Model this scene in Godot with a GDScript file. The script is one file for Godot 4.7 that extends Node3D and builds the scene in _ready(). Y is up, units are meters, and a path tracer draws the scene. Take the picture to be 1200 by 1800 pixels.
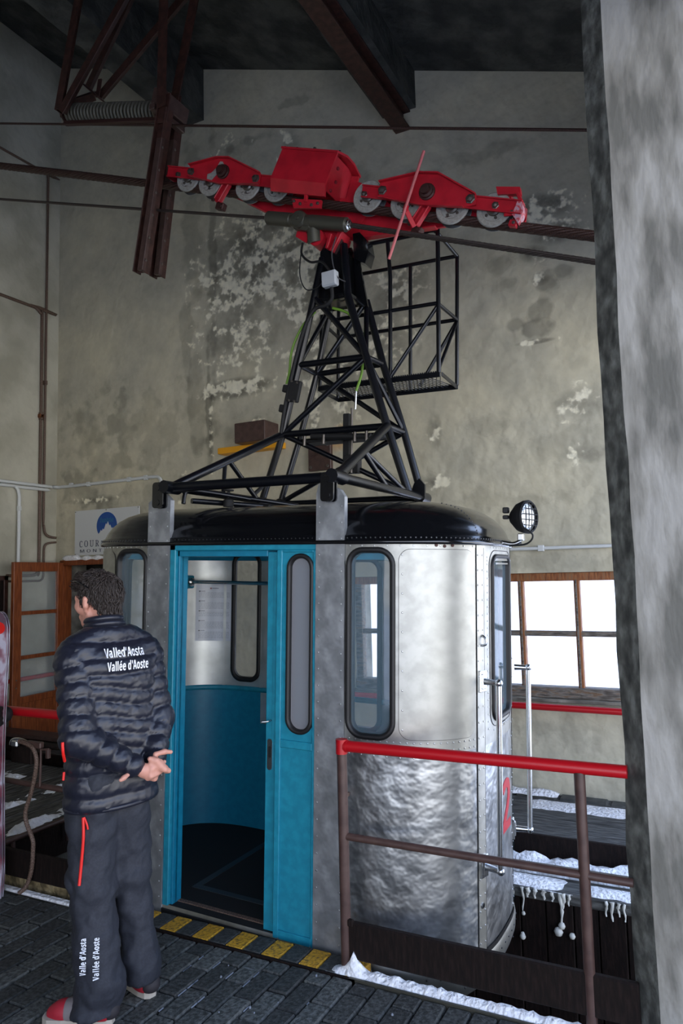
extends Node3D
# A small cable car in its concrete mountain station. x runs along the cabin (valley end +x), z towards the platform, y up, metres.

var M := {}
var rng := RandomNumberGenerator.new()

# ------------------------------------------------------------------ naming
func tag(o: Node, label: String, category: String, group := "") -> Node:
	o.set_meta("label", label)
	o.set_meta("category", category)
	if group != "":
		o.set_meta("group", group)
	return o

func numbered(called: String, parent: Node = self) -> String:
	if not parent.has_node(NodePath(called)):
		return called
	var i := 1
	while parent.has_node(NodePath("%s_%03d" % [called, i])):
		i += 1
	return "%s_%03d" % [called, i]

func thing(called: String, label: String, category: String, at := Vector3.ZERO, group := "") -> Node3D:
	var o := Node3D.new()
	o.name = numbered(called)
	add_child(o)
	o.position = at
	tag(o, label, category, group)
	return o

func node_of(called: String, mesh: Mesh, mat: Material, parent: Node = self) -> MeshInstance3D:
	var o := MeshInstance3D.new()
	o.mesh = mesh
	o.material_override = mat
	o.cast_shadow = GeometryInstance3D.SHADOW_CASTING_SETTING_ON
	o.name = numbered(called, parent) if parent == self else called
	parent.add_child(o, true)
	return o

func obj(called: String, st: SurfaceTool, mat: Material, parent: Node = self) -> MeshInstance3D:
	st.generate_normals()
	return node_of(called, st.commit(), mat, parent)

func struct(called: String, st: SurfaceTool, mat: Material) -> MeshInstance3D:
	var o := obj(called, st, mat)
	o.set_meta("kind", "structure")
	return o

func stuff(o: Node) -> Node:
	o.set_meta("kind", "stuff")
	return o

# ------------------------------------------------------------------ shapes
func mb() -> SurfaceTool:
	var st := SurfaceTool.new()
	st.begin(Mesh.PRIMITIVE_TRIANGLES)
	st.set_smooth_group(-1)
	return st

func tri(st: SurfaceTool, a: Vector3, b: Vector3, c: Vector3) -> void:   # counter-clockwise seen from outside
	st.add_vertex(a); st.add_vertex(c); st.add_vertex(b)

func quad(st: SurfaceTool, a: Vector3, b: Vector3, c: Vector3, d: Vector3) -> void:
	tri(st, a, b, c); tri(st, a, c, d)

func cbox(st: SurfaceTool, c: Vector3, size: Vector3, bev := 0.004, bs := Basis()) -> void:
	st.set_smooth_group(-1)
	var h := size * 0.5
	var e: float = min(bev, min(h.x, min(h.y, h.z)) * 0.9)
	var ax := [Vector3.RIGHT, Vector3.UP, Vector3.BACK]
	# corner point of axis k: full extent on k, pulled in on the other two
	var P := func(s: Vector3, k: int) -> Vector3:
		var p := Vector3(s.x * (h.x - e), s.y * (h.y - e), s.z * (h.z - e))
		p[k] = s[k] * h[k]
		return c + bs * p
	for k in 3:
		var u := (k + 1) % 3
		var v := (k + 2) % 3
		for sg in [-1.0, 1.0]:
			var s := Vector3.ZERO
			s[k] = sg
			var q := []
			for w in [[-1, -1], [1, -1], [1, 1], [-1, 1]]:
				var t := s
				t[u] = w[0]; t[v] = w[1]
				q.append(P.call(t, k))
			if sg > 0: quad(st, q[0], q[1], q[2], q[3])
			else: quad(st, q[3], q[2], q[1], q[0])
	if e < 0.0005:
		return
	for k in 3:                                    # edges running along k
		var u := (k + 1) % 3
		var v := (k + 2) % 3
		for su in [-1.0, 1.0]:
			for sv in [-1.0, 1.0]:
				var s0 := Vector3.ZERO
				s0[u] = su; s0[v] = sv; s0[k] = -1
				var s1 := s0
				s1[k] = 1
				var a = P.call(s0, u); var b = P.call(s1, u); var cc = P.call(s1, v); var d = P.call(s0, v)
				if su * sv > 0: quad(st, a, d, cc, b)
				else: quad(st, a, b, cc, d)
	for sx in [-1.0, 1.0]:
		for sy in [-1.0, 1.0]:
			for sz in [-1.0, 1.0]:
				var s := Vector3(sx, sy, sz)
				if sx * sy * sz > 0: tri(st, P.call(s, 0), P.call(s, 1), P.call(s, 2))
				else: tri(st, P.call(s, 2), P.call(s, 1), P.call(s, 0))

func box2(st: SurfaceTool, a: Vector3, b: Vector3, bev := 0.004) -> void:
	cbox(st, (a + b) * 0.5, (b - a).abs(), bev)

func look_basis(dir: Vector3, up := Vector3.UP) -> Basis:      # x along dir
	var x := dir.normalized()
	var u := up
	if abs(x.dot(u)) > 0.98:
		u = Vector3.BACK
	var z := x.cross(u).normalized()
	return Basis(x, z.cross(x).normalized(), z)

func beam(st: SurfaceTool, a: Vector3, b: Vector3, hgt: float, wid: float, up := Vector3.UP, bev := 0.003) -> void:
	cbox(st, (a + b) * 0.5, Vector3(a.distance_to(b), hgt, wid), bev, look_basis(b - a, up))

func tube(st: SurfaceTool, pts: Array, r, n := 10, caps := true, closed := false) -> void:
	var m := pts.size()
	var rings := []
	var t0: Vector3 = (pts[1] - pts[0]).normalized()
	var nrm: Vector3 = t0.cross(Vector3.UP if abs(t0.y) < 0.9 else Vector3.RIGHT).normalized()
	for i in m:
		var t: Vector3
		if closed: t = (pts[(i + 1) % m] - pts[(i + m - 1) % m]).normalized()
		elif i == 0: t = t0
		elif i == m - 1: t = (pts[i] - pts[i - 1]).normalized()
		else: t = ((pts[i + 1] - pts[i]).normalized() + (pts[i] - pts[i - 1]).normalized()).normalized()
		nrm = (nrm - t * nrm.dot(t)).normalized()
		var bi := t.cross(nrm)
		var rr: float = r[i] if r is Array else r
		var ring := []
		for k in n:
			var an := TAU * k / n
			ring.append(pts[i] + (nrm * cos(an) + bi * sin(an)) * rr)
		rings.append(ring)
	st.set_smooth_group(1)
	for i in (m if closed else m - 1):
		var A: Array = rings[i]
		var B: Array = rings[(i + 1) % m]
		for k in n:
			quad(st, A[k], A[(k + 1) % n], B[(k + 1) % n], B[k])
	st.set_smooth_group(-1)
	if caps and not closed:
		for k in range(1, n - 1):
			tri(st, rings[0][0], rings[0][k + 1], rings[0][k])
			tri(st, rings[m - 1][0], rings[m - 1][k], rings[m - 1][k + 1])

func lathe(st: SurfaceTool, prof: Array, xf: Transform3D, n := 24, sharp := false) -> void:    # (radius, height) up the local y axis, from bottom to top along the outside
	for i in prof.size() - 1:
		st.set_smooth_group(-1 if sharp else 2 + i)
		var a: Vector2 = prof[i]
		var b: Vector2 = prof[i + 1]
		if a.distance_to(b) < 1e-6: continue
		for k in n:
			var c0 := cos(TAU * k / n); var s0 := sin(TAU * k / n)
			var c1 := cos(TAU * (k + 1) / n); var s1 := sin(TAU * (k + 1) / n)
			var p := xf * Vector3(a.x * c0, a.y, -a.x * s0); var q := xf * Vector3(a.x * c1, a.y, -a.x * s1)
			var r := xf * Vector3(b.x * c1, b.y, -b.x * s1); var s := xf * Vector3(b.x * c0, b.y, -b.x * s0)
			if a.x < 1e-6: tri(st, p, r, s)
			elif b.x < 1e-6: tri(st, p, q, s)
			else: quad(st, p, q, r, s)
	st.set_smooth_group(-1)

func ball(st: SurfaceTool, c: Vector3, r: float, n := 8) -> void:
	st.set_smooth_group(1)
	var m := maxi(4, n / 2)
	for i in m:
		for k in n:
			var q := []
			for w in [[i, k], [i, k + 1], [i + 1, k + 1], [i + 1, k]]:
				var th = PI * w[0] / m
				var ph = TAU * w[1] / n
				q.append(c + r * Vector3(sin(th) * cos(ph), -cos(th), -sin(th) * sin(ph)))
			if i > 0: tri(st, q[0], q[1], q[2])
			if i < m - 1: tri(st, q[0], q[2], q[3])
	st.set_smooth_group(-1)

func axis_xf(at: Vector3, dir: Vector3) -> Transform3D:         # local y along dir
	var y := dir.normalized()
	var x := y.cross(Vector3.UP if abs(y.y) < 0.9 else Vector3.RIGHT).normalized()
	return Transform3D(Basis(x, y, x.cross(y)), at)

func bolt(st: SurfaceTool, at: Vector3, dir: Vector3, r := 0.012, h := 0.012) -> void:
	lathe(st, [Vector2(r, 0), Vector2(r, h * 0.8), Vector2(r * 0.8, h), Vector2(0, h)], axis_xf(at, dir), 6, true)

func rivet(st: SurfaceTool, at: Vector3, dir: Vector3, r := 0.0045) -> void:
	lathe(st, [Vector2(r, 0), Vector2(r * 0.75, r * 0.55), Vector2(0, r * 0.8)], axis_xf(at, dir), 6)

func prism(st: SurfaceTool, poly: PackedVector2Array, d0: float, d1: float, xf := Transform3D()) -> void:   # counter-clockwise polygon in local xy, from z = d0 to d1
	st.set_smooth_group(-1)
	if Geometry2D.is_polygon_clockwise(poly):
		poly = poly.duplicate(); poly.reverse()
	var idx := Geometry2D.triangulate_polygon(poly)
	for i in range(0, idx.size(), 3):
		var a := poly[idx[i]]; var b := poly[idx[i + 1]]; var c := poly[idx[i + 2]]
		if (b - a).cross(c - a) < 0:
			var t := b
			b = c; c = t
		tri(st, xf * Vector3(a.x, a.y, d1), xf * Vector3(b.x, b.y, d1), xf * Vector3(c.x, c.y, d1))
		tri(st, xf * Vector3(a.x, a.y, d0), xf * Vector3(c.x, c.y, d0), xf * Vector3(b.x, b.y, d0))
	for i in poly.size():
		var a := poly[i]; var b := poly[(i + 1) % poly.size()]
		quad(st, xf * Vector3(a.x, a.y, d0), xf * Vector3(b.x, b.y, d0), xf * Vector3(b.x, b.y, d1), xf * Vector3(a.x, a.y, d1))

func pv(a: Array) -> PackedVector2Array:
	var r := PackedVector2Array()
	for i in range(0, a.size(), 2):
		r.append(Vector2(a[i], a[i + 1]))
	return r

func round_rect(x0: float, y0: float, x1: float, y1: float, r: float, n := 6) -> Array:
	var out := []
	for q in [[x1 - r, y0 + r, -PI / 2], [x1 - r, y1 - r, 0.0], [x0 + r, y1 - r, PI / 2], [x0 + r, y0 + r, PI]]:
		for i in n + 1:
			var a: float = q[2] + PI / 2 * i / n
			out.append(Vector2(q[0] + r * cos(a), q[1] + r * sin(a)))
	return out

func smooth_path(pts: Array, n := 6) -> Array:
	var c := []
	for i in pts.size() - 1:
		var p0: Vector3 = pts[maxi(i - 1, 0)]
		var p3: Vector3 = pts[mini(i + 2, pts.size() - 1)]
		for k in n:
			c.append((pts[i] as Vector3).cubic_interpolate(pts[i + 1], p0, p3, float(k) / n))
	c.append(pts[-1])
	return c

# ------------------------------------------------------------------ materials
func noise(freq: float, sd: int, oct := 4, type := FastNoiseLite.TYPE_SIMPLEX_SMOOTH) -> FastNoiseLite:
	var n := FastNoiseLite.new()
	n.noise_type = type; n.frequency = freq; n.seed = sd
	n.fractal_type = FastNoiseLite.FRACTAL_FBM; n.fractal_octaves = oct
	return n

func noise_tex(n: FastNoiseLite, size := 512, ramp: Array = [], as_normal := 0.0) -> NoiseTexture2D:
	var t := NoiseTexture2D.new()
	t.width = size; t.height = size; t.seamless = true; t.noise = n
	if as_normal > 0.0:
		t.as_normal_map = true; t.bump_strength = as_normal
	if ramp.size():
		var g := Gradient.new()
		g.offsets = PackedFloat32Array(ramp[0]); g.colors = PackedColorArray(ramp[1])
		t.color_ramp = g
	return t

func mat(called: String, col: Color, rough := 0.6, metal := 0.0) -> StandardMaterial3D:
	var m := StandardMaterial3D.new()
	m.resource_name = called
	m.albedo_color = col; m.roughness = rough; m.metallic = metal
	M[called] = m
	return m

func tri_map(m: StandardMaterial3D, scale: float, world := false) -> StandardMaterial3D:
	m.uv1_triplanar = true
	m.uv1_world_triplanar = world
	m.uv1_scale = Vector3.ONE * scale
	m.uv1_triplanar_sharpness = 4.0
	return m

func ramped(called: String, freq: float, sd: int, cols: Array, scale: float, rough := 0.7, metal := 0.0, bump := 0.0, oct := 5, world := false) -> StandardMaterial3D:
	var m := mat(called, Color.WHITE, rough, metal)
	var offs := []
	for i in cols.size(): offs.append(0.25 + 0.5 * i / (cols.size() - 1))
	m.albedo_texture = noise_tex(noise(freq, sd, oct), 512, [offs, cols])
	if bump > 0.0:
		m.normal_enabled = true
		m.normal_texture = noise_tex(noise(freq * 2.0, sd + 50, oct), 512, [], bump)
	return tri_map(m, scale, world)

func c8(r: int, g: int, b: int) -> Color:
	return Color8(r, g, b)

func make_materials() -> void:
	ramped("concrete", 0.012, 3, [c8(96, 94, 87), c8(124, 121, 112), c8(142, 139, 129), c8(160, 157, 147)], 0.35, 0.9, 0.0, 3.0, 6, true)
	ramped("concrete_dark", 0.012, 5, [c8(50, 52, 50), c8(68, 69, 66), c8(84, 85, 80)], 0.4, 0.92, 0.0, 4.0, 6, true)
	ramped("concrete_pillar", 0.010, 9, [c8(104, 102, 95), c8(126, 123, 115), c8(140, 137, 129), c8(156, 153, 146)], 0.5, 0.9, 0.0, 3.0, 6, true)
	M["concrete_pillar"].uv1_scale = Vector3(1.2, 0.35, 1.2)
	ramped("concrete_left", 0.01, 12, [c8(164, 161, 145), c8(177, 174, 158), c8(189, 186, 170)], 0.25, 0.92, 0.0, 2.0, 5, true)
	ramped("concrete_edge_shaded", 0.03, 10, [c8(52, 53, 50), c8(74, 75, 70), c8(96, 97, 91), c8(126, 128, 122)], 0.7, 0.92, 0.0, 4.0, 6, true)  # pillar concrete again, darkened to stand for shade on chamfer and left face
	M["concrete_edge_shaded"].uv1_scale = Vector3(1.2, 0.5, 1.2)
	ramped("tan_stone", 0.02, 14, [c8(96, 84, 58), c8(140, 124, 90), c8(160, 146, 112)], 0.8, 0.9, 0.0, 5.0)
	for i in 4:
		var k := 0.82 + 0.13 * i
		ramped("paver%d" % i, 0.03, 20 + i, [Color(0.19 * k, 0.195 * k, 0.185 * k), Color(0.27 * k, 0.275 * k, 0.265 * k), Color(0.33 * k, 0.335 * k, 0.325 * k)], 2.5, 0.72, 0.0, 3.0, 4, true)
	ramped("paver_yellow", 0.05, 27, [c8(120, 94, 40), c8(184, 136, 32), c8(198, 148, 34), c8(204, 154, 40)], 1.6, 0.7, 0.0, 3.0, 5, true)
	ramped("joint", 0.06, 28, [c8(34, 36, 36), c8(60, 62, 62), c8(120, 124, 130)], 2.0, 0.95, 0.0, 3.0, 5, true)
	# metals
	var al := ramped("aluminium_smooth", 0.02, 31, [Color(0.64, 0.64, 0.62), Color(0.70, 0.70, 0.68)], 1.0, 0.30, 1.0)
	al.roughness = 0.46
	var ad := ramped("aluminium_dented", 0.015, 33, [Color(0.58, 0.59, 0.60), Color(0.68, 0.69, 0.70), Color(0.76, 0.77, 0.78)], 1.0, 0.40, 1.0)
	ad.normal_enabled = true
	ad.normal_texture = noise_tex(noise(0.020, 35, 3), 512, [], 22.0)
	ad.normal_scale = 0.10
	var as_ := ramped("aluminium_strut", 0.012, 37, [Color(0.52, 0.53, 0.54), Color(0.58, 0.59, 0.60), Color(0.66, 0.67, 0.68)], 1.0, 0.48, 0.6)
	as_.normal_enabled = true
	as_.normal_texture = noise_tex(noise(0.02, 38, 3), 512, [], 10.0)
	as_.normal_scale = 0.12
	ramped("aluminium_inner", 0.01, 39, [Color(0.78, 0.79, 0.78), Color(0.86, 0.87, 0.86)], 1.0, 0.40, 0.8)
	mat("chrome", Color(0.82, 0.83, 0.84), 0.22, 1.0)
	mat("rivet_metal", Color(0.78, 0.79, 0.80), 0.3, 1.0)
	mat("dark_rivet", Color(0.30, 0.30, 0.31), 0.4, 0.8)
	mat("hole", Color(0.03, 0.03, 0.03), 0.8)
	ramped("teal", 0.02, 41, [c8(24, 122, 146), c8(30, 136, 160)], 1.5, 0.42)
	ramped("teal_dark", 0.02, 42, [c8(16, 112, 142), c8(20, 122, 152)], 1.5, 0.40)
	mat("black_gloss", c8(13, 14, 17), 0.18)
	M["black_gloss"].clearcoat_enabled = true
	M["black_gloss"].clearcoat = 0.6
	M["black_gloss"].clearcoat_roughness = 0.12
	mat("black_paint", c8(9, 11, 17), 0.28)
	mat("black_matt", c8(16, 16, 17), 0.7)
	mat("rubber", c8(22, 22, 23), 0.5)
	mat("rubber_grey", c8(62, 62, 66), 0.5)
	mat("floor_rubber", c8(10, 11, 12), 0.8)
	mat("floor_strip", c8(40, 48, 54), 0.5)
	ramped("red_paint", 0.012, 45, [c8(172, 26, 40), c8(186, 28, 43), c8(194, 32, 47)], 0.9, 0.40)
	mat("red_dark", c8(120, 14, 26), 0.5)
	mat("red_rail", c8(172, 12, 24), 0.36)
	mat("red_faded", c8(196, 104, 104), 0.6)
	ramped("pink_worn", 0.03, 46, [c8(190, 60, 70), c8(206, 150, 158), c8(178, 150, 168)], 2.0, 0.55)
	ramped("brown_paint", 0.03, 47, [c8(66, 47, 43), c8(74, 54, 49), c8(80, 60, 54)], 0.8, 0.45)
	ramped("brown_steel", 0.03, 48, [c8(52, 30, 24), c8(64, 38, 31), c8(74, 46, 38)], 0.8, 0.5)
	ramped("rust", 0.03, 49, [c8(60, 34, 20), c8(110, 62, 28), c8(150, 90, 40)], 3.0, 0.85, 0.0, 4.0)
	ramped("brown_board", 0.03, 50, [c8(20, 14, 12), c8(26, 18, 15), c8(34, 24, 21)], 1.0, 0.75, 0.0, 1.0)
	M["brown_board"].metallic_specular = 0.3
	M["brown_board"].uv1_scale = Vector3(3.0, 0.5, 3.0)
	mat("cable_steel", c8(74, 66, 62), 0.5, 0.6)
	ramped("cable_brown", 0.05, 51, [c8(36, 24, 21), c8(70, 48, 42), c8(92, 66, 58)], 6.0, 0.5, 0.3)
	mat("olive_steel", c8(84, 82, 72), 0.42, 0.5)
	ramped("wheel_rim", 0.04, 53, [c8(146, 143, 134), c8(154, 151, 143), c8(162, 160, 152)], 2.0, 0.5)
	mat("wheel_tread", c8(60, 60, 60), 0.5)
	mat("bolt_steel", c8(110, 104, 98), 0.4, 0.8)
	mat("bolt_dark", c8(70, 44, 40), 0.5, 0.4)
	mat("spring_steel", c8(104, 100, 88), 0.55, 0.3)
	mat("grey_box", c8(176, 180, 184), 0.5)
	mat("green_cable", c8(110, 150, 50), 0.5)
	mat("white_pipe", c8(205, 208, 208), 0.45)
	ramped("rusty_pipe", 0.05, 55, [c8(60, 42, 34), c8(96, 74, 62), c8(120, 104, 92)], 4.0, 0.6)
	mat("yellow_steel", c8(226, 158, 24), 0.5)
	# wood
	ramped("wood_orange", 0.02, 57, [c8(104, 62, 34), c8(132, 78, 40), c8(150, 94, 52), c8(128, 90, 60)], 1.0, 0.6, 0.0, 1.5)
	M["wood_orange"].uv1_scale = Vector3(3.0, 0.5, 3.0)
	ramped("wood_red", 0.02, 58, [c8(110, 54, 26), c8(128, 66, 32), c8(142, 78, 40)], 1.0, 0.45, 0.0, 1.0)
	M["wood_red"].uv1_scale = Vector3(3.0, 0.4, 3.0)
	ramped("wood_weathered", 0.02, 59, [c8(78, 72, 66), c8(98, 92, 86), c8(118, 112, 106), c8(112, 92, 74)], 1.0, 0.85, 0.0, 3.0)
	M["wood_weathered"].uv1_scale = Vector3(0.5, 3.0, 3.0)
	ramped("wood_grey", 0.02, 60, [c8(56, 56, 54), c8(78, 78, 75), c8(100, 100, 97)], 1.0, 0.9, 0.0, 3.0)
	M["wood_grey"].uv1_scale = Vector3(0.4, 3.0, 3.0)
	ramped("wood_grey_long", 0.02, 64, [c8(44, 42, 38), c8(74, 72, 66), c8(104, 102, 96)], 1.0, 0.9, 0.0, 4.0)
	M["wood_grey_long"].uv1_scale = Vector3(3.0, 3.0, 0.35)
	ramped("snow", 0.03, 61, [Color(0.93, 0.93, 0.94), Color(0.96, 0.96, 0.965), Color(0.98, 0.98, 0.98)], 1.0, 0.9, 0.0, 6.0, 5, true)
	mat("slush", c8(120, 126, 136), 0.8)
	mat("ice", c8(214, 214, 206), 0.5)
	# glass
	var g := mat("glass", Color(0.86, 0.92, 0.94, 0.10), 0.03)
	g.transparency = BaseMaterial3D.TRANSPARENCY_ALPHA
	var g2 := mat("acrylic", Color(0.62, 0.76, 0.84, 0.16), 0.06)
	g2.transparency = BaseMaterial3D.TRANSPARENCY_ALPHA
	var g3 := mat("frosted", Color(0.56, 0.56, 0.58, 0.72), 0.35)
	g3.transparency = BaseMaterial3D.TRANSPARENCY_ALPHA
	mat("lamp_glass", Color(0.78, 0.80, 0.82), 0.12, 0.6)
	mat("paper", c8(196, 202, 214), 0.5)
	mat("sign_white", c8(205, 207, 207), 0.4)
	mat("sign_blue", c8(22, 76, 150), 0.4)
	mat("sign_teal", c8(50, 120, 140), 0.4)
	mat("sign_navy", c8(34, 46, 74), 0.4)
	mat("number_red", c8(186, 52, 62), 0.45)
	# person
	mat("skin", c8(196, 140, 122), 0.5)
	mat("skin_far", c8(186, 120, 108), 0.5)
	ramped("hair", 0.05, 71, [c8(24, 18, 16), c8(42, 33, 29), c8(58, 47, 41)], 6.0, 0.62)
	var jk := mat("jacket", c8(26, 28, 40), 0.36)
	jk.rim_enabled = true; jk.rim = 0.15
	ramped("trousers", 0.05, 73, [c8(30, 33, 42), c8(38, 41, 51)], 3.0, 0.75)
	mat("zip_red", c8(214, 30, 24), 0.5)
	mat("print_white", c8(228, 230, 238), 0.6)
	mat("shoe_red", c8(158, 28, 44), 0.6)
	mat("shoe_grey", c8(120, 112, 112), 0.7)
	mat("shoe_dark", c8(38, 34, 38), 0.7)
	mat("shoe_sole", c8(168, 160, 148), 0.7)
	mat("glove", c8(18, 19, 22), 0.6)
	ramped("ski_top", 0.012, 75, [c8(196, 190, 206), c8(150, 110, 124), c8(128, 70, 84), c8(96, 74, 88)], 0.8, 0.3)
	mat("ski_edge", c8(150, 150, 156), 0.3, 0.8)
	mat("binding_black", c8(20, 20, 22), 0.4)
	mat("binding_white", c8(200, 204, 210), 0.4)

func _ready() -> void:
	rng.seed = 7
	# ---- camera
	var cam := Camera3D.new()
	cam.name = "camera"
	add_child(cam)
	cam.position = Vector3(0, 1.70, 0)
	cam.rotation_order = EULER_ORDER_YXZ
	cam.rotation_degrees = Vector3(5.065, 26.924, -1.347)
	cam.fov = 70.42
	cam.near = 0.05
	cam.far = 400.0
	cam.current = true
	# ---- sky, sun, exposure
	var we := WorldEnvironment.new()
	we.name = "world_environment"
	var env := Environment.new()
	env.background_mode = Environment.BG_SKY
	var sky := Sky.new()
	var psm := ProceduralSkyMaterial.new()
	psm.sky_top_color = Color(0.62, 0.72, 0.90)
	psm.sky_horizon_color = Color(0.98, 0.97, 0.95)
	psm.sky_curve = 0.18
	psm.ground_bottom_color = Color(0.92, 0.92, 0.92)
	psm.ground_horizon_color = Color(0.95, 0.94, 0.93)
	psm.sky_energy_multiplier = 1.0
	psm.ground_energy_multiplier = 1.0
	sky.sky_material = psm
	env.sky = sky
	env.tonemap_mode = Environment.TONE_MAPPER_LINEAR
	env.tonemap_exposure = 4.8
	env.sdfgi_enabled = true
	env.ssao_enabled = true
	env.ssil_enabled = true
	we.environment = env
	add_child(we)
	var sun := DirectionalLight3D.new()
	sun.name = "sun"
	add_child(sun)
	sun.rotation_order = EULER_ORDER_YXZ
	sun.rotation_degrees = Vector3(-48, -90, 0)     # high over the left wall, shining down the valley
	sun.light_energy = 0.25
	sun.light_color = Color(1.0, 0.93, 0.83)
	sun.light_angular_distance = 0.6
	sun.shadow_enabled = true
	# ---- the place
	make_materials()
	plan_table()
	build_shell()
	build_outside()
	build_platform()
	build_bay()
	build_cabin()
	build_hanger()
	build_carriage()
	build_cables()
	build_rope_guide()
	build_railings()
	build_wall_fittings()
	build_landing()
	build_person()
	build_skier()

# ------------------------------------------------------------------ building shell
func ceil_y(x: float) -> float:
	return 7.99 - 0.362 * (x + 6.765)

func wall_texture() -> ImageTexture:
	# the plaster of the back wall: damp fields, repaired strips, lime bloom and round patches
	var W := 1440
	var H := 1720
	var A := noise(0.0045, 101, 5).get_image(W, H).get_data()
	var B := noise(0.019, 102, 5).get_image(W, H).get_data()
	var C := noise(0.06, 103, 4).get_image(W, H).get_data()
	var D := noise(0.012, 104, 3).get_image(W, H).get_data()
	var ridge := FastNoiseLite.new()
	ridge.noise_type = FastNoiseLite.TYPE_SIMPLEX_SMOOTH
	ridge.fractal_type = FastNoiseLite.FRACTAL_RIDGED
	ridge.frequency = 0.011; ridge.seed = 105; ridge.fractal_octaves = 4
	var Rg := ridge.get_image(W, H).get_data()
	# [x, y, rx, ry, tone, softness, wobble]: darker damp patches and repairs
	var damp := [[-1.13, 4.12, 0.13, 0.10, 0.66, 0.3, 0.5], [-0.95, 4.16, 0.09, 0.08, 0.68, 0.3, 0.3], [-1.16, 3.86, 0.10, 0.10, 0.68, 0.3, 0.4], [-1.17, 3.69, 0.13, 0.10, 0.62, 0.25, 0.4], [-1.38, 3.78, 0.08, 0.07, 0.72, 0.3, 0.4], [-1.45, 4.32, 0.14, 0.09, 0.82, 0.4, 0.4], [-1.15, 4.36, 0.30, 0.14, 0.86, 0.6, 0.8], [-1.35, 4.15, 0.12, 0.08, 0.75, 0.4, 0.5],
		[-4.74, 5.55, 0.15, 1.0, 0.76, 0.3, 0.4], [-4.48, 5.2, 0.06, 1.6, 0.66, 0.4, 0.5], [-4.83, 4.30, 0.10, 0.42, 0.82, 0.15, 0.3], [-4.70, 3.55, 0.12, 0.62, 0.80, 0.15, 0.2], [-4.55, 3.55, 0.035, 0.9, 0.62, 0.5, 0.6], [-4.0, 6.2, 0.32, 0.06, 0.72, 0.5, 0.9], [-3.55, 6.45, 0.22, 0.05, 0.72, 0.5, 0.9], [-4.1, 5.9, 0.10, 0.3, 0.76, 0.5, 0.9], [-3.8, 5.75, 0.40, 0.06, 0.76, 0.5, 0.9],
		[-5.4, 3.35, 0.75, 0.35, 0.86, 0.25, 0.9], [-6.1, 3.15, 0.45, 0.55, 0.84, 0.3, 0.9], [-6.35, 2.75, 0.30, 0.22, 0.80, 0.4, 0.9], [-5.9, 2.35, 0.35, 0.30, 0.84, 0.5, 0.9], [-5.2, 2.6, 0.5, 0.25, 0.86, 0.5, 0.9], [-2.3, 5.3, 0.6, 0.06, 0.80, 0.6, 1.0], [-1.6, 5.35, 0.5, 0.05, 0.80, 0.6, 1.0], [-2.9, 5.5, 0.2, 0.25, 0.82, 0.4, 0.9], [-2.55, 5.2, 0.14, 0.3, 0.82, 0.4, 0.9], [-2.3, 4.4, 0.14, 0.4, 0.84, 0.5, 0.9], [-2.9, 4.2, 0.35, 0.6, 0.86, 0.5, 0.9],
		[-3.2, 4.6, 0.06, 1.0, 0.72, 0.5, 0.7], [-1.6, 2.95, 0.18, 0.10, 0.86, 0.3, 0.6], [-0.9, 2.75, 0.45, 0.12, 0.88, 0.4, 0.8], [-1.5, 2.3, 0.5, 0.10, 0.86, 0.4, 0.8], [-2.2, 2.5, 0.25, 0.12, 0.84, 0.4, 0.8], [-1.2, 1.75, 0.7, 0.10, 0.84, 0.6, 0.9], [-4.0, 2.9, 0.45, 0.40, 0.92, 0.3, 0.7], [-1.2, 0.45, 0.8, 0.10, 0.84, 0.5, 0.9]]
	# lime bloom: [x, y, rx, ry, amount]
	var bloom := [[-4.0, 4.85, 0.58, 0.55, 1.0], [-4.1, 4.2, 0.50, 0.35, 0.72], [-3.35, 4.75, 0.28, 0.75, 1.15], [-3.3, 4.0, 0.22, 0.55, 0.8], [-4.2, 3.63, 0.36, 0.09, 1.5], [-3.75, 5.25, 0.45, 0.15, 1.0], [-1.15, 4.72, 0.28, 0.12, 1.25], [-1.0, 4.5, 0.20, 0.10, 1.0], [-1.18, 4.36, 0.10, 0.07, 1.0], [-1.13, 4.12, 0.07, 0.05, 0.9], [-1.2, 3.6, 0.14, 0.02, 1.2], [-2.4, 4.3, 0.30, 0.20, 0.75], [-2.6, 3.9, 0.30, 0.30, 0.7], [-3.0, 3.6, 0.2, 0.5, 0.75], [-3.5, 5.9, 0.12, 0.3, 0.7], [-4.25, 6.2, 0.2, 0.12, 0.6], [-2.1, 2.95, 0.06, 0.16, 0.9], [-2.1, 2.5, 0.10, 0.05, 0.9], [-0.85, 3.05, 0.25, 0.12, 0.7], [-0.8, 2.62, 0.25, 0.07, 0.7], [-6.2, 2.62, 0.4, 0.03, 0.8], [-4.9, 2.66, 0.06, 0.16, 0.8], [-3.95, 3.25, 0.07, 0.06, 1.0], [-4.52, 3.1, 0.03, 0.3, 0.9], [-5.6, 1.98, 0.1, 0.3, 0.8], [-3.3, 3.3, 0.06, 0.3, 0.9]]
	var out := PackedByteArray()
	out.resize(W * H * 3)
	var tone := PackedFloat32Array(); tone.resize(W * H); tone.fill(1.0)
	var lime := PackedFloat32Array(); lime.resize(W * H)
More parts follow.
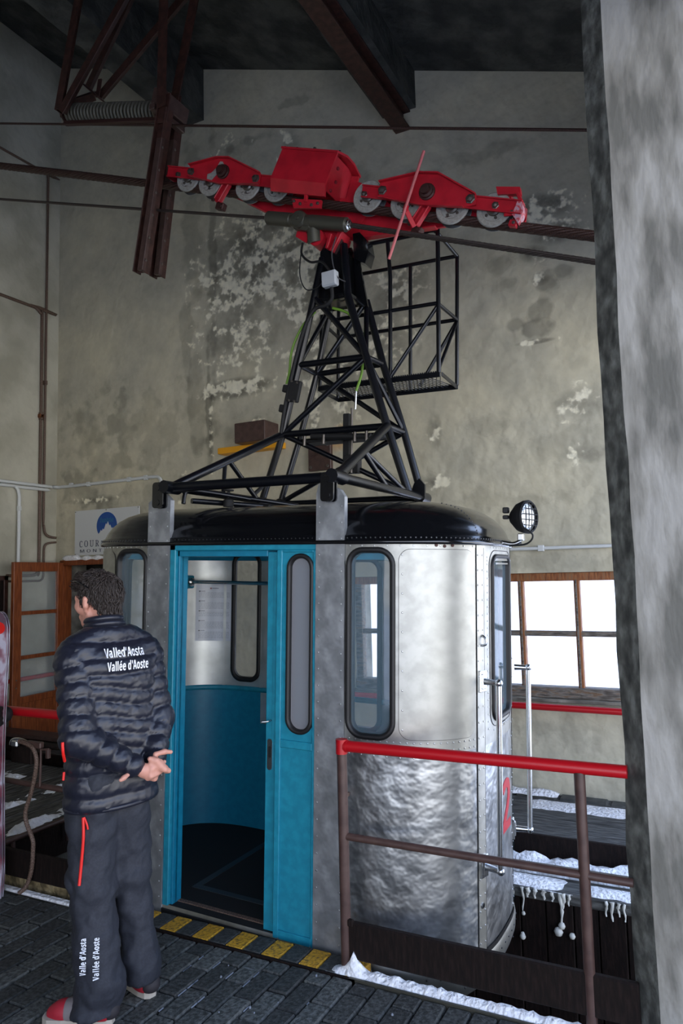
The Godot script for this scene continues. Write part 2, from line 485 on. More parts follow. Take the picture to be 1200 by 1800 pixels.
	for d in damp:
		var x0 := clampi(int((d[0] - d[2] * 1.6 + 6.8) * 200), 0, W - 1); var x1 := clampi(int((d[0] + d[2] * 1.6 + 6.8) * 200), 0, W - 1)
		var y0 := clampi(int((8.0 - d[1] - d[3] * 1.6) * 200), 0, H - 1); var y1 := clampi(int((8.0 - d[1] + d[3] * 1.6) * 200), 0, H - 1)
		for py in range(y0, y1 + 1):
			var v: float = (8.0 - py / 200.0 - d[1]) / d[3]
			for px in range(x0, x1 + 1):
				var u: float = (px / 200.0 - 6.8 - d[0]) / d[2]
				var i := py * W + px
				var f: float = sqrt(u * u + v * v) + d[6] * ((D[i] - 128) + (B[i] - 128) * 0.6) / 110.0
				var k := clampf((1.0 - f) / d[5], 0.0, 1.0)
				if k > 0.0:
					var edge := 1.0 - 0.10 * clampf(1.0 - absf(1.0 - f) / 0.09, 0.0, 1.0)
					tone[i] *= lerpf(1.0, d[4], k) * edge
	for b in bloom:
		var x0 := clampi(int((b[0] - b[2] * 1.7 + 6.8) * 200), 0, W - 1); var x1 := clampi(int((b[0] + b[2] * 1.7 + 6.8) * 200), 0, W - 1)
		var y0 := clampi(int((8.0 - b[1] - b[3] * 1.7) * 200), 0, H - 1); var y1 := clampi(int((8.0 - b[1] + b[3] * 1.7) * 200), 0, H - 1)
		for py in range(y0, y1 + 1):
			var v: float = (8.0 - py / 200.0 - b[1]) / b[3]
			for px in range(x0, x1 + 1):
				var u: float = (px / 200.0 - 6.8 - b[0]) / b[2]
				var f := u * u + v * v
				if f < 2.6:
					var i := py * W + px
					lime[i] = maxf(lime[i], (1.0 - f * 0.45) * b[4])
	for py in H:
		var wy := 8.0 - py / 200.0
		for px in W:
			var i := py * W + px
			var a := (A[i] - 128) / 128.0
			var b2 := (B[i] - 128) / 128.0
			var c := (C[i] - 128) / 128.0
			var L := 0.345 + 0.05 * a + 0.035 * b2 + 0.018 * c
			var t := tone[i]
			L *= t
			var warm := 0.018 + 0.03 * a
			if lime[i] > 0.0:
				# bare dark render shows where the skin has come off, bloom sits on the ridges
				var bare := clampf(lime[i] * 1.6 - 0.5, 0.0, 1.0)
				L *= lerpf(1.0, 0.62 + 0.30 * b2 + 0.12 * c, bare)
				var e := b2 * 0.62 + c * 0.62 + ((Rg[i] - 128) / 128.0) * 0.75 + lime[i] * 0.75 - 0.66
				var k := clampf(e * 2.4, 0.0, 1.0)
				L = lerpf(L, 0.56 + 0.08 * c, k)
				warm = lerpf(warm, 0.0, k)
			# hairline cracks
			var r := L * (1.03 + warm); var g := L * (1.0 + warm * 0.35); var bl := L * (0.93 - warm)
			var sr := pow(clampf(r * 1.46, 0.0, 1.0), 0.4545)
			var sg := pow(clampf(g * 1.42, 0.0, 1.0), 0.4545)
			var sb := pow(clampf(bl * 1.20, 0.0, 1.0), 0.4545)
			var rust := clampf(1.0 - Vector2((px / 200.0 - 6.8 + 3.05) / 0.30, (wy - 3.0) / 0.14).length() + 0.4 * b2, 0.0, 1.0)
			if rust > 0.0:
				sr = lerpf(sr, sr * 1.02, rust); sg = lerpf(sg, sg * 0.82, rust); sb = lerpf(sb, sb * 0.62, rust)
			out[i * 3] = int(sr * 255); out[i * 3 + 1] = int(sg * 255); out[i * 3 + 2] = int(sb * 255)
	return ImageTexture.create_from_image(Image.create_from_data(W, H, false, Image.FORMAT_RGB8, out))

func build_shell() -> void:
	# back wall with a window and a doorway, its plaster face on z = -5.97
	var wm := mat("plaster", Color.WHITE, 0.92)
	wm.albedo_texture = wall_texture()
	wm.normal_enabled = true
	var nt := noise(0.03, 111, 5)
	wm.normal_texture = noise_tex(nt, 1024, [], 4.0)
	wm.normal_scale = 0.5
	var st := mb()
	var face := func(x0: float, y0: float, x1: float, y1: float):
		for w in [[x0, y0], [x1, y0], [x1, y1], [x0, y0], [x1, y1], [x0, y1]]:
			pass
		var q := [Vector3(x0, y0, -5.97), Vector3(x1, y0, -5.97), Vector3(x1, y1, -5.97), Vector3(x0, y1, -5.97)]
		for k in [0, 2, 1, 0, 3, 2]:
			var p: Vector3 = q[k]
			st.set_uv(Vector2((p.x + 6.8) / 7.2, (8.0 - p.y) / 8.6))
			st.set_normal(Vector3.BACK)
			st.add_vertex(p)
		# reveals and the back of the masonry
		st.set_normal(Vector3.UP)
	var xs := [-6.735, -6.62, -5.72, -2.92, -0.03, 0.12]
	var D0 := 1.93
	face.call(xs[0], -2.2, xs[1], 8.4)
	face.call(xs[1], D0, xs[2], 8.4)
	face.call(xs[1], -2.2, xs[2], -0.3)
	face.call(xs[2], -2.2, xs[3], 8.4)
	face.call(xs[3], 1.69, xs[4], 8.4)
	face.call(xs[3], -2.2, xs[4], 0.69)
	face.call(xs[4], -2.2, xs[5], 8.4)
	st.generate_tangents()
	var wall := node_of("wall_back", st.commit(), wm)
	wall.set_meta("kind", "structure")
	var s2 := mb()
	var zz := -6.32
	for q in [[xs[0], -2.2, xs[1], 8.4], [xs[1], D0, xs[2], 8.4], [xs[1], -2.2, xs[2], -0.3], [xs[2], -2.2, xs[3], 8.4], [xs[3], 1.69, xs[4], 8.4], [xs[3], -2.2, xs[4], 0.69], [xs[4], -2.2, xs[5], 8.4]]:
		box2(s2, Vector3(q[0], q[1], zz), Vector3(q[2], q[3], -5.975), 0.0)
	var core := obj("masonry", s2, M.concrete, wall)
	core.set_meta("kind", "structure")
	# other walls, ceiling
	st = mb()
	box2(st, Vector3(-7.05, -2.2, -6.32), Vector3(-6.735, 8.6, 3.0), 0.0)
	struct("wall_left", st, M.concrete_left)
	st = mb()
	box2(st, Vector3(-7.05, -2.2, 2.7), Vector3(-2.2, 8.6, 3.0), 0.0)
	box2(st, Vector3(-2.2, 3.3, 2.7), Vector3(0.6, 8.6, 3.0), 0.0)  # low opening left under this piece, added to let daylight in
	struct("wall_front", st, M.concrete)
	st = mb()
	prism(st, PackedVector2Array([Vector2(-7.05, ceil_y(-7.05)), Vector2(2.0, ceil_y(2.0)), Vector2(2.0, ceil_y(2.0) + 0.3), Vector2(-7.05, ceil_y(-7.05) + 0.3)]), -6.32, 3.0)  # valley overhang added past the opening to shade the upper wall
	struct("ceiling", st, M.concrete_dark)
	# concrete ribs under the ceiling, the middle one on a steel joist
	var rib := func(x0: float, x1: float, drop: float):
		var s := mb()
		prism(s, PackedVector2Array([Vector2(x0, ceil_y(x0) + 0.05), Vector2(x0, ceil_y(x1) - drop), Vector2(x1, ceil_y(x1) - drop), Vector2(x1, ceil_y(x1) + 0.05)]), -5.97, 2.7)
		return s
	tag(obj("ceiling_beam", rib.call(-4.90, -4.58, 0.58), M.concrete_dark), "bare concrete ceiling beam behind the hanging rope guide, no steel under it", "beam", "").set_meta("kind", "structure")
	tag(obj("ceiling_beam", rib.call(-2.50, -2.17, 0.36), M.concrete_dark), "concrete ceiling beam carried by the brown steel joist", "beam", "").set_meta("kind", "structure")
	st = mb()
	var jy := 5.78
	cbox(st, Vector3(-2.30, jy, -1.7), Vector3(0.15, 0.018, 8.54), 0.003)
	cbox(st, Vector3(-2.30, jy + 0.17, -1.7), Vector3(0.15, 0.018, 8.54), 0.003)
	cbox(st, Vector3(-2.30, jy + 0.085, -1.7), Vector3(0.014, 0.16, 8.54), 0.0)
	tag(obj("steel_joist", st, M.brown_steel), "brown steel joist running under the concrete ceiling beam towards the platform", "joist")
	# pillar between platform and valley opening: lit broad face, chamfered left edge coloured dark as shade
	st = mb()
	var pil := PackedVector2Array([Vector2(-0.262, 2.90), Vector2(0.12, 2.885), Vector2(0.12, 3.30), Vector2(-0.348, 3.30), Vector2(-0.348, 2.99)])
	var ring := []
	var segs := 44
	var nn := noise(1.6, 120, 4)
	for j in segs + 1:
		var y := -2.2 + (7.9) * j / segs
		var row := []
		for p in pil:
			var wob := nn.get_noise_2d(p.x * 40.0, y * 3.0) * 0.012
			row.append(Vector3(p.x + wob, y, -p.y + nn.get_noise_2d(p.y * 40.0 + 9.0, y * 3.0) * 0.008))
		ring.append(row)
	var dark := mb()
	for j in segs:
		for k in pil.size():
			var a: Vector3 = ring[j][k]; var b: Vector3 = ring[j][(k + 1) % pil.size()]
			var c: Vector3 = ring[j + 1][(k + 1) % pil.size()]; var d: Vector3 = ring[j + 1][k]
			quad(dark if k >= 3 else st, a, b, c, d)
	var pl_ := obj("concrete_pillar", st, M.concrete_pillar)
	tag(pl_, "rough board-marked concrete pillar with shade coloured into its chamfered edge where the red railing ends", "pillar")
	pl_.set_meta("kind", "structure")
	obj("chamfer", dark, M.concrete_edge_shaded, pl_)

func build_outside() -> void:
	# snow slope round the station: flat apron, rising bank behind the window, falling away on the valley side
	var n := noise(0.05, 131, 4)
	var st := mb()
	st.set_smooth_group(1)
	var hgt := func(x: float, z: float) -> float:
		if x > -7.3 and x < 0.9 and z > -6.5 and z < 3.2:
			return -2.6
		var h := -1.6 + n.get_noise_2d(x, z) * 0.8
		h -= 0.34 * maxf(0.0, x - 1.5)
		if z < -6.5:
			h += 0.9 + 0.26 * maxf(0.0, -z - 9.0) + 0.02 * maxf(0.0, -z - 14.0) * (1.0 + n.get_noise_2d(x * 0.4, 3.0) * 2.0)
		if x < -7.3:
			h += 0.3 * (-7.3 - x)
		return h
	var xs := []
	var v := -60.0
	while v <= 80.0:
		xs.append(v); v += 0.8 if v > -12 and v < 12 else 3.0
	var zs := []
	v = -70.0
	while v <= 50.0:
		zs.append(v); v += 0.8 if v > -24 and v < 8 else 3.0
	for i in xs.size() - 1:
		for j in zs.size() - 1:
			var P := func(a: int, b: int) -> Vector3: return Vector3(xs[a], hgt.call(xs[a], zs[b]), zs[b])
			quad(st, P.call(i, j + 1), P.call(i + 1, j + 1), P.call(i + 1, j), P.call(i, j))
	var o := obj("snow_field", st, M.snow)
	tag(o, "sunlit snow slope outside, seen through the wooden window", "snow")
	stuff(o)

func build_platform() -> void:
	var ap := mb()
	box2(ap, Vector3(0.6, -2.6, -7.5), Vector3(9.0, -1.75, 4.0), 0.0)  # unseen dark apron, added to cut light bounced up from the snow
	struct("floor_004", ap, M.concrete_dark)
	ap = mb()
	box2(ap, Vector3(0.3, 3.85, -6.32), Vector3(0.6, 5.6, 3.0), 0.0)  # unseen lintel, hung low to keep the top of the back wall dark
	struct("shade_trim_2", ap, M.concrete_dark)
	var st := mb()
	box2(st, Vector3(-7.0, -2.4, -2.875), Vector3(0.6, -0.028, 2.75), 0.0)
	var fl := struct("floor", st, M.joint)
	# grey concrete pavers in rows running away from the edge
	var shapes := []
	for i in 4:
		var s := mb()
		cbox(s, Vector3.ZERO, Vector3(0.095 - 0.002 * (i % 2), 0.05, 0.202), 0.006)
		s.generate_normals()
		shapes.append(s.commit())
	var far := mb()
	var row := 0
	var x := 0.55
	while x > -6.9:
		var off := 0.105 if row % 2 else 0.0
		off += rng.randf_range(-0.012, 0.012)
		var z := -2.885 + 0.105 + off - (0.21 if off > 0.05 else 0.0)
		while z < 2.7:
			var zc := z
			var len := 0.202
			if zc - 0.101 < -2.872:
				var z1 := zc + 0.101
				len = z1 + 2.872
				zc = (-2.872 + z1) * 0.5
			if len > 0.03:
				var yy := -0.025 + rng.randf_range(-0.0035, 0.0025)
				# the pavers near enough to pick apart, inside the picture
				var fwd := -zc * 0.8916 - x * 0.4528
				var lat := x * 0.8916 - zc * -0.4528
				lat = x * 0.8916 + (-zc) * 0.4528
				var u := 600.0 + 1275.0 * lat / maxf(fwd, 0.1)
				var vv := 1010.0 + 1275.0 * 1.7 / maxf(fwd, 0.1)
				if fwd > 0.5 and u > -60 and u < 1220 and vv < 1880:
					var k := rng.randi() % 4
					var o := node_of("paver", shapes[k], M["paver%d" % (rng.randi() % 4)], fl)
					var hidden := (x < -2.52 or x > -1.5) or zc > -2.5
					o.position = Vector3(x, yy, zc)
					o.scale = Vector3(1, 1, len / 0.202)
					o.rotation = Vector3(rng.randf_range(-0.012, 0.012), rng.randf_range(-0.012, 0.012), rng.randf_range(-0.02, 0.02))
				elif zc < 1.2:
					cbox(far, Vector3(x, yy, zc), Vector3(0.094, 0.05, len), 0.0)
				else:
					cbox(far, Vector3(x, yy, zc), Vector3(0.094, 0.05, len), 0.0)
			z += 0.21
		row += 1
		x -= 0.1027
	stuff(obj("pavers_beyond", far, M.paver1, fl))
	# steel edge strip and the hazard pavers in front of the cabin door
	st = mb()
	box2(st, Vector3(-2.62, -0.05, -2.889), Vector3(-1.45, 0.004, -2.877), 0.001)
	obj("edge_strip", st, M.brown_board, fl)
	st = mb()
	box2(st, Vector3(-1.48, -0.05, -2.889), Vector3(0.3, 0.006, -2.877), 0.001)
	obj("edge_strip", st, M.olive_steel, fl)
	st = mb()
	box2(st, Vector3(-2.75, -2.4, -3.045), Vector3(-1.45, -0.03, -2.876), 0.0)
	obj("edge_beam", st, M.joint, fl)
	for k in 14:
		var s := mb()
		var xc := -2.675 + 0.0985 * k
		if xc > -1.49: break
		cbox(s, Vector3(xc, -0.02, -2.962), Vector3(0.094, 0.05, 0.142), 0.005)
		var o := obj("hazard_paver", s, M.paver_yellow if k % 2 == 0 else M.paver0, fl)
		if k % 2 == 0: o.set_meta("label", "yellow painted paver")
	# packed snow in some joints
	st = mb()
	for k in 60:
		var px := rng.randf_range(-2.2, -0.8); var pz := rng.randf_range(-2.86, -2.25)
		px = 0.55 - 0.1027 * round((0.55 - px) / 0.1027 - 0.5) - 0.051
		if px > -1.2 - (pz + 2.86) * 1.4: continue
		var l := rng.randf_range(0.015, 0.06)
		if k % 4 == 0: cbox(st, Vector3(px + 0.05, -0.006, pz), Vector3(rng.randf_range(0.02, 0.06), 0.006, 0.006), 0.0025)
		else: cbox(st, Vector3(px, -0.006, pz), Vector3(0.0065, 0.006, l), 0.0025)
	for k in 10:
		ball(st, Vector3(rng.randf_range(-2.1, -1.1), 0.002, rng.randf_range(-2.85, -2.35)), rng.randf_range(0.003, 0.007), 6)
	var cr := obj("snow_crumbs", st, M.slush)
	tag(cr, "crumbs of snow left in the joints between the dark pavers", "snow")
	stuff(cr)
	# drift of snow along the platform edge below the railing
	var dn := noise(3.0, 140, 3)
	st = mb()
	st.set_smooth_group(1)
	var N := 90
	var K := 8
	var prof := func(i: int, k: int) -> Vector3:
		var t := float(i) / N
		var px := lerpf(-1.60, 0.25, t)
		var a := float(k) / K
		var hh: float = (0.022 + 0.014 * dn.get_noise_1d(px * 6.0) + 0.012 * dn.get_noise_1d(px * 17.0)) * smoothstep(0.0, 0.05, t)
		hh += 0.075 * exp(-pow((px + 1.475) / 0.022, 2.0))
		var w0 := -2.892 + 0.005 * dn.get_noise_1d(px * 20.0 + 50.0)
		var w1: float = lerpf(-2.965, -2.945, t)
		return Vector3(px, 0.002 + hh * sin(PI * clampf(a * 1.0 + 0.0, 0, 1)), lerpf(w0, w1, a) )
	for i in N:
		for k in K:
			quad(st, prof.call(i, k), prof.call(i + 1, k), prof.call(i + 1, k + 1), prof.call(i, k + 1))
	var dr := obj("snow_drift", st, M.snow)
	tag(dr, "low ridge of snow along the platform edge under the right-hand railing", "snow")
	stuff(dr)

func build_bay() -> void:
	# pit under the cabin, far bank of dark boards, snow-covered ledges and the walkway along the back wall
	var st := mb()
	box2(st, Vector3(-4.35, -2.4, -4.45), Vector3(0.6, -1.55, -2.87), 0.0)
	struct("floor_001", st, M.concrete_dark)
	st = mb()
	box2(st, Vector3(-1.45, -2.4, -2.95), Vector3(0.6, -0.03, -2.874), 0.0)
	struct("trim_1", st, M.concrete_dark)
	st = mb()
	box2(st, Vector3(-6.735, -2.4, -5.97), Vector3(0.6, -0.20, -4.43), 0.0)
	var wk := struct("floor_002", st, M.wood_grey)
	# vertical boards of the far side of the pit
	var x := -4.3
	var i := 0
	while x < 0.55:
		var s := mb()
		var w := 0.135 + 0.01 * (i % 3)
		cbox(s, Vector3(x + w / 2, -0.95, -4.405 + 0.004 * (i % 2)), Vector3(w - 0.006, 1.62, 0.03), 0.004)
		obj("board", s, M.brown_board, wk)
		x += w
		i += 1
	st = mb()
	box2(st, Vector3(-4.3, -0.19, -4.60), Vector3(0.55, -0.125, -4.385), 0.008)
	obj("top_plank", st, M.wood_grey, wk)
	st = mb()
	tube(st, [Vector3(-4.3, -0.085, -4.60), Vector3(0.55, -0.085, -4.60)], 0.026, 12)
	obj("edge_pipe", st, M.olive_steel, wk)
	# brown channel and walkway boards
	st = mb()
	box2(st, Vector3(-6.7, -0.20, -5.03), Vector3(0.55, -0.035, -5.0), 0.004)
	obj("channel", st, M.brown_board, wk)
	for k in 5:
		st = mb()
		box2(st, Vector3(-6.7, -0.10, -5.03 - 0.19 * k), Vector3(0.55, -0.045 - 0.004 * (k % 2), -5.03 - 0.19 * k - 0.184), 0.005)
		obj("plank", st, M.wood_grey, wk)
	# rough stone kerb at the wall foot
	var xs := [-2.9, -2.4, -1.95, -1.50, -1.17, -0.80, -0.55, -0.2, 0.3]
	for k in xs.size() - 1:
		st = mb()
		cbox(st, Vector3((xs[k] + xs[k + 1]) / 2, -0.06 - 0.006 * (k % 3), -5.90), Vector3(xs[k + 1] - xs[k] - 0.012, 0.07, 0.13), 0.014, Basis(Vector3.UP, 0.02 * (k % 3 - 1)))
		obj("kerb_stone", st, M.concrete_dark, wk)
	# snow lying on the ledges
	var dn := noise(2.5, 150, 4)
	var bank := func(x0: float, x1: float, z0: float, z1: float, y0: float, h: float, seed_: float, called: String, label: String):
		var s := mb()
		s.set_smooth_group(1)
		var N := int((x1 - x0) / 0.03)
		var K := 9
		var P := func(a: int, k: int) -> Vector3:
			var t := float(a) / N
			var px := lerpf(x0, x1, t)
			var q := float(k) / K
			var endf := smoothstep(0.0, 0.08, t) * smoothstep(0.0, 0.08, 1.0 - t)
			var hh: float = h * (0.75 + 0.6 * dn.get_noise_2d(px * 1.6 + seed_, q * 0.8)) * endf
			var sh := pow(sin(PI * q), 0.45)
			var zz: float = lerpf(z0 + 0.02 * dn.get_noise_1d(px * 4.0 + seed_), z1, q)
			return Vector3(px, y0 + maxf(hh, 0.0) * sh, zz)
		for a in N:
			for k in K:
				quad(s, P.call(a, k), P.call(a + 1, k), P.call(a + 1, k + 1), P.call(a, k + 1))
		var o := obj(called, s, M.snow)
		tag(o, label, "snow")
		stuff(o)
	bank.call(-4.2, 0.5, -4.64, -4.99, -0.20, 0.115, 0.0, "snow_bank", "thick white snow bank lying between the grey pipe and the brown channel")
	bank.call(-3.4, -0.82, -4.39, -4.585, -0.128, 0.022, 5.0, "snow_bank", "thin crusted snow on the dark top plank, left of the railing post")
	bank.call(-0.80, 0.4, -4.40, -4.56, -0.128, 0.02, 9.0, "snow_bank", "thin crusted snow on the dark top plank, right of the railing post")
	bank.call(-1.75, -1.17, -5.83, -5.95, -0.028, 0.035, 14.0, "snow_bank", "small smooth snow patch on the kerb at the foot of the wall")
	bank.call(-1.35, -0.60, -5.55, -5.82, -0.05, 0.016, 24.0, "snow_bank", "dusting of snow on the grey walkway boards below the kerb")
	# frozen drips hanging from the plank
	st = mb()
	for d in [[-1.31, 0.05, 0.012], [-1.235, 0.09, 0.016], [-1.21, 0.11, 0.010], [-1.16, 0.06, 0.018], [-1.10, 0.13, 0.012], [-1.07, 0.05, 0.02], [-1.03, 0.05, 0.018], [-0.98, 0.05, 0.02], [-0.93, 0.05, 0.016], [-0.885, 0.20, 0.018], [-0.87, 0.08, 0.02], [-0.84, 0.06, 0.014], [-0.64, 0.08, 0.014], [-0.61, 0.10, 0.016], [-0.575, 0.07, 0.014], [-0.545, 0.09, 0.012]]:
		var pts := []
		var rr := []
		for k in 7:
			var t := k / 6.0
			pts.append(Vector3(d[0] + 0.004 * sin(k * 1.1 + d[0] * 30.0), -0.125 - d[1] * t, -4.376 + 0.004 * sin(k * 1.3)))
			rr.append(d[2] * 0.8 * (1.0 - 0.6 * t) * (0.85 + 0.25 * sin(k * 2.7 + d[0] * 50.0)))
		tube(st, pts, rr, 7)
	for b in [[-0.905, -0.335, 0.026], [-0.83, -0.345, 0.018], [-0.885, -0.30, 0.02], [-1.11, -0.40, 0.018], [-1.11, -0.385, 0.012], [-1.285, -0.235, 0.016], [-1.10, -0.27, 0.012]]:
		ball(st, Vector3(b[0], b[1], -4.374), b[2], 8)
	var ic := obj("frozen_drips", st, M.ice)
	tag(ic, "lumpy frozen snow drips hanging down the dark boards across the pit", "snow")
	stuff(ic)

# ------------------------------------------------------------------ cabin: plan curve
var PT := PackedFloat32Array()      # curve parameter of each table entry (signed quarter angle)
var PS := PackedFloat32Array()      # arc length
var PERIM := 0.0
const CX := 0.6
const CA := 0.6
const CB := 0.585
const CN := 2.8

func plan_raw(u: float, off: float) -> Vector2:      # u in 0..4, one quarter per unit; 0 = front middle, 1 = right end
	var q := int(floor(u)) % 4
	var f = u - floor(u)
	if q % 2 == 1: f = 1.0 - f
	var a := CA + off; var b := CB + off
	var x: float; var z: float
	if f < 0.3:
		x = CX * f / 0.3; z = b
	else:
		var t = (f - 0.3) / 0.7 * PI / 2
		x = CX + a * pow(sin(t), 2.0 / CN); z = b * pow(maxf(cos(t), 0.0), 2.0 / CN)
	if q == 1 or q == 2: z = -z
	if q >= 2: x = -x
	return Vector2(x, z)

func plan_table() -> void:
	var n := 4 * 600
	var prev := plan_raw(0, 0)
	var s := 0.0
	for i in n + 1:
		var u := 4.0 * i / n
		var p := plan_raw(fmod(u, 4.0), 0)
		s += p.distance_to(prev)
		prev = p
		PT.append(u); PS.append(s)
	PERIM = s

func pl_u(s: float) -> float:
	s = fposmod(s, PERIM)
	var lo := 0; var hi := PS.size() - 1
	while hi - lo > 1:
		var m := (lo + hi) / 2
		if PS[m] <= s: lo = m
		else: hi = m
	var d := PS[hi] - PS[lo]
	return PT[lo] + (PT[hi] - PT[lo]) * ((s - PS[lo]) / d if d > 1e-9 else 0.0)

func pl(s: float, y: float, off := 0.0) -> Vector3:
	var p := plan_raw(fmod(pl_u(s), 4.0), off)
	return Vector3(p.x, y, p.y)

func pl_n(s: float) -> Vector3:
	var a := pl(s - 0.004, 0); var b := pl(s + 0.004, 0)
	var t := (b - a).normalized()
	return Vector3(-t.z, 0, t.x) * -1.0 if Vector3(-t.z, 0, t.x).dot(a - Vector3(clampf(a.x, -CX, CX), 0, 0)) < 0 else Vector3(-t.z, 0, t.x)

func rr_sdf(p: Vector2, h: Array) -> float:      # hole [s0, y0, s1, y1, r]
	var c := Vector2((h[0] + h[2]) / 2, (h[1] + h[3]) / 2)
	var q := (p - c).abs() - Vector2((h[2] - h[0]) / 2 - h[4], (h[3] - h[1]) / 2 - h[4])
	return Vector2(maxf(q.x, 0), maxf(q.y, 0)).length() + minf(maxf(q.x, q.y), 0.0) - h[4]

func rr_loop(h: Array, n := 10, k := 6) -> Array:    # dense loop round a rounded rectangle, points (s, y)
	var raw := round_rect(h[0], h[1], h[2], h[3], h[4], n)
	var out := []
	for i in raw.size():
		var a: Vector2 = raw[i]; var b: Vector2 = raw[(i + 1) % raw.size()]
		var m := maxi(1, int(ceil(a.distance_to(b) / 0.06)))
		for j in m: out.append(a.lerp(b, float(j) / m))
	return out

func skin(st: SurfaceTool, s0: float, s1: float, y0: float, y1: float, off: float, hole: Array = [], flip := false) -> void:
	st.set_smooth_group(1)
	var put := func(a: Vector2, b: Vector2, c: Vector2, d: Vector2):
		var A := pl(a.x, a.y, off); var B := pl(b.x, b.y, off); var C := pl(c.x, c.y, off); var D := pl(d.x, d.y, off)
		if flip: quad(st, D, C, B, A)
		else: quad(st, A, B, C, D)
	if hole.is_empty():
		var n := maxi(1, int(ceil((s1 - s0) / 0.03)))
		for i in n:
			var a := lerpf(s0, s1, float(i) / n); var b := lerpf(s0, s1, float(i + 1) / n)
			put.call(Vector2(a, y0), Vector2(b, y0), Vector2(b, y1), Vector2(a, y1))
		return
	# side strips
	var ml: float = minf(0.03, hole[0] - s0)
	var mr: float = minf(0.03, s1 - hole[2])
	if hole[0] - ml - s0 > 0.001: skin(st, s0, hole[0] - ml, y0, y1, off, [], flip)
	if s1 - hole[2] - mr > 0.001: skin(st, hole[2] + mr, s1, y0, y1, off, [], flip)
	st.set_smooth_group(1)
	var loop := rr_loop(hole, 8)
	var c := Vector2((hole[0] + hole[2]) / 2, (hole[1] + hole[3]) / 2)
	var lo := Vector2(hole[0] - ml, y0); var hi := Vector2(hole[2] + mr, y1)
	var outer := []
	for p in loop:
		var q: Vector2 = p
		var d := (q - c)
		var tx := INF
		if absf(d.x) > 1e-6: tx = ((hi.x if d.x > 0 else lo.x) - c.x) / d.x
		var ty := INF
		if absf(d.y) > 1e-6: ty = ((hi.y if d.y > 0 else lo.y) - c.y) / d.y
		outer.append(c + d * minf(tx, ty))
	var N := loop.size()
	for i in N:
		var j := (i + 1) % N
		var a: Vector2 = outer[i]; var b: Vector2 = outer[j]
		var li: Vector2 = loop[i]; var lj: Vector2 = loop[j]
		var K := 4
		for k in K:
			var t0 := float(k) / K; var t1 := float(k + 1) / K
			put.call(a.lerp(li, t0), b.lerp(lj, t0), b.lerp(lj, t1), a.lerp(li, t1))
		# fill the corner that the outer chord cuts off
		var ca := Vector2(a.x, b.y); var cb := Vector2(b.x, a.y)
		for cc in [ca, cb]:
			if (absf(cc.x - lo.x) < 1e-5 or absf(cc.x - hi.x) < 1e-5) and (absf(cc.y - lo.y) < 1e-5 or absf(cc.y - hi.y) < 1e-5) and cc.distance_to(a) > 1e-5 and cc.distance_to(b) > 1e-5:
				var A := pl(a.x, a.y, off); var B := pl(cc.x, cc.y, off); var C := pl(b.x, b.y, off)
				if flip: tri(st, C, B, A)
				else: tri(st, A, B, C)

func pane_fill(st: SurfaceTool, h: Array, off: float) -> void:
	st.set_smooth_group(1)
	var loop := rr_loop(h, 8)
	var c := Vector2((h[0] + h[2]) / 2, (h[1] + h[3]) / 2)
	var N := loop.size()
	for i in N:
		var p: Vector2 = loop[i]; var q: Vector2 = loop[(i + 1) % N]
		var K := 4
		for k in K:
			var t0 := float(k) / K; var t1 := float(k + 1) / K
			var a := c.lerp(p, t0); var b := c.lerp(p, t1); var d := c.lerp(q, t1); var e := c.lerp(q, t0)
			if k == 0: tri(st, pl(a.x, a.y, off), pl(b.x, b.y, off), pl(d.x, d.y, off))
			else: quad(st, pl(a.x, a.y, off), pl(b.x, b.y, off), pl(d.x, d.y, off), pl(e.x, e.y, off))

func gasket(st: SurfaceTool, h: Array, wid: float, dep: float, off: float) -> void:     # rubber frame: half-round outside, reaching through the wall
	var loop := rr_loop(h, 8)
	var c := Vector2((h[0] + h[2]) / 2, (h[1] + h[3]) / 2)
	var N := loop.size()
	var prof := [[0.0, -dep - 0.008], [-wid * 1.2, -dep - 0.004], [-wid, -dep + 0.01], [-wid, 0.002], [-wid * 0.7, 0.010], [0.0, 0.013], [wid * 0.7, 0.010], [wid, 0.002], [wid, -dep + 0.01], [wid * 1.2, -dep - 0.004], [0.0, -dep - 0.008]]
	var rows := []
	for i in N:
		var p: Vector2 = loop[i]
		var t: Vector2 = (loop[(i + 1) % N] - loop[(i + N - 1) % N]).normalized()
		var nn := Vector2(t.y, -t.x)
		var row := []
		for w in prof:
			var q: Vector2 = p + nn * w[0]
			row.append(pl(q.x, q.y, off + w[1]))
		rows.append(row)
	st.set_smooth_group(1)
	for i in N:
		for k in prof.size() - 1:
			quad(st, rows[i][k], rows[i][k + 1], rows[(i + 1) % N][k + 1], rows[(i + 1) % N][k])

func ring_loft(st: SurfaceTool, prof: Array, x0 := 0.0, x1 := -1.0, n := 240) -> void:     # profile [off, y] round the whole plan
	st.set_smooth_group(1)
	if x1 < x0: x1 = PERIM
	for k in prof.size() - 1:
		for i in n:
			var s0 := lerpf(x0, x1, float(i) / n); var s1 := lerpf(x0, x1, float(i + 1) / n)
			quad(st, pl(s0, prof[k][1], prof[k][0]), pl(s1, prof[k][1], prof[k][0]), pl(s1, prof[k + 1][1], prof[k + 1][0]), pl(s0, prof[k + 1][1], prof[k + 1][0]))

func text_mesh(txt: String, size: float, depth := 0.002, bold := true, serif := false) -> ArrayMesh:
	var tm := TextMesh.new()
	var f := SystemFont.new()
	f.font_names = PackedStringArray(["Droid Serif" if serif else "Droid Sans"])
	f.font_weight = 700 if bold else 400
	tm.font = f
	tm.text = txt
	tm.font_size = 64
	tm.pixel_size = size / 46.0          # cap height close to size
	tm.depth = depth
	tm.curve_step = 1.0
	var am := ArrayMesh.new()
	am.add_surface_from_arrays(Mesh.PRIMITIVE_TRIANGLES, tm.get_mesh_arrays())
	return am

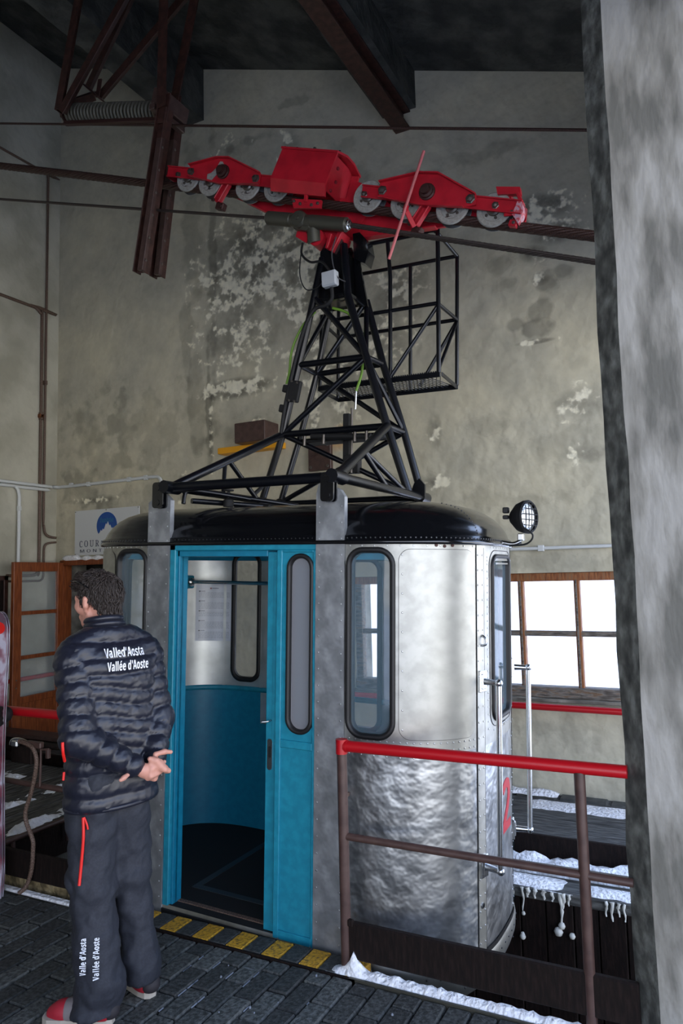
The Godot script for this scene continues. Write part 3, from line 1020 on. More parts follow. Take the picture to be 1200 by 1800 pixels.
func warp(m: ArrayMesh, f) -> ArrayMesh:            # move every vertex of a mesh by f
	var arr := m.surface_get_arrays(0)
	var st := mb()
	var vs: PackedVector3Array = arr[Mesh.ARRAY_VERTEX]
	var ix = arr[Mesh.ARRAY_INDEX]
	if ix == null or ix.size() == 0:
		for v in vs: st.add_vertex(f.call(v))
	else:
		for k in ix: st.add_vertex(f.call(vs[k]))
	st.generate_normals()
	return st.commit()

func build_cabin() -> void:
	var cab := thing("cable_car_cabin", "small rounded aluminium cable car cabin with turquoise open door and black roof", "cable car", Vector3(-2.2175, 0, -3.67))
	cab.rotation_degrees.z = -1.9
	var H := PERIM / 2.0
	var e1 := 1.27
	# [name, s0, s1, hole]
	var bays := [["front right", 0.605, e1, [0.622, 0.987, 0.843, 1.846, 0.072]], ["end right", e1, H - e1, [1.430, 1.03, H - 1.430, 1.822, 0.055]],
		["back right", H - e1, H - 0.605, [H - 0.843, 0.987, H - 0.622, 1.846, 0.072]], ["back middle", H - 0.605, H + 0.605, [H - 0.283, 0.74, H + 0.02, 1.81, 0.075]],
		["back left", H + 0.605, H + e1, [H + 0.622, 0.987, H + 0.843, 1.846, 0.072]], ["end left", H + e1, 2 * H - e1, [H + 1.430, 1.03, 2 * H - 1.430, 1.822, 0.055]],
		["front left", 2 * H - e1, 2 * H - 0.605, [2 * H - 0.843, 0.987, 2 * H - 0.622, 1.846, 0.072]]]
	for b in bays:
		var g := 0.0015
		var st := mb()
		skin(st, b[1] + g, b[2] - g, 0.70 if b[0] == "back middle" else 0.93, 1.885, 0.0, b[3])
		var up := obj("upper_panel", st, M.aluminium_smooth, cab)
		st = mb()
		skin(st, b[1] + g, b[2] - g, 0.0, 0.70 if b[0] == "back middle" else 0.93, 0.0)
		obj("lower_panel", st, M.aluminium_dented, cab)
		st = mb()
		var hl: Array = b[3]
		skin(st, b[1], b[2], 0.70 if b[0] == "back middle" else 0.93, 1.885, -0.035, hl, true)
		obj("upper_lining", st, M.teal if b[0] in ["back right", "front right", "end right", "front left", "end left"] else M.aluminium_inner, cab)
		st = mb()
		skin(st, b[1], b[2], 0.0, 0.70 if b[0] == "back middle" else 0.93, -0.035, [], true)
		obj("lower_lining", st, M.teal_dark, cab)
		st = mb()
		pane_fill(st, hl, -0.012)
		var wn := obj("window", st, M.acrylic, cab)
		st = mb()
		gasket(st, hl, 0.011 if b[0].begins_with("end") else 0.0135, 0.045, 0.0)
		obj("gasket", st, M.rubber, wn)
	# teal rails round the inside
	var st := mb()
	ring_loft(st, [[-0.035, 0.905], [-0.047, 0.91], [-0.047, 0.935], [-0.035, 0.94]], 0.605, PERIM - 0.605)
	obj("inner_rail", st, M.teal, cab)
	st = mb()
	ring_loft(st, [[-0.035, 1.80], [-0.045, 1.805], [-0.045, 1.88], [-0.035, 1.885]], 0.605, PERIM - 0.605)
	obj("inner_rail", st, M.teal_dark, cab)
	for s in [H + 0.590, H + 0.90, H + 1.27, 2 * H - 1.27]:
		st = mb()
		skin(st, s, s + 0.022, 0.94, 1.80, -0.043, [], true)
		obj("inner_seam_strip", st, M.aluminium_inner, cab)
	# floor and roof lining
	st = mb()
	for i in 120:
		var s0 := PERIM * i / 120.0; var s1 := PERIM * (i + 1) / 120.0
		tri(st, Vector3(0, 0.004, 0), pl(s0, 0.004, -0.004), pl(s1, 0.004, -0.004))
		tri(st, Vector3(0, -0.06, 0), pl(s1, -0.06, -0.004), pl(s0, -0.06, -0.004))
	obj("cabin_floor", st, M.floor_rubber, cab)
	st = mb()
	box2(st, Vector3(-0.44, 0.004, 0.322), Vector3(0.40, 0.008, 0.362), 0.001)
	box2(st, Vector3(-0.44, 0.004, -0.40), Vector3(-0.40, 0.008, 0.322), 0.001)
	box2(st, Vector3(0.36, 0.004, -0.40), Vector3(0.40, 0.008, 0.322), 0.001)
	obj("floor_hatch_strip", st, M.floor_strip, cab)
	st = mb()
	for i in 120:
		var s0 := PERIM * i / 120.0; var s1 := PERIM * (i + 1) / 120.0
		tri(st, Vector3(0, 1.886, 0), pl(s1, 1.886, -0.004), pl(s0, 1.886, -0.004))
	obj("ceiling_lining", st, M.teal_dark, cab)
	# raised smooth cover panel beside the window, rounded corners
	st = mb()
	var cp := [0.872, 0.987, 1.255, 1.848, 0.055]
	pane_fill(st, cp, 0.0035)
	st.set_smooth_group(3)
	var lp := rr_loop(cp, 8)
	for i in lp.size():
		var a: Vector2 = lp[i]; var b: Vector2 = lp[(i + 1) % lp.size()]
		quad(st, pl(a.x, a.y, 0.0), pl(b.x, b.y, 0.0), pl(b.x, b.y, 0.0035), pl(a.x, a.y, 0.0035))
	obj("cover_panel", st, M.aluminium_smooth, cab)
	st = mb()
	var cs := []
	for p in lp: cs.append(pl(p.x, p.y, 0.001))
	tube(st, cs, 0.0022, 5, false, true)
	obj("cover_seam", st, M.dark_rivet, cab)
	st = mb()
	var lw := [2 * H - 1.255, 0.987, 2 * H - 0.872, 1.848, 0.055]
	pane_fill(st, lw, 0.0035)
	obj("cover_panel", st, M.aluminium_smooth, cab)
	# joint strips beside the end door, with their rivets
	for q in [1.274, H - 1.332, 2 * H - 1.332]:
		st = mb()
		skin(st, q, q + 0.058, 0.0, 1.885, 0.003)
		obj("joint_strip", st, M.aluminium_smooth, cab)
	for q in [1.3335, 1.2685]:
		st = mb()
		skin(st, q, q + 0.0035, 0.01, 1.86, 0.002)
		obj("panel_gap", st, M.hole, cab)
	st = mb()
	skin(st, H - 1.342, H - 1.332, 0.02, 1.86, 0.006)
	obj("end_door_edge", st, M.teal, cab)
	st = mb()
	skin(st, 1.335, H - 1.335, -0.012, 0.016, 0.006)
	obj("rubber_sill", st, M.rubber, cab)
	# frame round the end window
	st = mb()
	var ew := rr_loop([1.395, 1.0, H - 1.395, 1.85, 0.075], 8)
	var pts := []
	for p in ew: pts.append(pl(p.x, p.y, 0.001))
	tube(st, pts, 0.0022, 6, false, true)
	obj("end_window_seam", st, M.dark_rivet, cab)
	st = mb()
	skin(st, 1.46, H - 1.46, 1.80, 1.822, 0.004)
	skin(st, 1.47, H - 1.47, 1.782, 1.790, 0.006)
	obj("window_top_rail", st, M.chrome, cab)
	st = mb()
	cbox(st, pl(1.53, 1.0, 0.012), Vector3(0.02, 0.018, 0.05), 0.004)
	cbox(st, pl(1.53, 1.008, 0.02), Vector3(0.012, 0.008, 0.065), 0.002)
	obj("window_catch", st, M.chrome, cab)
	# rivets
	st = mb()
	var rv := func(s: float, y: float, off := 0.0): rivet(st, pl(s, y, off), pl_n(s), 0.0048)
	for i in 21:
		var s := 0.63 + i * 0.031
		if s > 1.26: break
		rv.call(s, 0.972); rv.call(s, 0.940)
		if i % 2 == 0: rv.call(s, 0.905)
		if i % 2 == 0: rv.call(s, 1.866)
	for i in 10:
		rv.call(0.888, 1.03 + i * 0.088, 0.0035)
	for i in 26:
		rv.call(1.284, 0.05 + i * 0.071, 0.003); rv.call(1.322, 0.05 + i * 0.071, 0.003)
		rv.call(1.375, 1.0 + i * 0.034 if i < 25 else 1.8)
		rv.call(H - 1.29, 0.03 + i * 0.071, 0.003)
		rv.call(H - 1.375, 0.03 + i * 0.071)
	for i in 9:
		rv.call(1.44 + i * 0.037, 0.985); rv.call(1.42 + i * 0.04, 1.865)
	for i in 17:
		var s := 2 * H - 1.26 + i * 0.04
		rv.call(s, 0.972); rv.call(s, 1.866)
	stuff(obj("rivets", st, M.rivet_metal, cab))
	# skirt
	st = mb()
	ring_loft(st, [[-0.20, -0.30], [-0.10, -0.235], [-0.045, -0.175], [-0.025, -0.13]])
	obj("belly_pan", st, M.olive_steel, cab)
	st = mb()
	ring_loft(st, [[-0.030, -0.165], [-0.004, -0.125], [0.010, -0.085], [0.012, -0.035], [0.008, -0.012], [0.0, 0.004]])
	obj("skirt", st, M.aluminium_smooth, cab)
	st = mb()
	for i in 40:
		var s := 0.62 + i * 0.062
		rivet(st, pl(s, -0.045, 0.012), pl_n(s), 0.005)
		if i % 3 == 0: rivet(st, pl(s, -0.105, 0.006), pl_n(s), 0.005)
	stuff(obj("rivets", st, M.dark_rivet, cab))
	# ---- roof
	st = mb()
	ring_loft(st, [[0.0, 1.872], [0.016, 1.874], [0.018, 1.890], [0.010, 1.893], [0.008, 1.912], [-0.004, 1.920], [-0.018, 1.952], [-0.040, 1.985], [-0.075, 2.022], [-0.12, 2.052], [-0.18, 2.076], [-0.26, 2.094], [-0.34, 2.102], [-0.46, 2.106], [-0.58, 2.107]])
	st.set_smooth_group(1)
	var roof := obj("roof", st, M.black_gloss, cab)
	st = mb()
	for i in 62:
		var s := 0.62 + i * 0.0235
		rivet(st, pl(s, 1.903, 0.008), pl_n(s), 0.0045)
	for i in 40:
		var s := 2 * H - 1.5 + i * 0.0235
		rivet(st, pl(s, 1.903, 0.008), pl_n(s), 0.0045)
	for i in 38:
		var s := -0.44 + i * 0.0235
		rivet(st, pl(s, 1.903, 0.008), pl_n(s), 0.0035)
	for i in 14:
		var t := i / 13.0
		var a := [[-0.008, 1.93], [-0.026, 1.965], [-0.06, 2.008], [-0.105, 2.043], [-0.16, 2.07], [-0.24, 2.09]]
		var f := t * 4.99
		var k := int(f)
		var o2: float = lerpf(a[k][0], a[k + 1][0], f - k); var y2: float = lerpf(a[k][1], a[k + 1][1], f - k)
		var n2 := (pl_n(1.30) * (1.0 - t) + Vector3.UP * t).normalized()
		rivet(st, pl(1.30, y2, o2), n2, 0.0045)
	stuff(obj("roof_rivets", st, M.dark_rivet, roof))
	# three rusty bolts under the gutter
	for w in [[1.045, 1.872], [1.085, 1.868], [1.125, 1.872]]:
		st = mb()
		bolt(st, pl(w[0], w[1] - 0.004, 0.0), pl_n(w[0]), 0.008, 0.006)
		obj("bolt", st, M.bolt_dark, cab)
	# ---- struts beside the door, front and back, with the pin lugs
	for w in [[-1, 1], [1, 1], [-1, -1], [1, -1]]:
		var sx: float = w[0]; var sz: float = w[1]
		st = mb()
		var x0 := 0.452; var x1 := 0.606
		var poly := PackedVector2Array([Vector2(x0 * sx, -0.04), Vector2(x1 * sx, -0.04), Vector2(x1 * sx, 2.10), Vector2((x1 - 0.025) * sx, 2.135), Vector2((x0 + 0.045) * sx, 2.175), Vector2((x0 + 0.012) * sx, 2.165), Vector2(x0 * sx, 2.12)])
		if sx < 0: poly = PackedVector2Array([Vector2(-x1, -0.04), Vector2(-x0, -0.04), Vector2(-x0, 2.12), Vector2(-x0 - 0.05, 2.165), Vector2(-x0 - 0.095, 2.150), Vector2(-x1, 2.11)])
		var z0 := CB - 0.02; var z1 := CB + 0.012
		prism(st, poly, z0 if sz > 0 else -z1, z1 if sz > 0 else -z0)
		var strut := obj("strut", st, M.aluminium_strut, cab)
		st = mb()
		for i in 27:
			var y := 0.04 + i * 0.0775
			for xx in [x0 + 0.018, x1 - 0.016]: rivet(st, Vector3(xx * sx, y, sz * z1), Vector3(0, 0, sz), 0.0045)
		stuff(obj("strut_rivets", st, M.rivet_metal, strut))
		st = mb()
		var lx := 0.505 if sx < 0 else 0.535
		for dz in [0.0, 0.034]:
			var lug := PackedVector2Array(round_rect(lx * sx - 0.036, 2.075, lx * sx + 0.034, 2.215, 0.018, 3))
			prism(st, lug, minf(sz * (z1 + 0.002 + dz), sz * (z1 + 0.012 + dz)), maxf(sz * (z1 + 0.002 + dz), sz * (z1 + 0.012 + dz)))
		for yy in [2.185, 2.105]: tube(st, [Vector3(lx * sx, yy, sz * (z1 + 0.05)), Vector3(lx * sx, yy, sz * (z1 - 0.07))], 0.016, 10)
		obj("pin_lug", st, M.black_gloss, strut)
	# ---- door frame and door
	st = mb()
	box2(st, Vector3(-0.452, 0.0, 0.50), Vector3(-0.414, 1.885, 0.592), 0.004)
	box2(st, Vector3(-0.452, 1.846, 0.50), Vector3(0.452, 1.885, 0.592), 0.004)
	var fr := obj("door_frame", st, M.teal, cab)
	st = mb()
	box2(st, Vector3(-0.414, 0.0, 0.50), Vector3(-0.400, 1.846, 0.572), 0.002)
	box2(st, Vector3(-0.414, 1.815, 0.49), Vector3(0.16, 1.846, 0.572), 0.002)
	obj("door_rebate", st, M.teal_dark, fr)
	st = mb()
	box2(st, Vector3(-0.452, -0.045, 0.47), Vector3(0.452, -0.012, 0.60), 0.003)
	obj("door_sill", st, M.floor_rubber, fr)
	st = mb()
	box2(st, Vector3(-0.41, -0.010, 0.50), Vector3(0.20, 0.008, 0.53), 0.002)
	obj("sill_rail", st, M.rusty_pipe, fr)
	# inner side walls beside the door opening
	st = mb()
	box2(st, Vector3(-0.605, 0.0, 0.535), Vector3(-0.40, 1.885, 0.552), 0.002)
	box2(st, Vector3(0.44, 0.0, 0.49), Vector3(0.605, 1.885, 0.552), 0.002)
	obj("post_lining", st, M.teal_dark, cab)
	# fixed panel with the long narrow window
	st = mb()
	var hx := [0.293, 0.968, 0.424, 1.818, 0.062]
	skin(st, 0.232, 0.452, 0.70, 1.846, -0.004, hx)
	skin(st, 0.232, 0.452, -0.03, 0.70, -0.004)
	skin(st, 0.225, 0.452, 0.0, 1.846, -0.055, [], true)
	quad(st, Vector3(0.232, -0.03, 0.53), Vector3(0.232, -0.03, 0.581), Vector3(0.232, 1.846, 0.581), Vector3(0.232, 1.846, 0.53))
	var door := obj("door_panel", st, M.teal, cab)
	st = mb()
	# raised frame members: stiles and rails round two sunk fields
	for q in [[0.228, -0.03, 0.258, 1.846], [0.434, -0.03, 0.452, 1.846], [0.258, 1.806 + 0.03, 0.434, 1.846], [0.258, 0.888, 0.434, 0.925], [0.258, -0.03, 0.434, 0.03]]:
		box2(st, Vector3(q[0], q[1], 0.575), Vector3(q[2], q[3], 0.591), 0.003)
	obj("door_stiles", st, M.teal, door)
	st = mb()
	pane_fill(st, hx, -0.015)
	var nw := obj("door_window", st, M.frosted, door)
	st = mb()
	gasket(st, hx, 0.012, 0.03, -0.004)
	obj("gasket", st, M.rubber, nw)
	# the sliding leaf pushed back behind it, edge on, with lock plate and handle
	st = mb()
	box2(st, Vector3(0.158, -0.02, 0.532), Vector3(0.224, 1.838, 0.566), 0.004)
	box2(st, Vector3(0.196, 0.9, 0.560), Vector3(0.226, 1.80, 0.570), 0.002)
	var leaf := obj("sliding_leaf", st, M.teal, cab)
	st = mb()
	prism(st, PackedVector2Array(round_rect(0.172, 0.765, 0.200, 0.915, 0.012, 4)), 0.566, 0.571)
	obj("lock_plate", st, M.chrome, leaf)
	st = mb()
	prism(st, PackedVector2Array(round_rect(0.180, 0.825, 0.194, 0.880, 0.007, 4)), 0.571, 0.5725)
	obj("lock_hole", st, M.hole, leaf)
	st = mb()
	tube(st, [Vector3(0.19, 1.005, 0.57), Vector3(0.19, 1.005, 0.60), Vector3(0.160, 1.0, 0.606)], 0.005, 8)
	obj("catch", st, M.chrome, leaf)
	# ---- inside: grab bar and safety notice
	st = mb()
	tube(st, [Vector3(-1.075, 1.651, -0.36), Vector3(-0.44, 1.651, -0.36), Vector3(-0.40, 1.651, -0.36)], 0.013, 12)
	tube(st, [Vector3(-0.43, 1.651, -0.36), Vector3(-0.43, 1.651, -0.545)], 0.013, 12)
	var bar := obj("grab_bar", st, M.chrome, cab)
	st = mb()
	for xx in [-1.085]:
		st = mb()
		cbox(st, Vector3(xx, 1.651, -0.36), Vector3(0.03, 0.09, 0.085), 0.006)
		obj("bar_bracket", st, M.teal, bar)
	for xx in [-1.068, -0.39]:
		st = mb()
		lathe(st, [Vector2(0.0, 0), Vector2(0.032, 0), Vector2(0.030, 0.012), Vector2(0.016, 0.02)], axis_xf(Vector3(xx, 1.651, -0.36), Vector3.RIGHT if xx < 0 else Vector3.LEFT), 14)
		obj("bar_rosette", st, M.chrome, bar)
	# notice, curved with the wall
	var im := Image.create(330, 480, false, Image.FORMAT_RGB8)
	im.fill(Color8(205, 210, 220))
	var r2 := RandomNumberGenerator.new()
	r2.seed = 5
	im.fill_rect(Rect2i(125, 26, 14, 12), Color8(120, 40, 50)); im.fill_rect(Rect2i(142, 28, 60, 7), Color8(120, 126, 140))
	for b in 5:
		var y0 := 56 + b * 84
		im.fill_rect(Rect2i(26, y0 - 4, 16, 9), Color8(60, 62, 70))
		im.fill_rect(Rect2i(46, y0 - 3, 36, 6), Color8(110, 116, 128))
		for l in 6:
			var xx := 26
			while xx < 300:
				var wv := r2.randi_range(6, 26)
				im.fill_rect(Rect2i(xx, y0 + 12 + l * 10, mini(wv, 304 - xx), 3), Color8(140, 146, 158))
				xx += wv + 4
			if l == r2.randi_range(3, 6): break
	var pm := mat("notice_print", Color.WHITE, 0.25)
	pm.albedo_texture = ImageTexture.create_from_image(im)
	st = mb()
	st.set_smooth_group(1)
	var sN0 := H + 1.13; var sN1 := H + 0.855
	for i in 10:
		var q := []
		for w in [[i, 1], [i + 1, 1], [i + 1, 0], [i, 0]]:
			var u := float(w[0]) / 10.0
			q.append([pl(lerpf(sN0, sN1, u), 1.632 - 0.39 * w[1], -0.039), Vector2(u, w[1])])
		for k in [0, 2, 1, 0, 3, 2]:
			st.set_uv(q[k][1]); st.add_vertex(q[k][0])
	obj("notice_sheet", st, pm, cab)
	# ---- end fittings: handrails, number, lock, hook
	for sg in [1.312, H - 1.312]:
		st = mb()
		var nrm := pl_n(sg)
		var top := pl(sg, 1.232, 0.0); var low := pl(sg, 0.388, 0.0)
		var bs := Basis(nrm.cross(Vector3.UP).normalized() * -1.0, Vector3.UP, nrm)
		for p in [top, low]:
			cbox(st, p + nrm * 0.006, Vector3(0.058, 0.10, 0.012), 0.003, bs)
			cbox(st, p + nrm * 0.014, Vector3(0.036, 0.07, 0.010), 0.003, bs)
			tube(st, [p, p + nrm * 0.085], [0.017, 0.013], 10)
			ball(st, p + nrm * 0.092, 0.019, 12)
		tube(st, [top + nrm * 0.092, low + nrm * 0.092], 0.0135, 14)
		obj("end_handrail", st, M.chrome, cab)
	# the number, laid on the curved end
	var two := text_mesh("2", 0.24, 0.003)
	var dims := two.get_aabb()
	var w2 := warp(two, func(v: Vector3) -> Vector3:
		var u := (v.x - dims.get_center().x) / dims.size.x
		var vv := (v.y - dims.position.y) / dims.size.y
		return pl(1.642 + u * 0.165, 0.452 + vv * 0.255, 0.003 if v.z > dims.get_center().z else 0.0005))
	node_of("number_two", w2, M.number_red, cab).set_meta("label", "red number 2")
	st = mb()
	lathe(st, [Vector2(0, 0), Vector2(0.013, 0), Vector2(0.013, 0.003), Vector2(0, 0.004)], axis_xf(pl(1.303, 0.215, 0.003), pl_n(1.303)), 14)
	var lk := obj("end_lock", st, M.chrome, cab)
	st = mb()
	cbox(st, pl(1.303, 0.215, 0.007), Vector3(0.004, 0.012, 0.004), 0.001)
	obj("keyhole", st, M.hole, lk)
	st = mb()
	tube(st, smooth_path([pl(1.312, 1.445, 0.004), pl(1.318, 1.43, 0.022), pl(1.318, 1.405, 0.022), pl(1.312, 1.398, 0.004)], 4), 0.006, 8)
	obj("hook", st, M.chrome, cab)
	# small steel peg behind the railing post
	st = mb()
	cbox(st, pl(0.622, 0.72, 0.03), Vector3(0.03, 0.02, 0.05), 0.003)
	obj("guide_peg", st, M.rusty_pipe, cab)
	# ---- headlamp over the end
	st = mb()
	var lc := Vector3(1.325, 2.02, 0.01)
	var ld := Vector3(1, 0.0, 0.34).normalized()
	lathe(st, [Vector2(0.0, -0.075), Vector2(0.035, -0.07), Vector2(0.072, -0.03), Vector2(0.083, 0.0), Vector2(0.085, 0.022), Vector2(0.078, 0.03), Vector2(0.072, 0.026)], axis_xf(lc, ld), 28)
	var lamp := obj("headlamp", st, M.black_matt, cab)
	st = mb()
	lathe(st, [Vector2(0.073, 0.014), Vector2(0.05, 0.022), Vector2(0.0, 0.026)], axis_xf(lc, ld), 28)
	obj("lens", st, M.lamp_glass, lamp)
	st = mb()
	var lx2 := axis_xf(lc, ld)
	for k in [-0.042, -0.014, 0.014, 0.042]:
		var half := sqrt(0.073 * 0.073 - k * k)
		tube(st, [lx2 * Vector3(k, 0.031, -half), lx2 * Vector3(k, 0.031, half)], 0.0022, 5)
		tube(st, [lx2 * Vector3(-half, 0.031, k), lx2 * Vector3(half, 0.031, k)], 0.0022, 5)
	obj("lens_guard", st, M.black_matt, lamp)
	st = mb()
	cbox(st, lc + Vector3(-0.02, -0.10, 0), Vector3(0.03, 0.035, 0.035), 0.004)
	tube(st, smooth_path([lc + Vector3(-0.02, -0.12, 0), lc + Vector3(-0.06, -0.135, 0.0), lc + Vector3(-0.12, -0.125, 0)], 5), 0.012, 8)
	obj("lamp_foot", st, M.chrome, lamp)
	st = mb()
	tube(st, smooth_path([lc + Vector3(-0.02, -0.04, 0.06), lc + Vector3(0.05, -0.09, 0.06), lc + Vector3(0.02, -0.135, 0.05), lc + Vector3(-0.07, -0.145, 0.04)], 6), 0.005, 6)
	cbox(st, lc + Vector3(-0.09, 0.035, 0.02), Vector3(0.03, 0.03, 0.03), 0.004)
	cbox(st, lc + Vector3(-0.09, 0.0, 0.02), Vector3(0.03, 0.02, 0.03), 0.004)
	obj("lamp_cable", st, M.rubber, lamp)

func cab_xf() -> Transform3D:
	return Transform3D(Basis(Vector3.BACK, deg_to_rad(-1.9)), Vector3(-2.2175, 0, -3.67))

func build_hanger() -> void:
	var hg := thing("hanger_frame", "black tubular steel hanger tower standing on the cabin roof under the red carriage", "hanger", Vector3(-2.2175, 0, -3.67))
	hg.rotation_degrees.z = -1.9
	var zf := -0.38
	var zb := -0.58
	var n := {
		"FL0": Vector3(-0.498, 2.215, zf), "FR0": Vector3(0.545, 2.205, zf), "BR0": Vector3(0.558, 2.19, zb), "BL0": Vector3(-0.484, 2.20, zb),
		"FL1": Vector3(-0.348, 2.632, zf), "FR1": Vector3(0.401, 2.627, zf), "BR1": Vector3(0.433, 2.619, zb), "BL1": Vector3(-0.343, 2.613, zb),
		"FL2": Vector3(-0.231, 3.085, zf), "FR2": Vector3(0.257, 3.080, zf), "BR2": Vector3(0.285, 3.080, zb), "BL2": Vector3(-0.205, 3.069, zb),
		"FL3": Vector3(-0.115, 3.52, zf + 0.01), "FR3": Vector3(0.125, 3.50, zf), "BR3": Vector3(0.165, 3.52, zb), "BL3": Vector3(-0.10, 3.53, zb),
		"FL4": Vector3(-0.09, 3.80, -0.43), "FR4": Vector3(0.07, 3.86, -0.43), "PL": Vector3(-0.463, 2.19, 0.585), "PM": Vector3(0.558, 2.198, 0.585), "QL": Vector3(-0.463, 2.19, -0.585), "QM": Vector3(0.558, 2.198, -0.585)}
	var leg := func(keys: Array, r: float):
		var st := mb()
		var pts := []
		for k in keys: pts.append(n[k])
		tube(st, pts, r, 12)
		obj("leg_tube", st, M.black_paint, hg)
	leg.call(["FL0", "FL1", "FL2", "FL3", "FL4"], 0.023)
	leg.call(["FR0", "FR1", "FR2", "FR3", "FR4"], 0.026)
	leg.call(["BR0", "BR1", "BR2", "BR3"], 0.024)
	leg.call(["BL0", "BL1", "BL2", "BL3"], 0.021)
	for b in [["PL", "PM", 0.027], ["PM", "QM", 0.025], ["PL", "QL", 0.022], ["QL", "QM", 0.022], ["PL", "FL1", 0.025], ["PM", "FR1", 0.028],
		["FL1", "FR1", 0.022], ["BL1", "BR1", 0.018], ["FL1", "BL1", 0.018], ["FR1", "BR1", 0.018], ["FL2", "FR2", 0.021], ["BL2", "BR2", 0.019], ["FL2", "BL2", 0.017], ["FR2", "BR2", 0.018],
		["FR2", "FL1", 0.019], ["BL2", "BR1", 0.017], ["FL3", "FR2", 0.019], ["BR3", "BL2", 0.018], ["BL3", "FL2", 0.016], ["FR2", "BR1", 0.015], ["BR3", "FR2", 0.016], ["BR1", "BL0", 0.017], ["FL1", "BR0", 0.018]]:
		var st := mb()
		tube(st, [n[b[0]], n[b[1]]], b[2], 10)
		obj("brace_tube", st, M.black_paint, hg)
	for b in [[Vector3(-0.415, 2.375, 0.16), Vector3(-0.47, 2.195, 0.10), 0.013], [Vector3(-0.405, 2.39, 0.13), Vector3(-0.34, 2.16, -0.1), 0.015], [Vector3(0.49, 2.39, 0.15), Vector3(0.555, 2.21, -0.02), 0.016], [Vector3(0.48, 2.40, 0.14), Vector3(0.556, 2.20, -0.33), 0.016],
		[Vector3(-0.45, 2.13, 0.42), Vector3(-0.20, 2.125, -0.1), 0.016], [Vector3(-0.463, 2.19, 0.3), Vector3(-0.18, 2.15, -0.3), 0.014]]:
		var st := mb()
		tube(st, [b[0], b[1]], b[2], 10)
		obj("strut_tube", st, M.black_paint, hg)
	# pin eyes at the corners, small lug at the far corner
	var st := mb()
	for k in ["PL", "PM", "QL", "QM"]:
		st = mb()
		tube(st, [n[k] + Vector3(0, 0, 0.06), n[k] + Vector3(0, 0, -0.06)], 0.035, 12)
		obj("pin_eye", st, M.black_paint, hg)
	st = mb()
	prism(st, pv([0.50, 2.20, 0.60, 2.20, 0.60, 2.27, 0.565, 2.31, 0.53, 2.28]), -0.52, -0.50)
	obj("corner_lug", st, M.black_paint, hg)
	# welded head box carrying the pivot
	st = mb()
	prism(st, pv([-0.115, 3.50, 0.13, 3.48, 0.10, 3.72, 0.105, 3.80, 0.06, 3.90, -0.04, 3.92, -0.10, 3.84, -0.10, 3.70]), -0.445, -0.42)
	prism(st, pv([-0.10, 3.52, 0.17, 3.50, 0.15, 3.62, 0.10, 3.80, 0.06, 3.90, -0.04, 3.92, -0.10, 3.84]), -0.59, -0.565)
	cbox(st, Vector3(0.015, 3.66, -0.505), Vector3(0.13, 0.34, 0.13), 0.01)
	cbox(st, Vector3(0.03, 3.50, -0.48), Vector3(0.24, 0.025, 0.20), 0.004)
	obj("head_box", st, M.black_gloss, hg)
	st = mb()
	prism(st, pv([0.125, 3.48, 0.20, 3.46, 0.12, 3.86, 0.09, 3.90]), -0.545, -0.525)
	prism(st, pv([0.11, 3.79, 0.19, 3.74, 0.215, 3.82, 0.20, 3.90, 0.15, 3.96, 0.10, 3.96]), -0.60, -0.50)
	obj("gusset_plate", st, M.black_gloss, hg)
	# electrical box, cable box on the leg, hoses
	st = mb()
	cbox(st, Vector3(0.022, 3.605, -0.335), Vector3(0.105, 0.10, 0.05), 0.008, Basis(Vector3.BACK, 0.06))
	cbox(st, Vector3(0.022, 3.605, -0.308), Vector3(0.095, 0.09, 0.008), 0.003, Basis(Vector3.BACK, 0.06))
	obj("junction_box", st, M.grey_box, hg)
	st = mb()
	cbox(st, Vector3(-0.235, 2.90, -0.335), Vector3(0.085, 0.14, 0.03), 0.006, Basis(Vector3.BACK, -0.22))
	cbox(st, Vector3(-0.31, 2.93, -0.36), Vector3(0.05, 0.05, 0.04), 0.006, Basis(Vector3.BACK, -0.22))
	cbox(st, Vector3(-0.335, 2.80, -0.36), Vector3(0.05, 0.05, 0.04), 0.006, Basis(Vector3.BACK, -0.22))
	var cb := obj("cable_box", st, M.black_matt, hg)
	st = mb()
	for p in [Vector3(-0.205, 2.95, -0.318), Vector3(-0.225, 2.83, -0.318), Vector3(-0.265, 2.84, -0.318), Vector3(-0.245, 2.965, -0.318)]: bolt(st, p, Vector3.BACK, 0.008, 0.008)
	stuff(obj("screws", st, M.bolt_steel, cb))
	var hose := func(pts: Array, r: float, m: String, called: String):
		var s := mb()
		tube(s, smooth_path(pts, 6), r, 8)
		obj(called, s, M[m], hg)
	hose.call([Vector3(-0.20, 3.90, -0.36), Vector3(-0.20, 3.82, -0.35), Vector3(-0.13, 3.75, -0.34), Vector3(-0.04, 3.73, -0.33), Vector3(0.02, 3.66, -0.335)], 0.008, "rubber", "black_hose")
	hose.call([Vector3(-0.21, 3.90, -0.37), Vector3(-0.22, 3.70, -0.36), Vector3(-0.17, 3.58, -0.35), Vector3(-0.09, 3.57, -0.35), Vector3(-0.03, 3.60, -0.34)], 0.004, "rubber", "black_hose")
	hose.call([Vector3(0.06, 3.88, -0.34), Vector3(0.04, 3.76, -0.32), Vector3(0.07, 3.62, -0.33), Vector3(0.12, 3.58, -0.36)], 0.004, "rubber_grey", "grey_wire")
	hose.call([Vector3(0.03, 3.55, -0.34), Vector3(0.03, 3.48, -0.345), Vector3(-0.02, 3.445, -0.35), Vector3(-0.10, 3.43, -0.35), Vector3(-0.17, 3.32, -0.345), Vector3(-0.24, 3.1, -0.345), Vector3(-0.31, 2.82, -0.345), Vector3(-0.36, 2.55, -0.35), Vector3(-0.42, 2.35, -0.34), Vector3(-0.45, 2.22, -0.2)], 0.013, "black_matt", "conduit_hose")
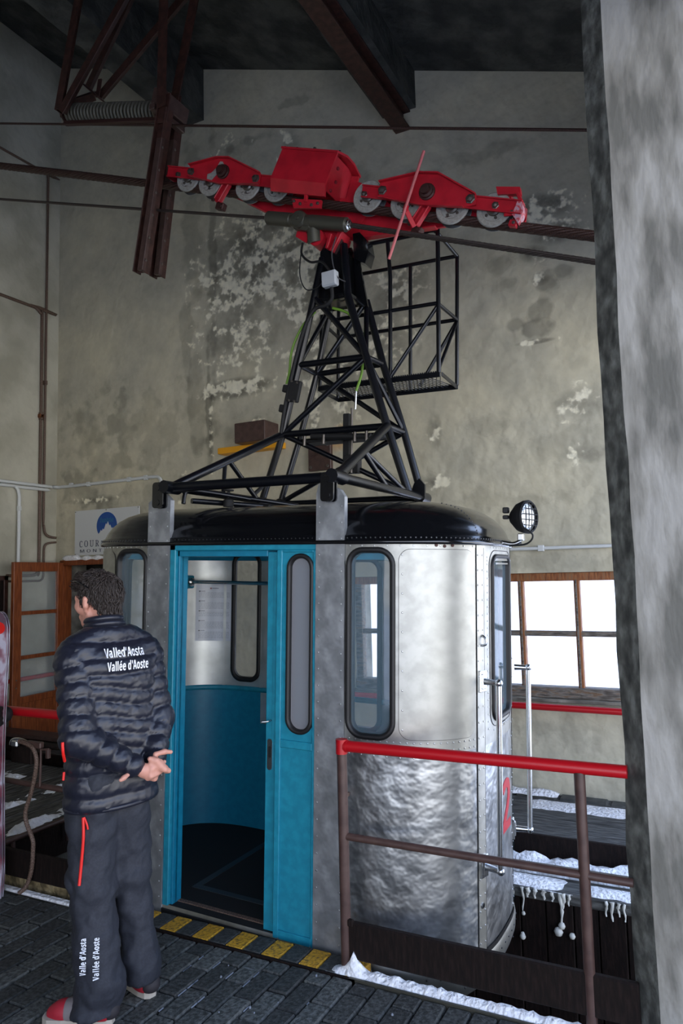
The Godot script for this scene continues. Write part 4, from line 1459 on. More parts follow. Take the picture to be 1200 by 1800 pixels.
	hose.call([Vector3(-0.10, 3.42, -0.36), Vector3(-0.21, 3.34, -0.38), Vector3(-0.29, 3.2, -0.39), Vector3(-0.31, 3.05, -0.39), Vector3(-0.325, 2.97, -0.38)], 0.008, "green_cable", "green_hose")
	hose.call([Vector3(-0.02, 3.46, -0.45), Vector3(0.10, 3.40, -0.47), Vector3(0.16, 3.25, -0.5), Vector3(0.165, 3.05, -0.52), Vector3(0.13, 2.9, -0.5)], 0.009, "green_cable", "green_hose")
	hose.call([Vector3(0.13, 2.9, -0.5), Vector3(0.125, 2.78, -0.5)], 0.008, "chrome", "hose_fitting")
	# small platform with ram at the middle level
	st = mb()
	cbox(st, Vector3(0.08, 2.58, -0.48), Vector3(0.045, 0.34, 0.05), 0.004)
	cbox(st, Vector3(0.05, 2.58, -0.48), Vector3(0.62, 0.02, 0.13), 0.003)
	cbox(st, Vector3(0.12, 2.42, -0.48), Vector3(0.10, 0.12, 0.06), 0.004)
	tube(st, [Vector3(-0.12, 2.60, -0.36), Vector3(0.3, 2.57, -0.36)], 0.018, 10)
	obj("middle_deck", st, M.black_matt, hg)
	st = mb()
	for x in [-0.16, -0.02, 0.2, 0.28]: tube(st, [Vector3(x, 2.60, -0.34), Vector3(x, 2.54, -0.34)], 0.01, 6)
	tube(st, [Vector3(0.125, 2.78, -0.45), Vector3(0.125, 2.36, -0.45)], 0.008, 8)
	stuff(obj("deck_bolts", st, M.bolt_steel, hg))
	# valve on the roof below the tower
	st = mb()
	tube(st, [Vector3(-0.45, 2.12, 0.0), Vector3(-0.2, 2.12, 0.0)], 0.015, 8)
	obj("roof_pipe", st, M.black_matt, hg)
	st = mb()
	lathe(st, [Vector2(0.03, 0), Vector2(0.03, 0.04), Vector2(0.008, 0.05), Vector2(0.008, 0.09), Vector2(0.03, 0.092), Vector2(0.03, 0.10), Vector2(0, 0.10)], Transform3D(Basis(), Vector3(-0.32, 2.105, 0.25)), 12)
	obj("roof_valve", st, M.black_matt, hg)
	st = mb()
	tube(st, smooth_path([Vector3(-0.46, 2.11, 0.48), Vector3(-0.455, 2.18, 0.46), Vector3(-0.40, 2.185, 0.40), Vector3(-0.2, 2.15, 0.2)], 5), 0.012, 8)
	obj("roof_rail", st, M.black_paint, hg)
	# ---- inspection cage behind the tower
	var zn := -0.64
	var zr := -0.94
	var cage := Node3D.new()
	cage.name = "inspection_cage"
	hg.add_child(cage)
	var bar := func(a: Vector3, b: Vector3, r := 0.013):
		var s := mb()
		tube(s, [a, b], r, 10)
		obj("cage_bar", s, M.black_paint, cage)
	st = mb()
	tube(st, smooth_path([Vector3(0.067, 3.937, zn), Vector3(0.50, 3.932, zn), Vector3(0.59, 3.938, zn), Vector3(0.632, 3.92, zn), Vector3(0.641, 3.86, zn), Vector3(0.645, 2.996, zn)], 6), 0.0145, 10)
	obj("cage_bar", st, M.black_paint, cage)
	st = mb()
	tube(st, [Vector3(0.29, 3.93, zn), Vector3(0.31, 3.68, zn), Vector3(0.312, 2.997, zn)], 0.0135, 10)
	obj("cage_bar", st, M.black_paint, cage)
	for b in [[0.635, 3.449, -0.215, 3.453, zn], [0.673, 3.87, -0.225, 3.876, zr], [0.67, 3.429, -0.225, 3.429, zr], [0.673, 3.87, 0.667, 2.981, zr], [0.334, 3.874, 0.333, 2.985, zr], [-0.229, 3.876, -0.23, 2.98, zr], [-0.205, 3.5, -0.215, 3.0, zn], [0.637, 3.43, 0.316, 3.01, zn], [0.67, 3.42, 0.40, 3.0, zr]]:
		bar.call(Vector3(b[0], b[1], b[4]), Vector3(b[2], b[3], b[4]))
	bar.call(Vector3(0.63, 3.925, zn), Vector3(0.673, 3.87, zr), 0.012)
	bar.call(Vector3(0.637, 3.449, zn), Vector3(0.67, 3.429, zr), 0.012)
	bar.call(Vector3(0.67, 3.42, zr), Vector3(0.645, 3.02, zn), 0.011)
	bar.call(Vector3(-0.21, 3.453, zn), Vector3(-0.227, 3.429, zr), 0.012)
	# expanded-metal floor: frame and diamond strands
	st = mb()
	for q in [[Vector3(-0.23, 2.985, zn), Vector3(0.655, 2.985, zn)], [Vector3(-0.23, 2.97, zr), Vector3(0.675, 2.97, zr)]]:
		beam(st, q[0], q[1], 0.035, 0.008)
	for x in [-0.23, 0.21, 0.665]: beam(st, Vector3(x, 2.985, zn), Vector3(x, 2.97, zr), 0.03, 0.008)
	obj("floor_frame", st, M.black_paint, cage)
	st = mb()
	var nx := 34
	for i in nx + 8:
		for sg in [1, -1]:
			var x0 := -0.23 + 0.885 * (i - 4) / nx
			var x1 = x0 + sg * 0.105
			var ta := 0.0
			var tb := 1.0
			var a := Vector3(x0, 2.985, zn); var b := Vector3(x1, 2.972, zr)
			if minf(x0, x1) < -0.23 or maxf(x0, x1) > 0.66: continue
			beam(st, a, b, 0.004, 0.006, Vector3.UP, 0.0)
	stuff(obj("grating", st, M.black_paint, cage))
	st = mb()
	for i in 60: ball(st, Vector3(-0.22 + 0.0148 * i, 3.004, zn), 0.006, 6)
	stuff(obj("grating_edge", st, M.black_paint, cage))

func build_carriage() -> void:
	var cg := thing("track_carriage", "red eight-wheeled carriage riding on the thick track cable", "carriage", Vector3(-2.244, 4.374, -4.15))
	cg.rotation_degrees.z = -20.29
	# wheels
	for u in [-1.105, -0.885, -0.535, -0.285, 0.452, 0.735, 1.055, 1.322]:
		var w := Node3D.new()
		w.name = "wheel"
		cg.add_child(w, true)
		w.position = Vector3(u, -0.072 - (0.012 if u > -1.0 and u < -0.8 or u > 0.6 and u < 1.2 or u > -0.6 and u < -0.5 else 0.0), 0)
		var st := mb()
		lathe(st, [Vector2(0.030, 0.030), Vector2(0.068, 0.030), Vector2(0.074, 0.038), Vector2(0.100, 0.038), Vector2(0.106, 0.032), Vector2(0.106, 0.026)], axis_xf(Vector3.ZERO, Vector3.BACK), 36)
		obj("wheel_flange", st, M.wheel_rim, w)
		st = mb()
		lathe(st, [Vector2(0.106, -0.026), Vector2(0.106, -0.032), Vector2(0.100, -0.038), Vector2(0.074, -0.038), Vector2(0.030, -0.030)], axis_xf(Vector3.ZERO, Vector3.BACK), 36)
		obj("wheel_flange", st, M.wheel_rim, w)
		st = mb()
		lathe(st, [Vector2(0.106, -0.026), Vector2(0.072, -0.006), Vector2(0.072, 0.006), Vector2(0.106, 0.026)], axis_xf(Vector3.ZERO, Vector3.BACK), 36)
		obj("wheel_tread", st, M.wheel_tread, w)
		st = mb()
		lathe(st, [Vector2(0.040, 0.028), Vector2(0.040, 0.044), Vector2(0.030, 0.052), Vector2(0, 0.052)], axis_xf(Vector3.ZERO, Vector3.BACK), 20)
		for k in 5:
			var a = TAU * k / 5.0 + u * 3.0
			bolt(st, Vector3(cos(a) * 0.052, sin(a) * 0.052, 0.030), Vector3.BACK, 0.009, 0.009)
		obj("hub", st, M.bolt_steel, w)
		st = mb()
		lathe(st, [Vector2(0, -0.05), Vector2(0.04, -0.044), Vector2(0.04, -0.028)], axis_xf(Vector3.ZERO, Vector3.BACK), 20)
		obj("rear_hub", st, M.bolt_steel, w)
	# rocker plates with flanged edges, front and back
	var plate := func(poly: PackedVector2Array, z: float, thick: float, called: String, m := "red_paint", lip := 0.03):
		var s := mb()
		prism(s, poly, z - thick / 2, z + thick / 2)
		for i in poly.size():
			var a := poly[i]; var b := poly[(i + 1) % poly.size()]
			if lip > 0.0 and absf(a.x - b.x) > 0.1:
				beam(s, Vector3(a.x, a.y, z + thick / 2 + lip / 2 - 0.002), Vector3(b.x, b.y, z + thick / 2 + lip / 2 - 0.002), 0.008, lip, Vector3.UP, 0.001)
		return obj(called, s, M[m], cg)
	for z in [0.075, -0.075]:
		plate.call(pv([-1.07, -0.005, -0.829, 0.066, -0.715, 0.073, -0.415, -0.010, -0.392, -0.088, -0.73, -0.117, -1.045, -0.084]), z, 0.012, "rocker_plate")
		plate.call(pv([0.54, 0.002, 0.795, 0.080, 0.928, 0.088, 1.205, -0.016, 1.222, -0.072, 1.15, -0.098, 0.871, -0.115, 0.565, -0.092]), z, 0.012, "rocker_plate")
		for q in [[-1.30, -0.84], [-0.59, -0.20], [0.41, 0.79], [1.0, 1.49]]:
			plate.call(pv([q[0], -0.018, q[1], -0.018, q[1] + 0.015, -0.092, q[0] + 0.015, -0.092]), z * 0.76, 0.010, "bogie_plate", "red_paint", 0.014)
	# closing pieces between the bogie plates
	var st := mb()
	for u in [-1.295, 1.488]:
		st = mb()
		cbox(st, Vector3(u, -0.058, 0), Vector3(0.012, 0.075, 0.12), 0.003)
		obj("end_plate", st, M.red_dark, cg)
	for u in [-0.99, -0.42, 0.59, 1.19]:
		st = mb()
		cbox(st, Vector3(u, -0.045, 0), Vector3(0.05, 0.05, 0.11), 0.004)
		obj("bogie_spacer", st, M.red_dark, cg)
	# pins and nuts
	for p in [[-1.044, -0.050, 0.088, 0.024], [-0.44, -0.052, 0.088, 0.024], [0.575, -0.045, 0.088, 0.024], [1.177, -0.043, 0.088, 0.024], [-1.177, -0.073, 0.066, 0.018], [-0.279, -0.075, 0.066, 0.018], [0.44, -0.075, 0.066, 0.018], [1.335, -0.058, 0.066, 0.018]]:
		st = mb()
		lathe(st, [Vector2(p[3] * 1.3, 0), Vector2(p[3] * 1.3, 0.006), Vector2(p[3], 0.008), Vector2(p[3] * 0.9, 0.022), Vector2(0, 0.026)], axis_xf(Vector3(p[0], p[1], p[2] - 0.008), Vector3.BACK), 6, true)
		obj("pin_nut", st, M.bolt_steel, cg)
	for u in [-0.742, 0.886]:
		st = mb()
		lathe(st, [Vector2(0.052, 0), Vector2(0.052, 0.012), Vector2(0.044, 0.016), Vector2(0.044, 0.03), Vector2(0.030, 0.034), Vector2(0.028, 0.055), Vector2(0, 0.058)], axis_xf(Vector3(u, -0.028, 0.08), Vector3.BACK), 20)
		tube(st, [Vector3(u, -0.028, 0.08), Vector3(u, -0.028, -0.12)], 0.03, 14)
		obj("pivot_nut", st, M.bolt_dark, cg)
	# chipped paint on the left plate
	st = mb()
	prism(st, pv([-0.885, -0.055, -0.875, -0.095, -0.84, -0.115, -0.82, -0.08, -0.775, -0.02, -0.755, 0.025, -0.775, 0.045, -0.80, 0.045, -0.815, 0.0, -0.85, -0.04]), 0.0815, 0.0823)
	obj("bare_patch", st, M.wheel_rim, cg)
	# guide brackets under the rockers
	for u in [-0.70, 0.89]:
		st = mb()
		beam(st, Vector3(u + 0.015, -0.10, 0.055), Vector3(u - 0.035, -0.245, 0.055), 0.055, 0.012)
		beam(st, Vector3(u - 0.01, -0.10, 0.075), Vector3(u - 0.06, -0.235, 0.075), 0.010, 0.035)
		beam(st, Vector3(u + 0.04, -0.10, 0.075), Vector3(u - 0.01, -0.24, 0.075), 0.010, 0.035)
		var gb := obj("guide_bracket", st, M.red_paint, cg)
		st = mb()
		cbox(st, Vector3(u - 0.01, -0.262, 0.045), Vector3(0.07, 0.05, 0.05), 0.006)
		bolt(st, Vector3(u - 0.055, -0.235, 0.09), Vector3.BACK, 0.014, 0.014); bolt(st, Vector3(u + 0.01, -0.262, 0.07), Vector3.BACK, 0.014, 0.014)
		obj("guide_shoe", st, M.bolt_dark, gb)
	# sighting rod with its arm
	st = mb()
	tube(st, [Vector3(0.824, 0.183, 0.16), Vector3(0.805, -0.49, 0.16)], 0.0095, 8)
	var rod := obj("sighting_rod", st, M.red_faded, cg)
	st = mb()
	beam(st, Vector3(0.808, -0.17, 0.145), Vector3(0.878, -0.255, 0.10), 0.03, 0.012)
	cbox(st, Vector3(0.812, -0.165, 0.15), Vector3(0.025, 0.04, 0.03), 0.004)
	obj("rod_arm", st, M.red_paint, rod)
	# housing over the middle
	st = mb()
	var hp := PackedVector2Array([Vector2(-0.165, 0.150), Vector2(-0.20, -0.085), Vector2(-0.165, -0.150), Vector2(0.165, -0.150), Vector2(0.20, -0.085), Vector2(0.165, 0.150)])
	var hx := Transform3D(Basis(Vector3(0, 0, 1), Vector3(0, 1, 0), Vector3(-1, 0, 0)), Vector3(0, 0, 0))
	# front and back cheeks, lid: the right end stays open under the lid
	prism(st, pv([-0.165, 0.130, -0.20, -0.085, -0.165, -0.155, -0.152, -0.155, -0.186, -0.085, -0.152, 0.130]), -0.22, 0.22, hx)
	prism(st, pv([0.165, 0.130, 0.20, -0.085, 0.165, -0.155, 0.152, -0.155, 0.186, -0.085, 0.152, 0.130]), -0.22, 0.22, hx)
	cbox(st, Vector3(-0.205, 0.02, 0), Vector3(0.012, 0.26, 0.33), 0.002)
	cbox(st, Vector3(0.16, 0.03, 0), Vector3(0.012, 0.24, 0.31), 0.002)
	var hs := obj("housing", st, M.red_paint, cg)
	st = mb()
	prism(st, pv([-0.175, 0.128, -0.05, 0.158, 0.05, 0.158, 0.175, 0.128, 0.175, 0.142, 0.05, 0.172, -0.05, 0.172, -0.175, 0.142]), -0.225, 0.225, hx)
	obj("housing_lid", st, M.red_paint, hs)
	st = mb()
	for q in [[0.02, 0.14], [-0.15, 0.1], [0.19, 0.1], [0.19, -0.02], [0.19, -0.12]]:
		st = mb()
		bolt(st, Vector3(q[0], 0.160 if absf(q[1]) < 0.12 else 0.150, q[1]), Vector3.UP, 0.011, 0.016)
		obj("lid_bolt", st, M.chrome, hs)
	st = mb()
	for p in [Vector3(0.222, 0.05, 0.12), Vector3(0.222, -0.03, 0.10), Vector3(0.222, -0.10, 0.13)]:
		st = mb()
		bolt(st, p, Vector3.RIGHT, 0.012, 0.012)
		obj("housing_bolt", st, M.red_dark, hs)
	# clamp plate below the housing
	st = mb()
	prism(st, pv([-0.045, -0.185, 0.19, -0.172, 0.20, -0.225, -0.01, -0.245]), 0.13, 0.145)
	beam(st, Vector3(0.06, -0.13, 0.15), Vector3(0.075, -0.20, 0.15), 0.025, 0.02)
	var cp := obj("clamp_plate", st, M.red_paint, cg)
	st = mb()
	for q in [[-0.02, -0.20], [0.035, -0.213], [0.125, -0.212], [0.17, -0.197]]:
		st = mb()
		bolt(st, Vector3(q[0], q[1], 0.145), Vector3.BACK, 0.011, 0.012)
		obj("clamp_bolt", st, M.bolt_steel, cp)
	# long centre beam behind the cable, the cheek under the housing, and the yoke
	st = mb()
	prism(st, pv([-0.80, -0.05, 0.95, -0.05, 1.10, -0.13, 0.93, -0.170, 0.42, -0.305, -0.05, -0.305, -0.62, -0.155, -0.80, -0.12]), -0.115, -0.095)
	beam(st, Vector3(0.93, -0.170, -0.09), Vector3(0.42, -0.305, -0.09), 0.012, 0.06)
	beam(st, Vector3(-0.62, -0.155, -0.09), Vector3(-0.05, -0.305, -0.09), 0.012, 0.06)
	prism(st, pv([0.225, 0.07, 0.42, 0.03, 0.40, -0.33, 0.225, -0.33]), -0.09, -0.07)
	obj("centre_beam", st, M.red_paint, cg)
	st = mb()
	cbox(st, Vector3(0.19, -0.36, -0.01), Vector3(0.34, 0.05, 0.14), 0.006)
	prism(st, pv([0.03, -0.37, 0.10, -0.37, 0.14, -0.42, 0.12, -0.44, 0.03, -0.41]), 0.07, 0.09)
	beam(st, Vector3(0.36, -0.33, 0.03), Vector3(0.33, -0.47, 0.03), 0.03, 0.12)
	beam(st, Vector3(0.30, -0.36, 0.08), Vector3(0.30, -0.46, 0.08), 0.05, 0.02)
	tube(st, [Vector3(0.20, -0.40, 0.10), Vector3(0.20, -0.40, -0.14)], 0.055, 16)
	obj("yoke", st, M.red_paint, cg)
	# haul-rope socket: two turned sleeves and the cross boss
	st = mb()
	var ga := Vector3(-0.215, -0.325, 0.125); var gb2 := Vector3(0.425, -0.302, 0.125)
	var gd := (gb2 - ga).normalized()
	lathe(st, [Vector2(0.010, -0.004), Vector2(0.035, 0.0), Vector2(0.046, 0.012), Vector2(0.046, 0.20), Vector2(0.043, 0.205), Vector2(0.043, 0.36), Vector2(0.045, 0.365), Vector2(0.045, 0.615), Vector2(0.046, 0.616), Vector2(0.046, 0.63), Vector2(0.036, 0.640), Vector2(0.020, 0.640)], axis_xf(ga, gd), 28)
	var mid := ga + gd * 0.275
	lathe(st, [Vector2(0.058, -0.03), Vector2(0.058, 0.03), Vector2(0.048, 0.046), Vector2(0.014, 0.05), Vector2(0.012, 0.056), Vector2(0, 0.058)], axis_xf(mid, Vector3.BACK), 24)
	cbox(st, mid + Vector3(0.03, -0.01, -0.01), Vector3(0.16, 0.10, 0.07), 0.02)
	tube(st, [mid + Vector3(0.10, -0.03, -0.02), mid + Vector3(0.13, -0.11, -0.05)], [0.045, 0.055], 16)
	var gp := obj("rope_socket", st, M.olive_steel, cg)
	st = mb()
	lathe(st, [Vector2(0.034, 0), Vector2(0.034, 0.01), Vector2(0.022, 0.014), Vector2(0.022, 0.024), Vector2(0.012, 0.028), Vector2(0.010, 0.04)], axis_xf(gb2, gd), 20)
	obj("socket_nut", st, M.chrome, gp)
	# bumper at the valley end
	st = mb()
	prism(st, pv([1.300, 0.055, 1.445, 0.066, 1.462, 0.028, 1.325, 0.010]), 0.015, 0.055)
	beam(st, Vector3(1.36, 0.03, 0.0), Vector3(1.36, -0.03, 0.0), 0.05, 0.08)
	beam(st, Vector3(1.44, 0.03, 0.035), Vector3(1.49, -0.03, 0.035), 0.02, 0.05)
	beam(st, Vector3(1.40, -0.095, 0.055), Vector3(1.50, -0.075, 0.055), 0.04, 0.012)
	cbox(st, Vector3(1.47, -0.145, 0.03), Vector3(0.05, 0.04, 0.06), 0.004)
	obj("bumper", st, M.red_paint, cg)
	st = mb()
	prism(st, pv([1.462, -0.01, 1.49, -0.025, 1.512, -0.075, 1.505, -0.15, 1.475, -0.12, 1.452, -0.10]), 0.0, 0.065)
	obj("bumper_shoe", st, M.pink_worn, cg)
	st = mb()
	for p in [Vector3(1.445, -0.085, 0.06), Vector3(1.475, -0.145, 0.06)]:
		st = mb()
		bolt(st, p, Vector3.BACK, 0.010, 0.010)
		obj("bumper_bolt", st, M.bolt_steel, cg)

func rope(called: String, a: Vector3, b: Vector3, r: float, m: Material, label: String, strands := 0, sag := 0.0) -> void:
	var st := mb()
	var d := (b - a).normalized()
	var x := d.cross(Vector3.UP).normalized()
	var y := x.cross(d)
	var L := a.distance_to(b)
	if strands == 0:
		tube(st, [a, b], r, 8)
	else:
		var n := int(L / 0.022)
		for k in strands:
			var pts := []
			for i in n + 1:
				var t := float(i) / n
				var an := TAU * (t * L / (r * 14.0) + float(k) / strands)
				pts.append(a.lerp(b, t) + (x * cos(an) + y * sin(an)) * r * 0.64)
			tube(st, pts, r * 0.42, 6)
		tube(st, [a, b], r * 0.55, 6)
	var o := obj(called, st, m)
	tag(o, label, "cable")

func build_cables() -> void:
	# the track cable follows the carriage's slope; the thinner ropes run beside and above it
	var cg := Transform3D(Basis(Vector3.BACK, deg_to_rad(-20.29)), Vector3(-2.244, 4.374, -4.15))
	rope("track_cable", cg * Vector3(-4.72, -0.128, 0), cg * Vector3(3.2, -0.150, 0), 0.030, M.cable_brown, "thick brown twisted track cable under the red carriage wheels", 7)
	rope("haul_rope", cg * Vector3(-4.75, -0.542, 0.125), cg * Vector3(-0.215, -0.325, 0.125), 0.011, M.cable_steel, "thin dark haul rope entering the left end of the socket")
	rope("haul_rope", cg * Vector3(0.43, -0.302, 0.125), cg * Vector3(3.2, -0.352, 0.125), 0.016, M.cable_steel, "grey twisted haul rope leaving the right end of the socket", 6)
	rope("upper_rope", cg * Vector3(-4.72, 0.195, 0.0), cg * Vector3(3.2, 0.497, 0.0), 0.0095, M.cable_brown, "thin brown rope stretched high above the carriage, in front of the spring")

func build_rope_guide() -> void:
	var rg := thing("rope_guide", "brown steel rope guide hanging from the roof with a coil spring and two slotted rails", "rope guide", Vector3(-3.9, 5.5, -4.15))
	var o := rg.position
	var ang := func(called: String, a: Vector3, b: Vector3, w: float, m := "brown_steel"):
		var st := mb()
		var d := (b - a)
		var bs := look_basis(d, Vector3.BACK)
		var c := (a + b) / 2 - o
		cbox(st, c + bs.y * (w / 2), Vector3(d.length(), 0.008, w), 0.001, bs)
		cbox(st, c + bs.z * (-w / 2 + 0.004) + bs.y * 0.0, Vector3(d.length(), w, 0.008), 0.001, bs)
		return obj(called, st, M[m], rg)
	var up := func(a: Vector3, b: Vector3) -> Vector3:           # run on to the ceiling
		var d := b - a
		var t := 1.0
		while t < 8.0 and (a + d * t).y < ceil_y((a + d * t).x) - 0.0: t += 0.01
		return a + d * t
	var zf := -4.0
	var zb := -4.3
	var V := func(x: float, y: float, z: float) -> Vector3: return Vector3(x, y, z)
	ang.call("hanger_angle", Vector3(-4.508, 5.53, zf), up.call(Vector3(-4.508, 5.542, zf), Vector3(-4.294, 6.421, zf)), 0.075)
	ang.call("hanger_angle", Vector3(-4.475, 5.50, zf), up.call(Vector3(-4.462, 5.528, zf), Vector3(-3.804, 6.222, zf)), 0.075)
	ang.call("hanger_angle", Vector3(-4.50, 5.90, zb), up.call(Vector3(-4.50, 5.918, zb), Vector3(-4.159, 6.364, zb)), 0.07)
	ang.call("hanger_angle", Vector3(-4.367, 5.77, zb), up.call(Vector3(-4.367, 5.786, zb), Vector3(-3.47, 6.31, zb)), 0.075)
	ang.call("hanger_angle", Vector3(-4.50, 5.56, zf), Vector3(-4.42, 5.82, zb), 0.07)
	# the two rails, each a channel with a toe strip
	for q in [[Vector3(-3.660, 3.985, zf), Vector3(-3.425, 5.19, zf), Vector3(-3.40, 6.06, zf)], [Vector3(-3.765, 4.085, zb), Vector3(-3.57, 5.40, zb), Vector3(-3.345, 6.26, zb)]]:
		var st := mb()
		var a: Vector3 = q[0] - o; var b: Vector3 = q[1] - o
		var bs := look_basis(b - a, Vector3.BACK)
		var c := (a + b) / 2
		var L := a.distance_to(b)
		cbox(st, c, Vector3(L, 0.010, 0.085), 0.002, bs)
		cbox(st, c + bs.z * 0.042 , Vector3(L, 0.085, 0.010), 0.002, bs)
		cbox(st, c - bs.z * 0.042, Vector3(L, 0.085, 0.010), 0.002, bs)
		obj("guide_rail", st, M.brown_steel, rg)
		st = mb()
		var a2 := a.lerp(b, 0.0); var b2 := a.lerp(b, 0.80)
		beam(st, a2 + bs.z * 0.045 + bs.y * 0.045, b2 + bs.z * 0.045 + bs.y * 0.045, 0.035, 0.055, Vector3.BACK, 0.004)
		var toe := obj("toe_strip", st, M.brown_paint, rg)
		st = mb()
		for k in 6: bolt(st, a2.lerp(b2, 0.08 + 0.17 * k) + bs.z * 0.075 + bs.y * 0.045, bs.z, 0.010, 0.006)
		stuff(obj("toe_bolt", st, M.bolt_steel, toe))
		ang.call("upper_rail", q[1], up.call(q[1], q[2]), 0.085)
		st = mb()
		cbox(st, b + bs.y * 0.02, Vector3(0.22, 0.012, 0.11), 0.003, bs)
		obj("splice_plate", st, M.brown_steel, rg)
	var st := mb()
	cbox(st, Vector3(-3.50, 5.33, -4.15) - o, Vector3(0.12, 0.09, 0.32), 0.006, Basis(Vector3.BACK, 1.3))
	cbox(st, Vector3(-3.53, 5.24, -4.15) - o, Vector3(0.05, 0.05, 0.36), 0.006)
	obj("rail_yoke", st, M.brown_paint, rg)
	st = mb()
	cbox(st, Vector3(-4.31, 5.72, -4.15) - o, Vector3(0.24, 0.012, 0.10), 0.002, Basis(Vector3.BACK, -0.8))
	cbox(st, Vector3(-4.25, 5.74, -4.15) - o, Vector3(0.04, 0.15, 0.012), 0.002, Basis(Vector3.BACK, -0.2))
	obj("spring_bracket", st, M.brown_steel, rg)
	# coil spring on its rod
	st = mb()
	var sa := Vector3(-4.58, 5.622, -4.15) - o; var sb := Vector3(-3.60, 5.318, -4.15) - o
	var d := (sb - sa).normalized()
	var x := d.cross(Vector3.BACK).normalized()
	var z := d.cross(x)
	var pts := []
	var turns := 27
	for i in turns * 18 + 1:
		var t := float(i) / (turns * 18)
		var an := TAU * turns * t
		pts.append(sa.lerp(sb, t) + (x * cos(an) + z * sin(an)) * 0.072)
	tube(st, pts, 0.0125, 7)
	obj("coil_spring", st, M.spring_steel, rg)
	st = mb()
	tube(st, [sa - d * 0.06, sb + d * 0.10], 0.026, 10)
	lathe(st, [Vector2(0, -0.012), Vector2(0.085, -0.012), Vector2(0.085, 0.0), Vector2(0, 0.0)], axis_xf(sa, d), 24)
	lathe(st, [Vector2(0, 0), Vector2(0.085, 0), Vector2(0.085, 0.02), Vector2(0, 0.02)], axis_xf(sb, d), 24)
	bolt(st, sa - d * 0.06, -d, 0.04, 0.03)
	obj("spring_rod", st, M.brown_steel, rg)
	st = mb()
	beam(st, sa + Vector3(-0.02, -0.095, 0.03), sb + Vector3(0.02, -0.085, 0.03), 0.03, 0.04)
	obj("spring_tray", st, M.bolt_dark, rg)

